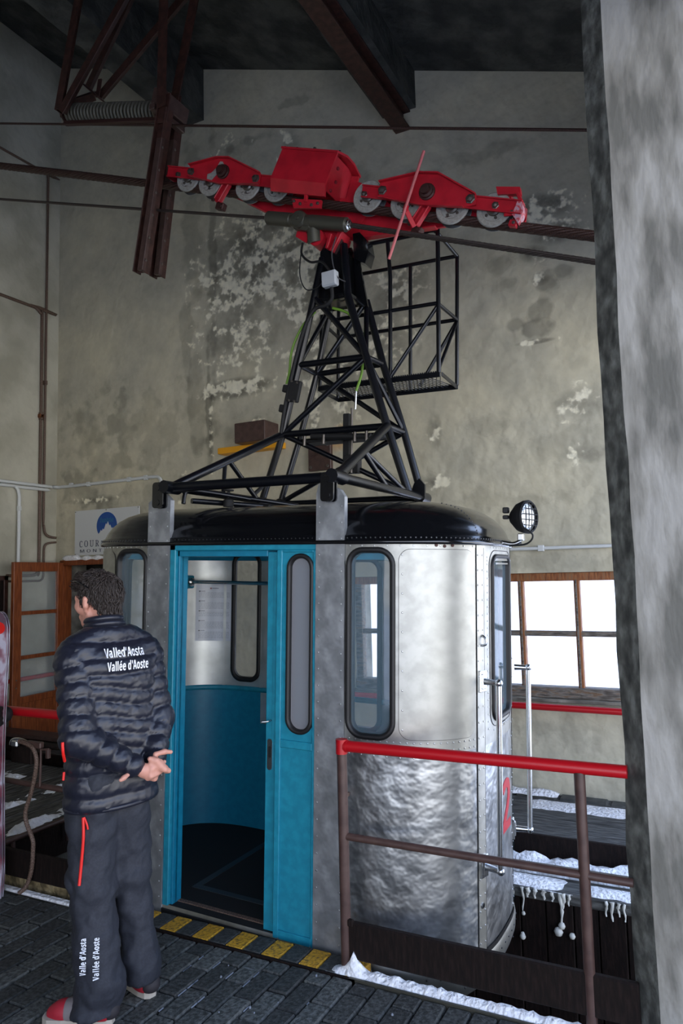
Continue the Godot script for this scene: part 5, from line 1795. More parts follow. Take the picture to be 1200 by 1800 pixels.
func build_railings() -> void:
	# right-hand railing: post, red handrail, mid rail, kick board
	var r := thing("safety_railing", "red-topped railing with brown kick board in front of the cabin, ending at the pillar", "railing", Vector3(-1.52, 0, -2.94))
	var o := r.position
	var st := mb()
	tube(st, [Vector3(-1.52, -0.02, -2.94) - o, Vector3(-1.52, 0.925, -2.94) - o], 0.023, 16)
	obj("post", st, M.brown_paint, r)
	st = mb()
	tube(st, [Vector3(-1.52, 0.915, -2.94) - o, Vector3(-1.52, 0.978, -2.94) - o], 0.0265, 16)
	tube(st, [Vector3(-1.505, 0.949, -2.94) - o, Vector3(-0.33, 0.952, -2.94) - o], 0.0245, 16)
	tube(st, [Vector3(-1.50, 0.949, -2.94) - o, Vector3(-1.488, 0.949, -2.94) - o], 0.0265, 16)
	obj("handrail", st, M.red_rail, r)
	st = mb()
	tube(st, [Vector3(-0.502, -0.02, -2.94) - o, Vector3(-0.502, 0.935, -2.94) - o], 0.021, 16)
	obj("post", st, M.brown_paint, r)
	st = mb()
	tube(st, [Vector3(-1.51, 0.561, -2.94) - o, Vector3(-0.33, 0.556, -2.94) - o], 0.016, 14)
	obj("mid_rail", st, M.brown_paint, r)
	st = mb()
	box2(st, Vector3(-1.50, 0.055, -2.955) - o, Vector3(-0.33, 0.208, -2.925) - o, 0.006)
	cbox(st, Vector3(-1.49, 0.205, -2.93) - o, Vector3(0.025, 0.03, 0.02), 0.004)
	obj("kick_board", st, M.brown_board, r)
	# left-hand railing beyond the man
	var l := thing("safety_railing", "red-topped railing with brown kick board behind the standing man and the ski", "railing", Vector3(-3.0, 0, -2.94))
	o = l.position
	st = mb()
	tube(st, [Vector3(-4.7, 0.972, -2.94) - o, Vector3(-2.98, 0.970, -2.94) - o], 0.026, 16)
	obj("handrail", st, M.red_rail, l)
	for x in [-2.98, -4.6]:
		st = mb()
		tube(st, [Vector3(x, -0.02, -2.94) - o, Vector3(x, 0.965, -2.94) - o], 0.023, 14)
		obj("post", st, M.brown_paint, l)
	st = mb()
	tube(st, [Vector3(-4.6, 0.585, -2.94) - o, Vector3(-2.98, 0.57, -2.94) - o], 0.016, 12)
	obj("mid_rail", st, M.brown_paint, l)
	st = mb()
	box2(st, Vector3(-4.6, 0.060, -2.955) - o, Vector3(-2.95, 0.206, -2.925) - o, 0.006)
	obj("kick_board", st, M.brown_board, l)
	# corrugated hose hanging from its bracket on the left railing
	var hb := thing("hose_bracket", "small brown steel bracket clipped to the left railing, carrying the corrugated hose", "bracket", Vector3(-3.46, 0.6, -2.93))
	o = hb.position
	st = mb()
	beam(st, Vector3(-3.40, 0.575, -2.92) - o, Vector3(-3.394, 0.785, -2.92) - o, 0.012, 0.012)
	beam(st, Vector3(-3.394, 0.778, -2.92) - o, Vector3(-3.33, 0.785, -2.92) - o, 0.012, 0.012)
	cbox(st, Vector3(-3.338, 0.76, -2.92) - o, Vector3(0.022, 0.05, 0.022), 0.003)
	cbox(st, Vector3(-3.45, 0.80, -2.925) - o, Vector3(0.12, 0.035, 0.03), 0.005)
	obj("bracket_arm", st, M.brown_paint, hb)
	st = mb()
	tube(st, smooth_path([Vector3(-3.64, 0.785, -2.92) - o, Vector3(-3.625, 0.812, -2.92) - o, Vector3(-3.57, 0.82, -2.92) - o, Vector3(-3.50, 0.808, -2.92) - o], 5), 0.010, 8)
	cbox(st, Vector3(-3.60, 0.795, -2.92) - o, Vector3(0.05, 0.04, 0.03), 0.008)
	obj("hose_tap", st, M.chrome, hb)
	st = mb()
	cbox(st, Vector3(-3.60, 0.725, -2.98) - o, Vector3(0.17, 0.10, 0.05), 0.005)
	cbox(st, Vector3(-3.46, 0.79, -2.97) - o, Vector3(0.40, 0.02, 0.05), 0.005)
	obj("terminal_box", st, M.brown_board, hb)
	st = mb()
	var path := smooth_path([Vector3(-3.55, 0.815, -2.90), Vector3(-3.494, 0.808, -2.90), Vector3(-3.434, 0.784, -2.90), Vector3(-3.406, 0.728, -2.90), Vector3(-3.414, 0.650, -2.90), Vector3(-3.447, 0.539, -2.90), Vector3(-3.486, 0.443, -2.90), Vector3(-3.48, 0.382, -2.90), Vector3(-3.429, 0.298, -2.90), Vector3(-3.423, 0.247, -2.90), Vector3(-3.434, 0.131, -2.90), Vector3(-3.464, 0.045, -2.89), Vector3(-3.49, 0.014, -2.865)], 14)
	var rad := []
	for i in path.size(): rad.append(0.0125 if i % 2 else 0.0105)
	tube(st, path, rad, 10)
	tag(obj("corrugated_hose", st, M.rusty_pipe), "corrugated brown hose hanging in a curve from the bracket down to the pavers", "hose")
	# handrails on the back wall, round the corner of the left wall, beside the window
	st = mb()
	tube(st, [Vector3(-2.9, 0.655, -5.85), Vector3(0.5, 0.640, -5.85)], 0.026, 14)
	for x in [-2.5, -1.6, -0.2]: tube(st, [Vector3(x, 0.63, -5.97), Vector3(x, 0.63, -5.85)], 0.012, 8)
	tag(obj("wall_handrail", st, M.red_rail), "red wall handrail under the wooden window behind the cabin", "handrail")
	st = mb()
	tube(st, [Vector3(-6.655, 0.665, -3.2), Vector3(-6.655, 0.688, -5.90)], 0.024, 14)
	for z in [-3.6, -5.0]: tube(st, [Vector3(-6.735, 0.66, z), Vector3(-6.655, 0.67, z)], 0.012, 8)
	tag(obj("wall_handrail", st, M.red_rail), "red wall handrail on the left wall in front of the open door leaf", "handrail")

func pipe_run(called: String, pts: Array, r: float, m: Material, label: String, category := "pipe", clips: Array = []) -> void:
	var st := mb()
	tube(st, pts, r, 10)
	for c in clips: cbox(st, c, Vector3(0.05, 0.05, 0.03), 0.004)
	tag(obj(called, st, m), label, category)

func build_wall_fittings() -> void:
	# window in the back wall
	var W := Vector3(-1.5, 1.2, -6.03)
	var win := Node3D.new()
	win.name = "window_1"
	add_child(win)
	win.position = W
	win.set_meta("kind", "structure")
	win.set_meta("label", "weathered wooden window of square panes looking onto snow")
	win.set_meta("category", "window")
	var part := func(called: String, a: Vector3, b: Vector3, m: String, bev := 0.005):
		var s := mb()
		box2(s, a - W, b - W, bev)
		return obj(called, s, M[m], win)
	part.call("frame_head", Vector3(-2.92, 1.622, -6.07), Vector3(-0.03, 1.69, -5.985), "wood_orange")
	part.call("frame_sill", Vector3(-2.92, 0.70, -6.09), Vector3(-0.03, 0.785, -5.96), "wood_weathered")
	part.call("frame_side", Vector3(-2.92, 0.78, -6.07), Vector3(-2.855, 1.63, -5.985), "wood_weathered")
	part.call("frame_side", Vector3(-0.095, 0.78, -6.07), Vector3(-0.03, 1.63, -5.985), "wood_weathered")
	part.call("window_ledge", Vector3(-2.95, 0.672, -6.05), Vector3(0.0, 0.70, -5.925), "concrete", 0.004)
	var mx := [-2.855]
	for k in 5:
		var x := -2.283 + 0.4435 * k - 0.02
		if k == 4: x = -0.532
		part.call("mullion", Vector3(x - 0.022, 0.78, -6.06), Vector3(x + 0.022, 1.63, -5.99), "wood_orange")
		part.call("mullion_bead", Vector3(x - 0.012, 0.78, -5.992), Vector3(x + 0.004, 1.63, -5.983), "wood_weathered", 0.002)
		mx.append(x)
	mx.append(-0.095)
	part.call("transom", Vector3(-2.86, 1.182, -6.055), Vector3(-0.09, 1.224, -5.992), "wood_weathered")
	for k in mx.size() - 1:
		for yy in [[0.78, 1.184], [1.222, 1.625]]:
			part.call("pane", Vector3(mx[k] + 0.015, yy[0], -6.028), Vector3(mx[k + 1] - 0.015, yy[1], -6.023), "glass", 0.0)
	# doorway with its glazed leaf swung open
	var D := Vector3(-6.60, 0, -5.95)
	var door := Node3D.new()
	door.name = "door_1"
	add_child(door)
	door.position = D
	door.set_meta("kind", "structure")
	door.set_meta("label", "brown glazed wooden door leaf standing open in the corner left of the man")
	door.set_meta("category", "door")
	var st := mb()
	box2(st, Vector3(-6.635, -0.3, -6.06) - D, Vector3(-6.575, 1.945, -5.93) - D, 0.006)
	box2(st, Vector3(-6.635, 1.895, -6.06) - D, Vector3(-5.70, 1.955, -5.93) - D, 0.006)
	box2(st, Vector3(-5.76, -0.3, -6.06) - D, Vector3(-5.70, 1.945, -5.93) - D, 0.006)
	obj("door_frame", st, M.wood_red, door)
	# leaf in its own plane, u from the hinge to the free edge
	var hx := Transform3D(Basis(Vector3.UP, 0.075), Vector3(-6.585, 0, -5.925) - D)
	var lw := 0.70
	var lf := func(u0: float, y0: float, u1: float, y1: float, t: float, bev := 0.005) -> SurfaceTool:
		var s := mb()
		cbox(s, hx * Vector3(0, (y0 + y1) / 2, (u0 + u1) / 2), Vector3(t, y1 - y0, u1 - u0), bev, hx.basis)
		return s
	obj("door_stile", lf.call(0.0, -0.25, 0.085, 1.93, 0.045), M.wood_red, door)
	obj("door_stile", lf.call(lw - 0.11, -0.25, lw, 1.93, 0.045), M.wood_red, door)
	obj("door_rail", lf.call(0.08, 1.83, lw - 0.1, 1.93, 0.045), M.wood_red, door)
	obj("door_rail", lf.call(0.08, -0.25, lw - 0.1, -0.02, 0.045), M.wood_red, door)
	obj("door_rail", lf.call(0.08, 0.45, lw - 0.1, 0.52, 0.045), M.wood_red, door)
	obj("door_board", lf.call(0.08, -0.03, lw - 0.1, 0.46, 0.02), M.wood_red, door)
	for y in [0.925, 1.39]: obj("glazing_bar", lf.call(0.08, y - 0.02, lw - 0.1, y + 0.02, 0.035, 0.003), M.wood_red, door)
	for yy in [[0.52, 0.905], [0.945, 1.37], [1.41, 1.83]]: obj("pane", lf.call(0.08, yy[0], lw - 0.1, yy[1], 0.005, 0.0), M.glass, door)
	st = mb()
	for y in [0.62, 0.70]:
		st = mb()
		ball(st, hx * Vector3(0.02, y, lw - 0.05), 0.010, 8)
		obj("door_knob", st, M.bolt_steel, door)
	# dim room behind the doorway
	st = mb()
	box2(st, Vector3(-7.0, -0.35, -8.2), Vector3(-4.6, -0.3, -6.32), 0.0)
	box2(st, Vector3(-7.0, 2.4, -8.2), Vector3(-4.6, 2.5, -6.32), 0.0)
	box2(st, Vector3(-7.1, -0.35, -8.2), Vector3(-7.0, 2.5, -6.32), 0.0)
	box2(st, Vector3(-4.6, -0.35, -8.2), Vector3(-4.5, 2.5, -6.32), 0.0)
	box2(st, Vector3(-7.1, -0.35, -8.3), Vector3(-4.5, 2.5, -8.2), 0.0)
	struct("wall_corridor", st, M.concrete)
	# dark door on the left wall
	st = mb()
	box2(st, Vector3(-6.74, -0.3, -6.0 + 0.70), Vector3(-6.70, 1.76, -4.4), 0.004)
	var d2 := struct("door_2", st, M.bolt_dark)
	d2.material_override = M.brown_board
	d2.set_meta("label", "dark closed door in the left wall behind the ski tip")
	st = mb()
	box2(st, Vector3(-6.73, -0.3, -5.30), Vector3(-6.685, 1.79, -5.25), 0.004)
	box2(st, Vector3(-6.73, 1.74, -5.30), Vector3(-6.685, 1.79, -4.4), 0.004)
	obj("door_frame", st, M.brown_steel, d2)
	# resort sign on the back wall
	var sg := thing("wall_sign", "white sign with a blue round mountain emblem and lettering above the doorway", "sign", Vector3(-5.94, 2.255, -5.955))
	st = mb()
	cbox(st, Vector3.ZERO, Vector3(0.955, 0.505, 0.012), 0.002)
	obj("sign_board", st, M.sign_white, sg)
	# emblem: blue disc, white peaks standing in it
	st = mb()
	var disc := PackedVector2Array()
	for k in 40: disc.append(Vector2(cos(TAU * k / 40.0), sin(TAU * k / 40.0)) * 0.150 + Vector2(0.01, 0.065))
	prism(st, disc, 0.006, 0.0085)
	var em := obj("emblem_disc", st, M.sign_blue, sg)
	st = mb()
	prism(st, pv([-0.115, -0.03, -0.09, -0.005, -0.075, 0.02, -0.062, 0.005, -0.045, 0.035, -0.03, 0.02, 0.0, 0.09, 0.012, 0.075, 0.03, 0.11, 0.05, 0.06, 0.062, 0.075, 0.085, 0.03, 0.10, 0.04, 0.13, -0.03, 0.10, -0.10, -0.09, -0.10]), 0.0086, 0.0098)
	obj("emblem_peaks", st, M.sign_white, em)
	var letter := func(txt: String, cx: float, cy: float, size: float, wid: float, m: String, serif := true, bold := false):
		var tm := text_mesh(txt, size, 0.002, bold, serif)
		var bb := tm.get_aabb()
		var k := wid / bb.size.x
		var w := warp(tm, func(v: Vector3) -> Vector3: return Vector3((v.x - bb.get_center().x) * k + cx, (v.y - bb.get_center().y) + cy, 0.0075 + (0.0015 if v.z > bb.get_center().z else 0.0)))
		node_of("sign_lettering", w, M[m], sg)
	letter.call("C O U R M A Y E U R", 0.0, -0.125, 0.070, 0.80, "sign_navy")
	letter.call("M O N T   B L A N C", 0.0, -0.205, 0.034, 0.78, "sign_navy", false, false)
	var fv := text_mesh("funivie", 0.05, 0.001, false, true)
	var fb := fv.get_aabb()
	node_of("sign_lettering", warp(fv, func(v: Vector3) -> Vector3: return Vector3((v.x - fb.get_center().x) * 0.20 / fb.size.x + 0.01, (v.y - fb.get_center().y) + 0.13, 0.0086 + (0.001 if v.z > fb.get_center().z else 0.0))), M.sign_teal, sg)
	st = mb()
	for p in [[-0.465, 0.24], [0.465, 0.24], [0.0, 0.24], [-0.465, -0.24]]:
		st = mb()
		ball(st, Vector3(p[0], p[1], 0.008), 0.006, 8)
		obj("sign_screw", st, M.bolt_steel, sg)
	# lump of snow lying on the door head
	st = mb()
	var rp := []
	var rw := []
	for k in 30:
		var t := k / 29.0
		rp.append(Vector3(-6.60 + 0.85 * t, 1.965 + 0.012 * (1.0 if t < 0.3 else 0.3), -5.945))
		rw.append((0.034 if t < 0.28 else 0.024 + 0.008 * sin(k * 1.1)) * minf(1.0, minf(t, 1.0 - t) * 16.0 + 0.2))
	tube(st, rp, rw, 8)
	stuff(tag(obj("snow_ridge", st, M.snow), "ridge of snow lying on the door head under the sign", "snow"))
	# white conduits
	pipe_run("white_conduit", smooth_path([Vector3(-6.70, 2.80, 2.6), Vector3(-6.70, 2.80, -5.6), Vector3(-6.68, 2.80, -5.88), Vector3(-6.60, 2.80, -5.935), Vector3(-6.3, 2.80, -5.94), Vector3(-5.6, 2.803, -5.94), Vector3(-5.27, 2.805, -5.94), Vector3(-5.18, 2.79, -5.94), Vector3(-5.15, 2.72, -5.94), Vector3(-5.15, 2.45, -5.94)], 4), 0.018, M.white_pipe, "white conduit running along the left wall, round the corner and over the sign", "conduit", [Vector3(-6.47, 2.81, -5.94), Vector3(-6.2, 2.80, -5.94), Vector3(-5.6, 2.805, -5.94), Vector3(-5.36, 2.805, -5.94)])
	pipe_run("white_conduit", smooth_path([Vector3(-6.70, 2.755, 2.6), Vector3(-6.70, 2.76, -5.25), Vector3(-6.70, 2.75, -5.38), Vector3(-6.70, 2.68, -5.425), Vector3(-6.70, 2.5, -5.43), Vector3(-6.70, 1.85, -5.43)], 4), 0.019, M.white_pipe, "white conduit bending down the left wall above the open door leaf", "conduit", [Vector3(-6.70, 2.52, -5.43)])
	pipe_run("white_conduit", [Vector3(-3.2, 1.892, -5.945), Vector3(0.5, 1.884, -5.945)], 0.014, M.white_pipe, "thin white conduit above the wooden window", "conduit", [Vector3(-1.225, 1.888, -5.945), Vector3(-2.1, 1.89, -5.945)])
	# rusty pipes in the left corner
	pipe_run("rusty_pipe", smooth_path([Vector3(-6.715, 6.40, 2.6), Vector3(-6.715, 6.50, -5.2), Vector3(-6.715, 6.535, -5.70), Vector3(-6.715, 6.46, -5.77), Vector3(-6.715, 6.2, -5.775), Vector3(-6.715, 2.75, -5.77), Vector3(-6.715, 2.35, -5.775), Vector3(-6.70, 2.24, -5.81), Vector3(-6.68, 2.215, -5.92)], 4), 0.014, M.rusty_pipe, "thin rusty pipe running down the left wall close to the corner", "pipe", [Vector3(-6.715, 4.0, -5.77)])
	pipe_run("rusty_pipe", smooth_path([Vector3(-6.715, 4.80, 2.6), Vector3(-6.715, 4.84, -5.3), Vector3(-6.715, 4.86, -5.56), Vector3(-6.715, 4.80, -5.69), Vector3(-6.715, 4.70, -5.715), Vector3(-6.715, 3.0, -5.715), Vector3(-6.715, 1.90, -5.715), Vector3(-6.715, 1.82, -5.69), Vector3(-6.715, 1.79, -5.62), Vector3(-6.715, 1.79, -5.3)], 4), 0.017, M.rusty_pipe, "thicker rusty pipe bending down the left wall behind the glazed door leaf", "pipe", [Vector3(-6.715, 3.62, -5.715), Vector3(-6.715, 3.58, -5.715)])
	pipe_run("rusty_pipe", smooth_path([Vector3(-6.68, 2.165, -5.92), Vector3(-6.70, 2.15, -5.82), Vector3(-6.715, 2.10, -5.785), Vector3(-6.715, 1.95, -5.78), Vector3(-6.715, 1.75, -5.765), Vector3(-6.715, 1.73, -5.6), Vector3(-6.715, 1.73, -5.3)], 4), 0.012, M.rusty_pipe, "short rusty pipe curving below the others and seen through the door glass", "pipe")
	st = mb()
	cbox(st, Vector3(-6.715, 3.60, -5.715), Vector3(0.05, 0.05, 0.06), 0.01)
	tag(obj("pipe_joint", st, M.rust), "rusted joint on the thicker pipe of the left wall", "joint")
	# steel boxes bracketed to the back wall
	st = mb()
	box2(st, Vector3(-4.05, 3.005, -5.97), Vector3(-3.70, 3.20, -5.72), 0.006)
	tag(obj("steel_box", st, M.brown_paint), "brown steel box on the back wall above the yellow bar", "box")
	st = mb()
	box2(st, Vector3(-4.34, 2.945, -5.97), Vector3(-3.62, 3.005, -5.84), 0.004)
	tag(obj("yellow_bar", st, M.yellow_steel), "yellow steel bar on the back wall under the brown box", "bar")
	var pb := thing("anchor_plate", "brown anchor plate with bolts on the rust-stained wall behind the tower", "plate", Vector3(-3.23, 2.83, -5.95))
	st = mb()
	cbox(st, Vector3.ZERO, Vector3(0.24, 0.27, 0.05), 0.005)
	beam(st, Vector3(-0.1, -0.02, 0.03), Vector3(0.0, 0.03, 0.03), 0.012, 0.02)
	beam(st, Vector3(0.1, -0.02, 0.03), Vector3(0.0, 0.03, 0.03), 0.012, 0.02)
	obj("plate", st, M.brown_paint, pb)
	st = mb()
	for p in [[-0.09, -0.10], [0.09, -0.10], [-0.09, 0.10], [0.09, 0.10]]:
		st = mb()
		bolt(st, Vector3(p[0], p[1], 0.025), Vector3.BACK, 0.016, 0.014)
		obj("anchor_bolt", st, M.bolt_steel, pb)

func build_landing() -> void:
	# landing left of the pit: weathered planks with snow, beams and a step
	var st := mb()
	box2(st, Vector3(-6.735, -2.4, -4.45), Vector3(-4.33, -0.05, -3.05), 0.0)
	var ld := struct("floor_003", st, M.concrete_dark)
	for k in 12:
		st = mb()
		var x := -6.60 + 0.192 * k
		box2(st, Vector3(x, -0.045, -4.95), Vector3(x + 0.185, 0.003 - 0.004 * (k % 3), -3.12), 0.006)
		obj("plank", st, M.wood_grey_long, ld)
	st = mb()
	box2(st, Vector3(-4.34, -0.22, -4.45), Vector3(-4.24, -0.01, -3.05), 0.006)
	obj("edge_beam", st, M.brown_board, ld)
	st = mb()
	tube(st, [Vector3(-4.20, 0.03, -3.1), Vector3(-4.20, 0.03, -4.9)], 0.018, 10)
	for z in [-3.4, -3.85, -4.4]: tube(st, [Vector3(-4.20, -0.12, z), Vector3(-4.20, 0.03, z)], 0.014, 8)
	obj("edge_pipe", st, M.brown_paint, ld)
	# tan kerb under the kick board
	var kb := thing("stone_kerb", "tan stone kerb under the kick board of the left railing", "kerb", Vector3(-3.8, 0, -3.03))
	for k in 5:
		st = mb()
		cbox(st, Vector3(-0.63 + 0.34 * k, 0.016, -0.002), Vector3(0.332, 0.092, 0.135), 0.010)
		obj("kerb_stone", st, M.tan_stone, kb)
	st = mb()
	cbox(st, Vector3(-3.62, 0.004, -2.905), Vector3(1.5, 0.016, 0.045), 0.007)
	stuff(tag(obj("snow_strip", st, M.snow), "thin dirty snow strip along the foot of the left railing", "snow"))
	# bench-like timber buffer across the landing, with snow on it
	var bf := thing("timber_buffer", "dark brown timber buffer with boards across the landing behind the left railing", "buffer", Vector3(-5.3, 0, -5.1))
	st = mb()
	box2(st, Vector3(-1.35, 0.205, -0.10), Vector3(0.75, 0.242, 0.10), 0.005)
	obj("buffer_top", st, M.brown_paint, bf)
	for k in 2:
		st = mb()
		box2(st, Vector3(-1.3, 0.11 - 0.15 * k, -0.03), Vector3(0.72, 0.20 - 0.15 * k, 0.03), 0.005)
		obj("buffer_board", st, M.brown_board, bf)
	for x in [-1.2, -0.2, 0.65]:
		st = mb()
		box2(st, Vector3(x - 0.04, -0.10, -0.09), Vector3(x + 0.04, 0.205, -0.03), 0.004)
		obj("buffer_leg", st, M.brown_board, bf)
	# snow lying on the planks
	var dn := noise(1.6, 160, 4)
	var sheet := func(x0: float, x1: float, z0: float, z1: float, h: float, sd: float, label: String):
		var s := mb()
		s.set_smooth_group(1)
		var N := 26
		var K := 40
		var P := func(a: int, b: int) -> Vector3:
			var x := lerpf(x0, x1, float(a) / N); var z := lerpf(z0, z1, float(b) / K)
			var e: float = minf(minf(float(a), float(N - a)) / 9.0, minf(float(b), float(K - b)) / 9.0)
			var y: float = h * (dn.get_noise_2d(x * 3.0 + sd, z * 1.6) * 1.8 + dn.get_noise_2d(x * 9.0 + sd, z * 6.0) * 0.7 + 0.30 - 1.3 * (1.0 - minf(e, 1.0)))
			return Vector3(x, maxf(y, -0.012), z)
		for a in N:
			for b in K: quad(s, P.call(a, b + 1), P.call(a + 1, b + 1), P.call(a + 1, b), P.call(a, b))
		stuff(tag(obj("snow_patch", s, M.snow), label, "snow"))
	sheet.call(-4.52, -4.32, -3.2, -4.9, 0.030, 0.0, "long snow streak along the pit edge of the weathered planks")
	sheet.call(-5.05, -4.80, -3.7, -4.9, 0.032, 4.0, "snow streak lying in the middle of the weathered planks")
	sheet.call(-6.2, -5.4, -3.4, -4.8, 0.03, 8.0, "snow patch at the far left of the weathered planks")
	st = mb()
	st.set_smooth_group(1)
	for k in 7: ball(st, Vector3(-4.86 + 0.035 * k, 0.05 + 0.035 * k * 0.6, -4.93 - 0.01 * k), 0.07 - 0.004 * k, 10)
	stuff(tag(obj("snow_heap", st, M.snow), "rounded heap of snow leaning on the timber buffer", "snow"))

# ------------------------------------------------------------------ figures: smooth union of tapered capsules, meshed as surface nets
# a bone is [a, b, radius a, radius b], an ellipsoid [centre, radii]
func sdf_field(bones: Array, cell: float, k: float) -> Dictionary:
	var lo := Vector3.INF
	var hi := -Vector3.INF
	var pad := cell * 3.0 + 0.5 / k
	for b in bones:
		var m: float
		if b.size() == 2:
			lo = lo.min(b[0] - b[1]); hi = hi.max(b[0] + b[1])
		else:
			m = maxf(b[2], b[3])
			lo = lo.min((b[0] as Vector3).min(b[1]) - Vector3.ONE * m); hi = hi.max((b[0] as Vector3).max(b[1]) + Vector3.ONE * m)
	lo -= Vector3.ONE * pad; hi += Vector3.ONE * pad
	var nx := int((hi.x - lo.x) / cell) + 2; var ny := int((hi.y - lo.y) / cell) + 2; var nz := int((hi.z - lo.z) / cell) + 2
	var acc := PackedFloat32Array()
	acc.resize(nx * ny * nz)
	var reach := 4.0 * cell + 4.0 / k
	for b in bones:
		var ell: bool = b.size() == 2
		var a: Vector3 = b[0]
		var e: Vector3 = b[1]
		var bl: Vector3; var bh: Vector3
		if ell:
			bl = a - e; bh = a + e
		else:
			var m := maxf(b[2], b[3])
			bl = a.min(e) - Vector3.ONE * m; bh = a.max(e) + Vector3.ONE * m
		bl -= Vector3.ONE * reach; bh += Vector3.ONE * reach
		var i0 := maxi(0, int((bl.x - lo.x) / cell)); var i1 := mini(nx - 1, int((bh.x - lo.x) / cell) + 1)
		var j0 := maxi(0, int((bl.y - lo.y) / cell)); var j1 := mini(ny - 1, int((bh.y - lo.y) / cell) + 1)
		var k0 := maxi(0, int((bl.z - lo.z) / cell)); var k1 := mini(nz - 1, int((bh.z - lo.z) / cell) + 1)
		var ab := e - a
		var den := maxf(ab.length_squared(), 1e-9)
		var ra := 0.0; var rb := 0.0; var mr := 0.0
		if ell: mr = minf(e.x, minf(e.y, e.z))
		else:
			ra = b[2]; rb = b[3]
		for kk in range(k0, k1 + 1):
			for jj in range(j0, j1 + 1):
				var base := (kk * ny + jj) * nx
				var p := Vector3(lo.x + i0 * cell, lo.y + jj * cell, lo.z + kk * cell)
				for ii in range(i0, i1 + 1):
					var d: float
					if ell:
						d = (((p - a) / e).length() - 1.0) * mr
					else:
						var q := p - a
						var t := clampf(q.dot(ab) / den, 0.0, 1.0)
						d = (q - ab * t).length() - ra - (rb - ra) * t
					if d < reach: acc[base + ii] += exp(-k * d)
					p.x += cell
	for i in acc.size():
		var v := acc[i]
		acc[i] = -log(v) / k if v > 1e-20 else reach * 2.0
	return {"f": acc, "n": Vector3i(nx, ny, nz), "lo": lo, "cell": cell}

func nets(F: Dictionary, clip = null) -> Array:
	var f: PackedFloat32Array = F.f
	var nx: int = F.n.x; var ny: int = F.n.y; var nz: int = F.n.z
	var lo: Vector3 = F.lo; var cell: float = F.cell
	if clip != null:
		for kk in nz:
			for jj in ny:
				for ii in nx:
					var i := (kk * ny + jj) * nx + ii
					if f[i] < cell * 2.5: f[i] = maxf(f[i], clip.call(lo + Vector3(ii, jj, kk) * cell))
	var at := PackedInt32Array()
	at.resize(nx * ny * nz); at.fill(-1)
	var vs := PackedVector3Array()
	var ix := PackedInt32Array()
	var sx := 1; var sy := nx; var sz := nx * ny
	var offs := [0, sx, sy, sx + sy, sz, sz + sx, sz + sy, sz + sx + sy]
	var cor := [Vector3(0, 0, 0), Vector3(1, 0, 0), Vector3(0, 1, 0), Vector3(1, 1, 0), Vector3(0, 0, 1), Vector3(1, 0, 1), Vector3(0, 1, 1), Vector3(1, 1, 1)]
	var edges := [[0, 1], [2, 3], [4, 5], [6, 7], [0, 2], [1, 3], [4, 6], [5, 7], [0, 4], [1, 5], [2, 6], [3, 7]]
	for kk in nz - 1:
		for jj in ny - 1:
			var base := (kk * ny + jj) * nx
			for ii in nx - 1:
				var i := base + ii
				var v0 := f[i]
				if absf(v0) > cell * 3.0: continue
				var neg := v0 < 0.0
				var mix := false
				for o in offs:
					if (f[i + o] < 0.0) != neg:
						mix = true
						break
				if not mix: continue
				var s := Vector3.ZERO
				var c := 0
				for e in edges:
					var a := f[i + offs[e[0]]]; var b := f[i + offs[e[1]]]
					if (a < 0.0) != (b < 0.0):
						var t := a / (a - b)
						s += (cor[e[0]] as Vector3).lerp(cor[e[1]], t)
						c += 1
				at[i] = vs.size()
				vs.append(lo + (Vector3(ii, jj, kk) + s / c) * cell)
	for kk in range(1, nz - 1):
		for jj in range(1, ny - 1):
			for ii in range(1, nx - 1):
				var i := (kk * ny + jj) * nx + ii
				if at[i] < 0: continue
				var n0 := f[i] < 0.0
				for ax in 3:
					var st: int = [sx, sy, sz][ax]
					if (f[i + st] < 0.0) == n0: continue
					var u: int = [sy, sz, sx][ax]
					var v: int = [sz, sx, sy][ax]
					var a := at[i]; var b := at[i - u]; var c := at[i - u - v]; var d := at[i - v]
					if a < 0 or b < 0 or c < 0 or d < 0: continue
					if n0: ix.append_array(PackedInt32Array([a, c, b, a, d, c]))
					else: ix.append_array(PackedInt32Array([a, b, c, a, c, d]))
	return [vs, ix]

func normals_of(vs: PackedVector3Array, ix: PackedInt32Array) -> PackedVector3Array:
	var ns := PackedVector3Array()
	ns.resize(vs.size())
	for t in range(0, ix.size(), 3):
		var a := vs[ix[t]]; var n := (vs[ix[t + 2]] - a).cross(vs[ix[t + 1]] - a)
		ns[ix[t]] += n; ns[ix[t + 1]] += n; ns[ix[t + 2]] += n
	for i in ns.size(): ns[i] = ns[i].normalized()
	return ns

func to_mesh(vs: PackedVector3Array, ix: PackedInt32Array) -> ArrayMesh:
	var arr := []
	arr.resize(Mesh.ARRAY_MAX)
	arr[Mesh.ARRAY_VERTEX] = vs
	arr[Mesh.ARRAY_NORMAL] = normals_of(vs, ix)
	arr[Mesh.ARRAY_INDEX] = ix
	var m := ArrayMesh.new()
	m.add_surface_from_arrays(Mesh.PRIMITIVE_TRIANGLES, arr)
	return m

func displaced(r: Array, how) -> Array:
	var vs: PackedVector3Array = r[0]
	var ns := normals_of(vs, r[1])
	for i in vs.size(): vs[i] += ns[i] * how.call(vs[i], ns[i])
	return [vs, r[1]]

func joined(parts: Array) -> ArrayMesh:
	var vs := PackedVector3Array()
	var ix := PackedInt32Array()
	for p in parts:
		var o := vs.size()
		vs.append_array(p[0])
		for i in p[1]: ix.append(i + o)
	return to_mesh(vs, ix)

func moved(r: Array, xf: Transform3D) -> Array:
	var vs: PackedVector3Array = r[0]
	for i in vs.size(): vs[i] = xf * vs[i]
	return [vs, r[1]]

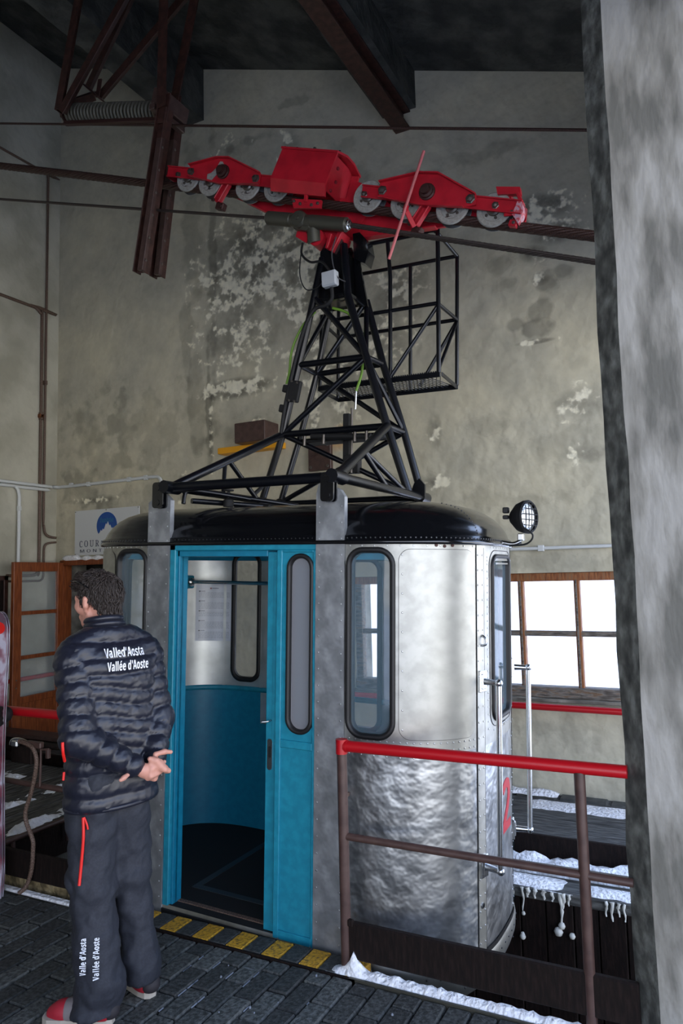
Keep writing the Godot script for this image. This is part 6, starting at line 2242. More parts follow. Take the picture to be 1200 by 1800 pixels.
# how far a surface stands out along w, looked up on a fine grid in (u, y)
func relief(vs: PackedVector3Array, u: Vector3, w: Vector3) -> Dictionary:
	var d := {}
	for v in vs:
		var key := Vector2i(int(floor(v.dot(u) / 0.007)), int(floor(v.y / 0.007)))
		var x := v.dot(w)
		if not d.has(key) or d[key] < x: d[key] = x
	return d

func relief_at(d: Dictionary, u: float, y: float, wide := 2) -> float:
	var s := -INF
	var ku := int(floor(u / 0.007)); var ky := int(floor(y / 0.007))
	for a in range(-wide, wide + 1):
		for b in range(-wide, wide + 1):
			var key := Vector2i(ku + a, ky + b)
			if d.has(key):
				s = maxf(s, d[key])
	return s if s > -INF else 0.0

func seg_dist(p: Vector3, a: Vector3, b: Vector3) -> Vector2:      # distance, place along in metres
	var ab := b - a
	var t := clampf((p - a).dot(ab) / ab.length_squared(), 0.0, 1.0)
	return Vector2((p - a - ab * t).length(), t * ab.length())

func finger(base: Vector3, dirs: Array, lens: Array, r: float) -> Array:
	var out := []
	var p := base
	for i in dirs.size():
		var q: Vector3 = p + (dirs[i] as Vector3).normalized() * lens[i]
		out.append([p, q, r * (1.0 - 0.08 * i), r * (1.0 - 0.08 * (i + 1))])
		p = q
	return out

func head_bones() -> Array:           # facing -z, centre of the head at the origin
	return [[Vector3(0, 0.035, 0.012), Vector3(0.074, 0.088, 0.096)], [Vector3(0, 0.0, -0.035), Vector3(0.062, 0.075, 0.058)], [Vector3(0, -0.045, -0.045), Vector3(0, -0.085, -0.070), 0.046, 0.026],
		[Vector3(-0.045, -0.055, -0.005), Vector3(-0.015, -0.088, -0.068), 0.022, 0.018], [Vector3(0.045, -0.055, -0.005), Vector3(0.015, -0.088, -0.068), 0.022, 0.018],
		[Vector3(0, 0.018, -0.090), Vector3(0, -0.020, -0.112), 0.010, 0.013], [Vector3(0, -0.024, -0.098), Vector3(0, -0.026, -0.108), 0.016, 0.012],
		[Vector3(-0.038, 0.030, -0.078), Vector3(0.038, 0.030, -0.078), 0.018, 0.018], [Vector3(-0.018, -0.055, -0.092), Vector3(0.018, -0.055, -0.092), 0.008, 0.008], [Vector3(-0.014, -0.066, -0.090), Vector3(0.014, -0.066, -0.090), 0.008, 0.008],
		[Vector3(-0.04, -0.01, -0.07), Vector3(-0.045, -0.02, -0.06), 0.026, 0.024], [Vector3(0.04, -0.01, -0.07), Vector3(0.045, -0.02, -0.06), 0.026, 0.024],
		# ears
		[Vector3(-0.077, 0.024, 0.002), Vector3(-0.090, 0.018, 0.016), 0.008, 0.007], [Vector3(-0.090, 0.018, 0.016), Vector3(-0.086, -0.014, 0.010), 0.007, 0.006], [Vector3(-0.086, -0.014, 0.010), Vector3(-0.073, -0.036, -0.004), 0.006, 0.007], [Vector3(-0.076, 0.0, 0.0), Vector3(-0.084, 0.0, 0.008), 0.012, 0.008],
		[Vector3(0.077, 0.024, 0.002), Vector3(0.090, 0.018, 0.016), 0.008, 0.007], [Vector3(0.090, 0.018, 0.016), Vector3(0.086, -0.014, 0.010), 0.007, 0.006], [Vector3(0.086, -0.014, 0.010), Vector3(0.073, -0.036, -0.004), 0.006, 0.007], [Vector3(0.076, 0.0, 0.0), Vector3(0.084, 0.0, 0.008), 0.012, 0.008],
		[Vector3(0, -0.05, 0.030), Vector3(0, -0.16, 0.062), 0.056, 0.058]]

func add_shoe(root: Node3D, heel: Vector3, toe: Vector3, ankle: Vector3, skin_: Dictionary) -> void:
	var d := Vector3(toe.x - heel.x, 0, toe.z - heel.z)
	var L := d.length()
	var xf := Transform3D(Basis(d.normalized().cross(Vector3.UP).normalized() * 1.0, Vector3.UP, -d.normalized()), Vector3(heel.x, 0, heel.z))      # -z along the foot
	var st := mb()
	var sole := PackedVector2Array([Vector2(-0.030, -0.012), Vector2(-0.036, -0.05), Vector2(-0.034, -0.13), Vector2(-0.046, -0.19), Vector2(-0.044, -0.245), Vector2(-0.024, -L), Vector2(0.010, -L - 0.004), Vector2(0.038, -0.25), Vector2(0.044, -0.19), Vector2(0.033, -0.13), Vector2(0.034, -0.05), Vector2(0.030, -0.012), Vector2(0.015, 0.004), Vector2(-0.015, 0.004)])
	prism(st, sole, -0.028, 0.0, xf * Transform3D(Basis(Vector3(1, 0, 0), Vector3(0, 0, 1), Vector3(0, -1, 0)), Vector3.ZERO))
	var shoe := Node3D.new()
	shoe.name = "shoe"
	root.add_child(shoe, true)
	obj("sole", st, M.shoe_sole, shoe)
	var bones := [[Vector3(0, 0.045, -0.030), Vector3(0, 0.05, -0.10), 0.036, 0.036], [Vector3(0, 0.05, -0.08), Vector3(0, 0.040, -0.20), 0.036, 0.036], [Vector3(0, 0.038, -0.19), Vector3(0, 0.032, -L + 0.035), 0.038, 0.026], [Vector3(0, 0.05, -0.04), Vector3(0, 0.085, -0.055), 0.038, 0.040]]
	var r := nets(sdf_field(bones, 0.007, 90.0), func(p: Vector3) -> float: return maxf(0.020 - p.y, p.y - 0.105))
	node_of("upper", to_mesh(moved(r, xf)[0], r[1]), skin_.upper, shoe)
	var b2 := [[Vector3(0, 0.046, -0.135), Vector3(0, 0.042, -0.165), 0.0465, 0.0460]]
	r = nets(sdf_field(b2, 0.007, 120.0), func(p: Vector3) -> float: return 0.022 - p.y)
	node_of("upper_panel", to_mesh(moved(r, xf)[0], r[1]), skin_.panel, shoe)
	b2 = [[Vector3(0, 0.05, -0.012), Vector3(0, 0.075, -0.016), 0.040, 0.036]]
	r = nets(sdf_field(b2, 0.007, 120.0), func(p: Vector3) -> float: return maxf(0.022 - p.y, -0.012 - p.z))
	node_of("heel_counter", to_mesh(moved(r, xf)[0], r[1]), skin_.heel, shoe)
	st = mb()
	for k in 5:
		var z := -0.10 - 0.022 * k
		tube(st, smooth_path([xf * Vector3(-0.022, 0.078 - 0.002 * k, z), xf * Vector3(0, 0.091 - 0.003 * k, z - 0.008), xf * Vector3(0.022, 0.078 - 0.002 * k, z)], 4), 0.003, 5)
	obj("laces", st, M.shoe_grey, shoe)

func build_person() -> void:
	var who := thing("person", "man seen from behind in quilted navy jacket and red shoes, hands clasped behind back", "person", Vector3(-2.27, 0, -2.31))
	who.rotation_degrees.y = 68.0
	var SL := Vector3(-0.155, 1.400, -0.015); var SR := Vector3(0.158, 1.395, -0.025)
	var EL := Vector3(-0.182, 1.095, 0.100); var ER := Vector3(0.190, 1.115, 0.045)
	var WL := Vector3(0.035, 0.955, 0.190); var WR := Vector3(0.125, 0.975, 0.150)
	var AL := Vector3(-0.075, 0.09, 0.075); var AR := Vector3(0.118, 0.09, 0.025)
	var KL := Vector3(-0.088, 0.50, 0.020); var KR := Vector3(0.085, 0.50, -0.005)
	var HL := Vector3(-0.075, 0.93, 0.010); var HR := Vector3(0.070, 0.93, 0.005)
	var head_at := Transform3D((Basis(Vector3.UP, 0.38) * Basis(Vector3.RIGHT, -0.10)).scaled(Vector3.ONE * 0.94), Vector3(-0.012, 1.612, -0.118))
	# --- body: one continuous skin, finer at the head and hands
	var body := [[HL, KL, 0.070, 0.050], [KL, AL, 0.048, 0.036], [HR, KR, 0.070, 0.050], [KR, AR, 0.048, 0.036], [AL, AL + Vector3(-0.10, -0.05, -0.10), 0.032, 0.026], [AR, AR + Vector3(-0.02, -0.05, -0.14), 0.032, 0.026],
		[Vector3(-0.06, 0.95, 0), Vector3(0.06, 0.95, 0), 0.10, 0.10], [Vector3(0, 0.98, 0), Vector3(0, 1.15, -0.01), 0.10, 0.10], [Vector3(-0.07, 1.30, -0.02), Vector3(0.07, 1.30, -0.02), 0.10, 0.10], [SL, SR, 0.055, 0.055],
		[Vector3(0, 1.38, -0.02), Vector3(0, 1.54, -0.085), 0.06, 0.055], [SL, EL, 0.045, 0.038], [EL, WL, 0.036, 0.026], [SR, ER, 0.045, 0.038], [ER, WR, 0.036, 0.026]]
	var core := nets(sdf_field(body, 0.016, 60.0))
	var hb := nets(sdf_field(head_bones(), 0.0042, 150.0))
	hb = moved(hb, head_at)
	# hands: the right one grips the left wrist from above, the left fingers curl up behind it
	var hand := []
	# left hand: palm runs on past the wrist towards the right
	var pl0 := WL + Vector3(0.012, -0.005, 0.004)
	var PLh := Vector3(0.095, 0.930, 0.196)
	hand.append([WL, pl0, 0.024, 0.025])
	hand.append([pl0, PLh + Vector3(0, 0.010, 0), 0.020, 0.014]); hand.append([pl0 + Vector3(0, -0.012, 0), PLh + Vector3(0, -0.022, 0), 0.018, 0.013]); hand.append([pl0, PLh, 0.022, 0.015])
	for k in 4:
		var bs := Vector3(0.062 + 0.0155 * k, 0.915 + 0.003 * k, 0.204 - 0.003 * k)
		hand += finger(bs, [Vector3(0.15, 0.25, 0.35), Vector3(0.05, 1.0, 0.05), Vector3(-0.10, 0.9, -0.5)], [0.018, 0.030 - 0.002 * absi(k - 1), 0.016], 0.0086 - 0.0004 * k)
	hand += finger(Vector3(0.085, 0.945, 0.186), [Vector3(0.9, 0.15, 0.1), Vector3(0.8, 0.5, 0.1)], [0.034, 0.026], 0.0095)
	# right hand: comes down from the right sleeve, knuckles outwards
	var pr0 := WR + Vector3(-0.008, -0.012, 0.014)
	var PRh := Vector3(0.085, 0.968, 0.206)
	hand.append([WR, pr0, 0.025, 0.024])
	hand.append([pr0, PRh + Vector3(0.0, 0.014, 0), 0.020, 0.015]); hand.append([pr0, PRh + Vector3(-0.006, -0.012, 0), 0.020, 0.014])
	for k in 4:
		var bs := Vector3(0.068 + 0.010 * k, 0.992 - 0.013 * k, 0.210 + 0.002 * k)
		hand += finger(bs, [Vector3(0.75, -0.30, 0.45), Vector3(0.75, -0.35, -0.25), Vector3(-0.30, -0.35, -0.85)], [0.024 + 0.003 * absi(1 - k), 0.024, 0.016], 0.0088)
	hand += finger(Vector3(0.10, 1.002, 0.196), [Vector3(0.9, 0.12, 0.15), Vector3(0.95, -0.20, 0.0)], [0.036, 0.030], 0.0098)
	hand += finger(Vector3(-0.02, 0.945, 0.20), [Vector3(-0.8, -0.30, 0.25), Vector3(-0.7, -0.2, 0.3)], [0.022, 0.016], 0.0088)
	var hd := nets(sdf_field(hand, 0.003, 260.0))
	node_of("body", joined([core, hb, hd]), M.skin, who)
	# eyes
	for sx in [-1.0, 1.0]:
		var st := mb()
		ball(st, head_at * Vector3(0.031 * sx, 0.010, -0.083), 0.0115, 12)
		var ey := obj("eye", st, M.print_white, who)
		st = mb()
		ball(st, head_at * Vector3(0.031 * sx, 0.010, -0.0905), 0.0055, 8)
		obj("iris", st, M.hole, ey)
	var st := mb()
	for sx in [-1.0, 1.0]: tube(st, smooth_path([head_at * Vector3(0.014 * sx, 0.034, -0.096), head_at * Vector3(0.032 * sx, 0.040, -0.092), head_at * Vector3(0.050 * sx, 0.032, -0.078)], 4), [0.003, 0.0035, 0.0035, 0.0035, 0.0035, 0.0035, 0.003, 0.003, 0.002], 6)
	obj("eyebrows", st, M.hair, who)
	# --- hair: tousled cap with separate locks
	var hn := noise(9.0, 201, 3)
	var hairline := func(p: Vector3) -> float:
		var z := p.z
		var y: float
		if z < -0.055: y = 0.072
		elif z < -0.030: y = lerpf(0.072, -0.010, (z + 0.055) / 0.025)
		elif z < -0.016: y = -0.030
		elif z < 0.024: y = lerpf(0.022, 0.008, (z + 0.016) / 0.04)
		elif z < 0.085: y = lerpf(0.004, -0.088, (z - 0.024) / 0.061)
		else: y = -0.092
		return (y - p.y) * 0.8
	var hr := nets(sdf_field([[Vector3(0, 0.044, 0.016), Vector3(0.084, 0.090, 0.108)], [Vector3(0, 0.0, 0.045), Vector3(0, -0.055, 0.052), 0.066, 0.058], [Vector3(-0.02, 0.09, -0.05), Vector3(0.03, 0.10, -0.03), 0.052, 0.052]], 0.0055, 120.0), hairline)
	hr = displaced(hr, func(p: Vector3, n: Vector3) -> float: return 0.006 * hn.get_noise_3d(p.x * 14.0, p.y * 5.0, p.z * 9.0) + 0.003 * hn.get_noise_3d(p.x * 40.0, p.y * 12.0, p.z * 24.0))
	var hv: PackedVector3Array = hr[0].duplicate()
	var hns := normals_of(hv, hr[1])
	node_of("hair", to_mesh(moved(hr, head_at)[0], hr[1]), M.hair, who)
	st = mb()
	var r2 := RandomNumberGenerator.new()
	r2.seed = 11
	for k in 1500:
		var i := r2.randi() % hv.size()
		var p := hv[i]; var n := hns[i]
		if n.y < -0.5: continue
		var crown := Vector3(0.01, 0.13, 0.04)
		var flow := (p - crown)
		flow.x += r2.randf_range(-0.05, 0.05); flow.z += r2.randf_range(-0.05, 0.05)
		if p.distance_to(crown) < 0.06: flow = Vector3(r2.randf_range(-1, 1), r2.randf_range(-0.4, 0.2), r2.randf_range(-1, 1))
		flow = (flow - n * flow.dot(n)).normalized()
		if p.z < -0.02 and p.y > 0.06: flow = (flow + Vector3(0.5, 0.3, -0.6)).normalized()
		var side := n.cross(flow) * r2.randf_range(-0.5, 0.5)
		var l := r2.randf_range(0.018, 0.042)
		var pts := []
		var rr := []
		for j in 5:
			var t := j / 4.0
			pts.append(head_at * (p + flow * l * (t - 0.25) + side * l * t * t * 0.6 + n * (0.001 + 0.008 * sin(PI * minf(t * 0.9, 1.0)) * r2.randf_range(0.6, 1.2) - 0.004 * t * t)))
			rr.append((0.0030 if k % 3 else 0.0042) * (1.0 - 0.85 * t * t))
		tube(st, pts, rr, 5, false)
	stuff(obj("hair_locks", st, M.hair, who))
	# --- jacket with its quilted channels
	var jb := [[Vector3(-0.072, 1.33, -0.025), Vector3(-0.066, 1.08, 0.002), 0.122, 0.112], [Vector3(0.072, 1.33, -0.03), Vector3(0.066, 1.08, 0.002), 0.122, 0.112], [Vector3(-0.066, 1.08, 0.002), Vector3(-0.072, 0.84, 0.005), 0.112, 0.120], [Vector3(0.066, 1.08, 0.002), Vector3(0.072, 0.84, 0.005), 0.112, 0.120], [Vector3(0, 1.34, -0.025), Vector3(0, 0.84, 0.005), 0.118, 0.118],
		[Vector3(0, 1.36, -0.02), Vector3(0, 1.47, -0.03), 0.105, 0.078], [SL, Vector3(-0.045, 1.475, -0.025), 0.066, 0.062], [SR, Vector3(0.045, 1.475, -0.03), 0.066, 0.062],
		[SL, EL, 0.074, 0.062], [EL, WL + (EL - WL) * 0.10, 0.062, 0.042], [SR, ER, 0.072, 0.058], [ER, WR + (ER - WR) * 0.06, 0.057, 0.041]]
	var Fj := sdf_field(jb, 0.0085, 95.0)
	var jr := nets(Fj, func(p: Vector3) -> float: return maxf(0.803 + 0.02 * p.x - p.y, p.y - 1.515))
	var wr := noise(1.0, 205, 3)
	var puff := func(p: Vector3, n: Vector3) -> float:
		var a1 := seg_dist(p, SL, EL); var a2 := seg_dist(p, EL, WL); var a3 := seg_dist(p, SR, ER); var a4 := seg_dist(p, ER, WR)
		var best := minf(minf(a1.x - 0.075, a2.x - 0.055), minf(a3.x - 0.073, a4.x - 0.052))
		var body_d := Vector2(maxf(absf(p.x) - 0.070, 0.0), p.z).length() - 0.118
		var ph: float
		var amp := 0.013
		if best < body_d + 0.004 or absf(p.x) > 0.20:
			var s: float
			if minf(a1.x, a2.x) < minf(a3.x, a4.x): s = a1.y if a1.x - 0.07 < a2.x - 0.055 else 0.34 + a2.y
			else: s = a3.y if a3.x - 0.07 < a4.x - 0.052 else 0.33 + a4.y
			ph = s / 0.062 + 0.12 * wr.get_noise_3d(p.x * 9.0, p.y * 9.0, p.z * 9.0)
			amp = 0.012
		else:
			ph = (p.y + 0.018 * sin(p.x * 14.0) - 0.10 * p.x * p.x) / 0.0575
			if p.y > 1.30: ph = (p.y - 0.05 * absf(p.x)) / 0.066
			if p.y < 0.95: ph = p.y / 0.085
			# vertical stitching down the back
			if p.y < 1.28 and p.y > 0.95 and n.z > 0.2:
				for xs in [-0.075, 0.045]:
					var dx := absf(p.x - xs - 0.01 * sin(p.y * 30.0))
					if dx < 0.014: amp *= 0.35 + 0.65 * dx / 0.014
		var w := absf(sin(PI * ph))
		return amp * (pow(w, 0.55) - 0.55) + 0.0035 * wr.get_noise_3d(p.x * 26.0, p.y * 34.0, p.z * 26.0) + 0.0015 * wr.get_noise_3d(p.x * 70.0, p.y * 60.0, p.z * 70.0)
	jr = displaced(jr, puff)
	var jv: PackedVector3Array = jr[0]
	var jacket := node_of("jacket", to_mesh(jv, jr[1]), M.jacket, who)
	# stand-up collar in three ribs, hem cord, cuffs
	st = mb()
	for k in 4:
		var ring := []
		for i in 25:
			var a := -0.35 + (TAU + 0.0) * i / 24.0
			var y := 1.490 + 0.021 * k
			var c := Vector3(-0.004, y - 0.012, -0.046 - 0.010 * k)
			ring.append(c + Vector3(sin(a) * (0.082 - 0.004 * k), 0.012 * cos(a) - 0.004, cos(a) * (0.080 - 0.003 * k)))
		ring.pop_back()
		tube(st, ring, 0.0140, 8, false, true)
	obj("collar", st, M.jacket, jacket)
	st = mb()
	var hem := []
	for i in 40:
		var a := TAU * i / 40.0
		hem.append(Vector3(sin(a) * 0.186, 0.806 + 0.02 * sin(a) * 0.19, 0.006 + cos(a) * 0.121))
	tube(st, hem, 0.011, 8, false, true)
	obj("hem", st, M.jacket, jacket)
	# what is printed or stitched on: laid on the surface as seen from its own side
	var uB := Vector3(1, 0, 0); var wB := Vector3(0, 0, 1)
	var rl := relief(jv, uB, wB)
	var line := func(txt: String, y: float, x0: float, wid: float, cap: float):
		var tm := text_mesh(txt, cap, 0.002, true)
		var bb := tm.get_aabb()
		var mm := warp(tm, func(v: Vector3) -> Vector3:
			var u := x0 + (v.x - bb.position.x) / bb.size.x * wid
			var yy := y + v.y - bb.position.y
			return Vector3(u, yy, relief_at(rl, u, yy, 3) + 0.006 + (0.001 if v.z > bb.get_center().z else 0.0)))
		node_of("lettering", mm, M.print_white, jacket)
	line.call("Valled'Aosta", 1.392, -0.072, 0.172, 0.036)
	line.call("Vallée d'Aoste", 1.338, -0.066, 0.180, 0.036)
	# --- trousers
	var tb := [[Vector3(-0.06, 0.93, 0.0), Vector3(0.06, 0.93, 0.0), 0.116, 0.116], [HL + Vector3(0, -0.06, 0), KL, 0.102, 0.084], [KL, AL + Vector3(0, 0.05, 0), 0.084, 0.086], [AL + Vector3(0, 0.05, 0), AL + Vector3(-0.012, -0.045, -0.01), 0.086, 0.091], [HR + Vector3(0, -0.06, 0), KR, 0.096, 0.077], [KR, AR + Vector3(0, 0.06, 0), 0.076, 0.074], [AR + Vector3(0, 0.06, 0), AR + Vector3(0, -0.035, -0.005), 0.074, 0.077]]
	var tr := nets(sdf_field(tb, 0.0095, 80.0), func(p: Vector3) -> float: return maxf((0.042 if p.x < 0.02 else 0.072) + 0.12 * maxf(-p.z, 0.0) - p.y, p.y - 0.98))
	var fn := noise(1.0, 207, 3)
	tr = displaced(tr, func(p: Vector3, n: Vector3) -> float:
		var fold := 0.016 * fn.get_noise_3d(p.x * 5.0 + p.y * 4.0, p.y * 7.0 - p.x * 6.0, p.z * 7.0)
		fold += 0.016 * (absf(fn.get_noise_3d(p.x * 3.0 + 20.0, p.y * 5.0 + p.z * 5.0, p.z * 3.0)) - 0.2)
		return fold)
	var tv: PackedVector3Array = tr[0]
	var trousers := node_of("trousers", to_mesh(tv, tr[1]), M.trousers, who)
	var uV := Vector3(0.915, 0, 0.403); var wV := Vector3(-0.403, 0, 0.915)
	var rt := relief(tv, uV, wV)
	var leg_line := func(txt: String, u0: float, y0: float, len_: float, cap: float):
		var tm := text_mesh(txt, cap, 0.002, true)
		var bb := tm.get_aabb()
		var mm := warp(tm, func(v: Vector3) -> Vector3:
			var y := y0 + (v.x - bb.position.x) / bb.size.x * len_
			var u := u0 - (v.y - bb.position.y)
			return uV * u + wV * (relief_at(rt, u, y, 3) + 0.0025 + (0.001 if v.z > bb.get_center().z else 0.0)) + Vector3.UP * y)
		node_of("lettering", mm, M.print_white, trousers)
	leg_line.call("Valle d'Aosta", -0.088, 0.215, 0.130, 0.022)
	leg_line.call("Vallée d'Aoste", -0.040, 0.200, 0.142, 0.022)
	var zip := func(pts: Array, rel: Dictionary, r: float, parent: Node, called: String):
		var s := mb()
		var q := []
		for p in pts: q.append(uV * p[0] + wV * (relief_at(rel, p[0], p[1], 2) + 0.001) + Vector3.UP * p[1])
		tube(s, smooth_path(q, 4), r, 8)
		obj(called, s, M.zip_red, parent)
	zip.call([[-0.104, 0.785], [-0.102, 0.72], [-0.106, 0.65], [-0.112, 0.58], [-0.116, 0.535]], rt, 0.006, trousers, "pocket_zip")
	zip.call([[-0.100, 0.785], [-0.090, 0.76], [-0.086, 0.74]], rt, 0.004, trousers, "zip_pull")
	var rj := relief(jv, uV, wV)
	zip.call([[-0.176, 1.098], [-0.174, 1.06], [-0.170, 1.02]], rj, 0.006, jacket, "pocket_zip")
	zip.call([[-0.178, 0.955], [-0.180, 0.925]], rj, 0.005, jacket, "pocket_zip")
	# --- shoes
	var sk := {"upper": M.shoe_red, "panel": M.shoe_grey, "heel": M.shoe_dark}
	add_shoe(who, Vector3(-0.042, 0, 0.118), Vector3(-0.232, 0, -0.075), AL, sk)
	add_shoe(who, Vector3(0.150, 0, 0.064), Vector3(0.108, 0, -0.212), AR, sk)
	# sunglasses pushed up on the hair
	var sgx := Transform3D(Basis(Vector3.UP, deg_to_rad(68.0)), Vector3(-2.27, 0, -2.31)) * head_at
	var sg := thing("sunglasses", "dark sunglasses pushed up on the man's hair above the forehead", "sunglasses", sgx * Vector3(0, 0.105, -0.098))
	var o := sg.position
	for sx in [-1.0, 1.0]:
		st = mb()
		var lens := []
		for k in 16: lens.append(Vector2(cos(TAU * k / 16.0) * 0.026, sin(TAU * k / 16.0) * 0.021))
		prism(st, PackedVector2Array(lens), -0.002, 0.002, Transform3D(Basis(), -o) * sgx * Transform3D(Basis(Vector3.UP, sx * -0.25), Vector3(0.032 * sx, 0.105, -0.100)))
		obj("lens", st, M.black_gloss, sg)
		st = mb()
		tube(st, smooth_path([sgx * Vector3(0.058 * sx, 0.108, -0.092) - o, sgx * Vector3(0.088 * sx, 0.10, -0.03) - o, sgx * Vector3(0.092 * sx, 0.065, 0.04) - o], 4), 0.0035, 6)
		obj("temple_arm", st, M.black_gloss, sg)
	st = mb()
	tube(st, [sgx * Vector3(-0.008, 0.110, -0.104) - o, sgx * Vector3(0.008, 0.110, -0.104) - o], 0.003, 6)
	obj("bridge", st, M.black_gloss, sg)

func build_skier() -> void:
	# pair of skis standing on the pavers, held by a gloved skier just outside the picture
	var at := Vector3(-3.60, 0, -2.80)
	for k in 2:
		var sk := thing("ski", ["pink and white ski standing upright at the left edge, binding towards the platform", "second ski standing close behind the pink and white one, base to base"][k], "ski", at + Vector3(-0.01 * k, 0, -0.022 * k), "pair of skis held by the skier")
		sk.rotation_degrees = Vector3(0, 8, 0)
		var st := mb()
		var outl := PackedVector2Array()
		var hw := [[0.0, 0.048], [0.12, 0.056], [0.35, 0.050], [0.65, 0.042], [0.80, 0.041], [1.0, 0.046], [1.25, 0.058], [1.38, 0.062], [1.46, 0.060], [1.51, 0.048], [1.535, 0.030], [1.545, 0.012]]
		for q in hw: outl.append(Vector2(q[1], q[0]))
		for i in range(hw.size() - 1, -1, -1): outl.append(Vector2(-hw[i][1], hw[i][0]))
		prism(st, outl, 0.0, 0.010)
		obj("ski_top_sheet", st, M.ski_top, sk)
		st = mb()
		var e := []
		for p in outl: e.append(Vector3(p.x, p.y, 0.003))
		tube(st, e, 0.0022, 5, false, true)
		obj("steel_edge", st, M.ski_edge, sk)
		if k == 0:
			st = mb()
			var fl := PackedVector2Array()
			for i in 14: fl.append(Vector2(0.005 + 0.045 * cos(TAU * i / 14.0), 1.455 + 0.035 * sin(TAU * i / 14.0)))
			prism(st, fl, 0.0101, 0.0108)
			obj("printed_emblem", st, M.zip_red, sk)
			# bindings: heel piece low, toe piece above
			st = mb()
			cbox(st, Vector3(0.0, 0.48, 0.045), Vector3(0.075, 0.16, 0.06), 0.02)
			cbox(st, Vector3(0.01, 0.57, 0.06), Vector3(0.05, 0.05, 0.05), 0.015)
			tube(st, [Vector3(0.02, 0.42, 0.07), Vector3(0.04, 0.46, 0.10), Vector3(0.03, 0.52, 0.10)], 0.010, 8)
			var bd := obj("heel_binding", st, M.binding_black, sk)
			st = mb()
			tube(st, smooth_path([Vector3(0.03, 0.405, 0.06), Vector3(0.045, 0.45, 0.085), Vector3(0.05, 0.50, 0.08)], 4), 0.006, 6)
			cbox(st, Vector3(0.0, 0.54, 0.075), Vector3(0.04, 0.03, 0.02), 0.006)
			obj("binding_lever", st, M.binding_white, bd)
			st = mb()
			cbox(st, Vector3(0, 0.79, 0.04), Vector3(0.075, 0.12, 0.05), 0.015)
			cbox(st, Vector3(0, 0.70, 0.02), Vector3(0.06, 0.10, 0.02), 0.005)
			var tb := obj("toe_binding", st, M.binding_black, sk)
			st = mb()
			cbox(st, Vector3(0.02, 0.845, 0.05), Vector3(0.05, 0.035, 0.04), 0.012)
			cbox(st, Vector3(0.015, 0.735, 0.045), Vector3(0.05, 0.014, 0.03), 0.004)
			obj("binding_plate", st, M.binding_white, tb)
	# the skier, standing left of the frame with an arm out to the skis
	var p := thing("person", "skier in dark clothes at the left edge, black glove gripping the skis", "person", Vector3(-4.22, 0, -2.50))
	p.rotation_degrees.y = -115.0      # faces the skis
	var inv := p.transform.affine_inverse()
	var grip := inv * (at + Vector3(0.0, 0.972, 0.02))
	var SL := Vector3(-0.19, 1.42, 0); var SR := Vector3(0.19, 1.42, 0)
	var EL := Vector3(-0.24, 1.14, -0.10); var ER := Vector3(0.25, 1.13, 0.0)
	var WL := grip + Vector3(-0.06, -0.005, 0.045); var WR := Vector3(0.26, 0.90, -0.12)
	var body := nets(sdf_field([[Vector3(0, 1.35, 0), Vector3(0, 1.55, -0.02), 0.06, 0.055], [Vector3(0, 0.95, 0), Vector3(0, 1.35, 0), 0.10, 0.10], [Vector3(-0.09, 0.9, 0), Vector3(-0.11, 0.1, 0.02), 0.06, 0.045], [Vector3(0.09, 0.9, 0), Vector3(0.12, 0.1, 0.02), 0.06, 0.045], [SL, EL, 0.04, 0.035], [EL, WL, 0.035, 0.025], [SR, ER, 0.04, 0.035], [ER, WR, 0.035, 0.025], [SL, SR, 0.05, 0.05]], 0.018, 60.0))
	var hx := Transform3D(Basis(), Vector3(0, 1.63, -0.03))
	var hd := moved(nets(sdf_field(head_bones(), 0.007, 120.0)), hx)
	node_of("body", joined([body, hd]), M.skin, p)
	var coat := nets(sdf_field([[Vector3(-0.09, 1.32, 0), Vector3(-0.075, 0.84, 0), 0.125, 0.13], [Vector3(0.09, 1.32, 0), Vector3(0.075, 0.84, 0), 0.125, 0.13], [Vector3(0, 1.34, 0), Vector3(0, 0.84, 0), 0.13, 0.13], [SL, EL, 0.075, 0.065], [EL, WL, 0.062, 0.045], [SR, ER, 0.075, 0.065], [ER, WR, 0.062, 0.045], [SL, SR, 0.07, 0.07], [Vector3(0, 1.4, 0), Vector3(0, 1.50, -0.02), 0.09, 0.075]], 0.014, 80.0), func(q: Vector3) -> float: return 0.76 - q.y)
	node_of("ski_jacket", to_mesh(coat[0], coat[1]), M.jacket, p)
	var pants := nets(sdf_field([[Vector3(-0.06, 0.9, 0), Vector3(0.06, 0.9, 0), 0.12, 0.12], [Vector3(-0.09, 0.86, 0), Vector3(-0.11, 0.45, -0.01), 0.105, 0.09], [Vector3(-0.11, 0.45, -0.01), Vector3(-0.12, 0.14, 0.02), 0.09, 0.095], [Vector3(0.09, 0.86, 0), Vector3(0.12, 0.45, -0.01), 0.105, 0.09], [Vector3(0.12, 0.45, -0.01), Vector3(0.13, 0.14, 0.02), 0.09, 0.095]], 0.015, 70.0), func(q: Vector3) -> float: return 0.09 - q.y)
	node_of("ski_trousers", to_mesh(pants[0], pants[1]), M.trousers, p)
	for sx in [-1.0, 1.0]:
		var r := nets(sdf_field([[Vector3(0.125 * sx, 0.06, 0.05), Vector3(0.125 * sx, 0.05, -0.16), 0.055, 0.048], [Vector3(0.125 * sx, 0.06, 0.03), Vector3(0.125 * sx, 0.20, 0.02), 0.058, 0.065]], 0.012, 80.0), func(q: Vector3) -> float: return 0.004 - q.y)
		node_of("ski_boot", to_mesh(r[0], r[1]), M.binding_black, p)
	var st := mb()
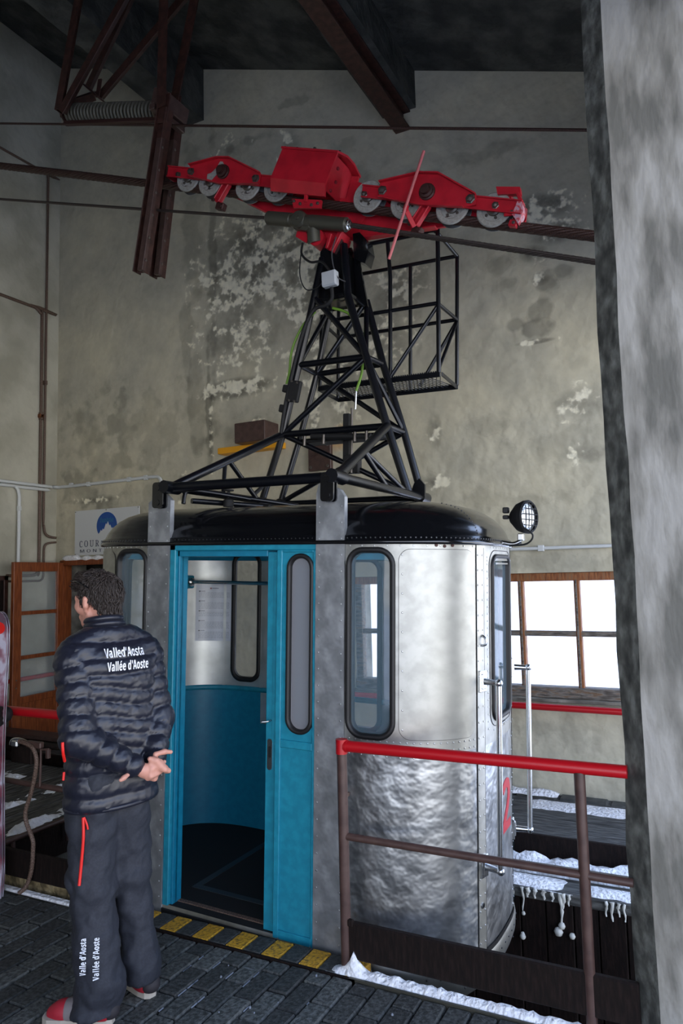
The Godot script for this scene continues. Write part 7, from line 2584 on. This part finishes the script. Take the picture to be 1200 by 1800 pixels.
	lathe(st, [Vector2(0.098, -0.02), Vector2(0.104, 0.02), Vector2(0.100, 0.06), Vector2(0.080, 0.10), Vector2(0.045, 0.122), Vector2(0, 0.128)], hx * Transform3D(Basis(Vector3.RIGHT, 0.12).scaled(Vector3(0.92, 1, 1.12)), Vector3(0, 0.03, 0.01)), 24)
	obj("helmet", st, M.black_matt, p)
	st = mb()
	cbox(st, hx * Vector3(0, 0.02, -0.105), Vector3(0.15, 0.07, 0.03), 0.012)
	obj("goggles", st, M.black_gloss, p)
	# right glove hanging, left glove closed round the skis
	var g := []
	var along := (inv.basis * Vector3(1, 0, 0)).normalized()
	var outw := (inv.basis * Vector3(0, 0, 1)).normalized()
	g.append([WL, grip + outw * 0.045 - along * 0.02, 0.046, 0.036])
	g.append([grip + outw * 0.045 - along * 0.02 + Vector3(0, 0.03, 0), grip + outw * 0.045 - along * 0.02 - Vector3(0, 0.03, 0), 0.030, 0.028])
	for k in 4:
		var b := grip + outw * (0.044 - 0.004 * absi(k - 1)) - along * 0.005 + Vector3(0, 0.045 - 0.027 * k, 0)
		g += finger(b, [along + outw * 0.15, along * 0.75 - outw * 0.75, -outw - along * 0.3], [0.040, 0.032, 0.026], 0.0155)
	g += finger(grip + outw * 0.02 - along * 0.05 + Vector3(0, 0.035, 0), [-outw * 0.8 + Vector3(0, 0.3, 0), -outw + along * 0.6], [0.045, 0.035], 0.0165)
	var gm := nets(sdf_field(g, 0.005, 180.0))
	node_of("ski_glove", to_mesh(gm[0], gm[1]), M.glove, p)
	var g2 := [[WR, WR + Vector3(0, -0.08, -0.02), 0.044, 0.04]]
	for k in 4: g2 += finger(WR + Vector3(-0.03 + 0.02 * k, -0.09, -0.02), [Vector3(0, -1, -0.1), Vector3(0, -1, -0.5), Vector3(0, -0.6, -0.9)], [0.04, 0.03, 0.025], 0.014)
	g2 += finger(WR + Vector3(-0.04, -0.05, -0.03), [Vector3(-0.3, -0.7, -0.5), Vector3(0, -1, -0.4)], [0.04, 0.03], 0.015)
	gm = nets(sdf_field(g2, 0.006, 150.0))
	node_of("ski_glove", to_mesh(gm[0], gm[1]), M.glove, p)
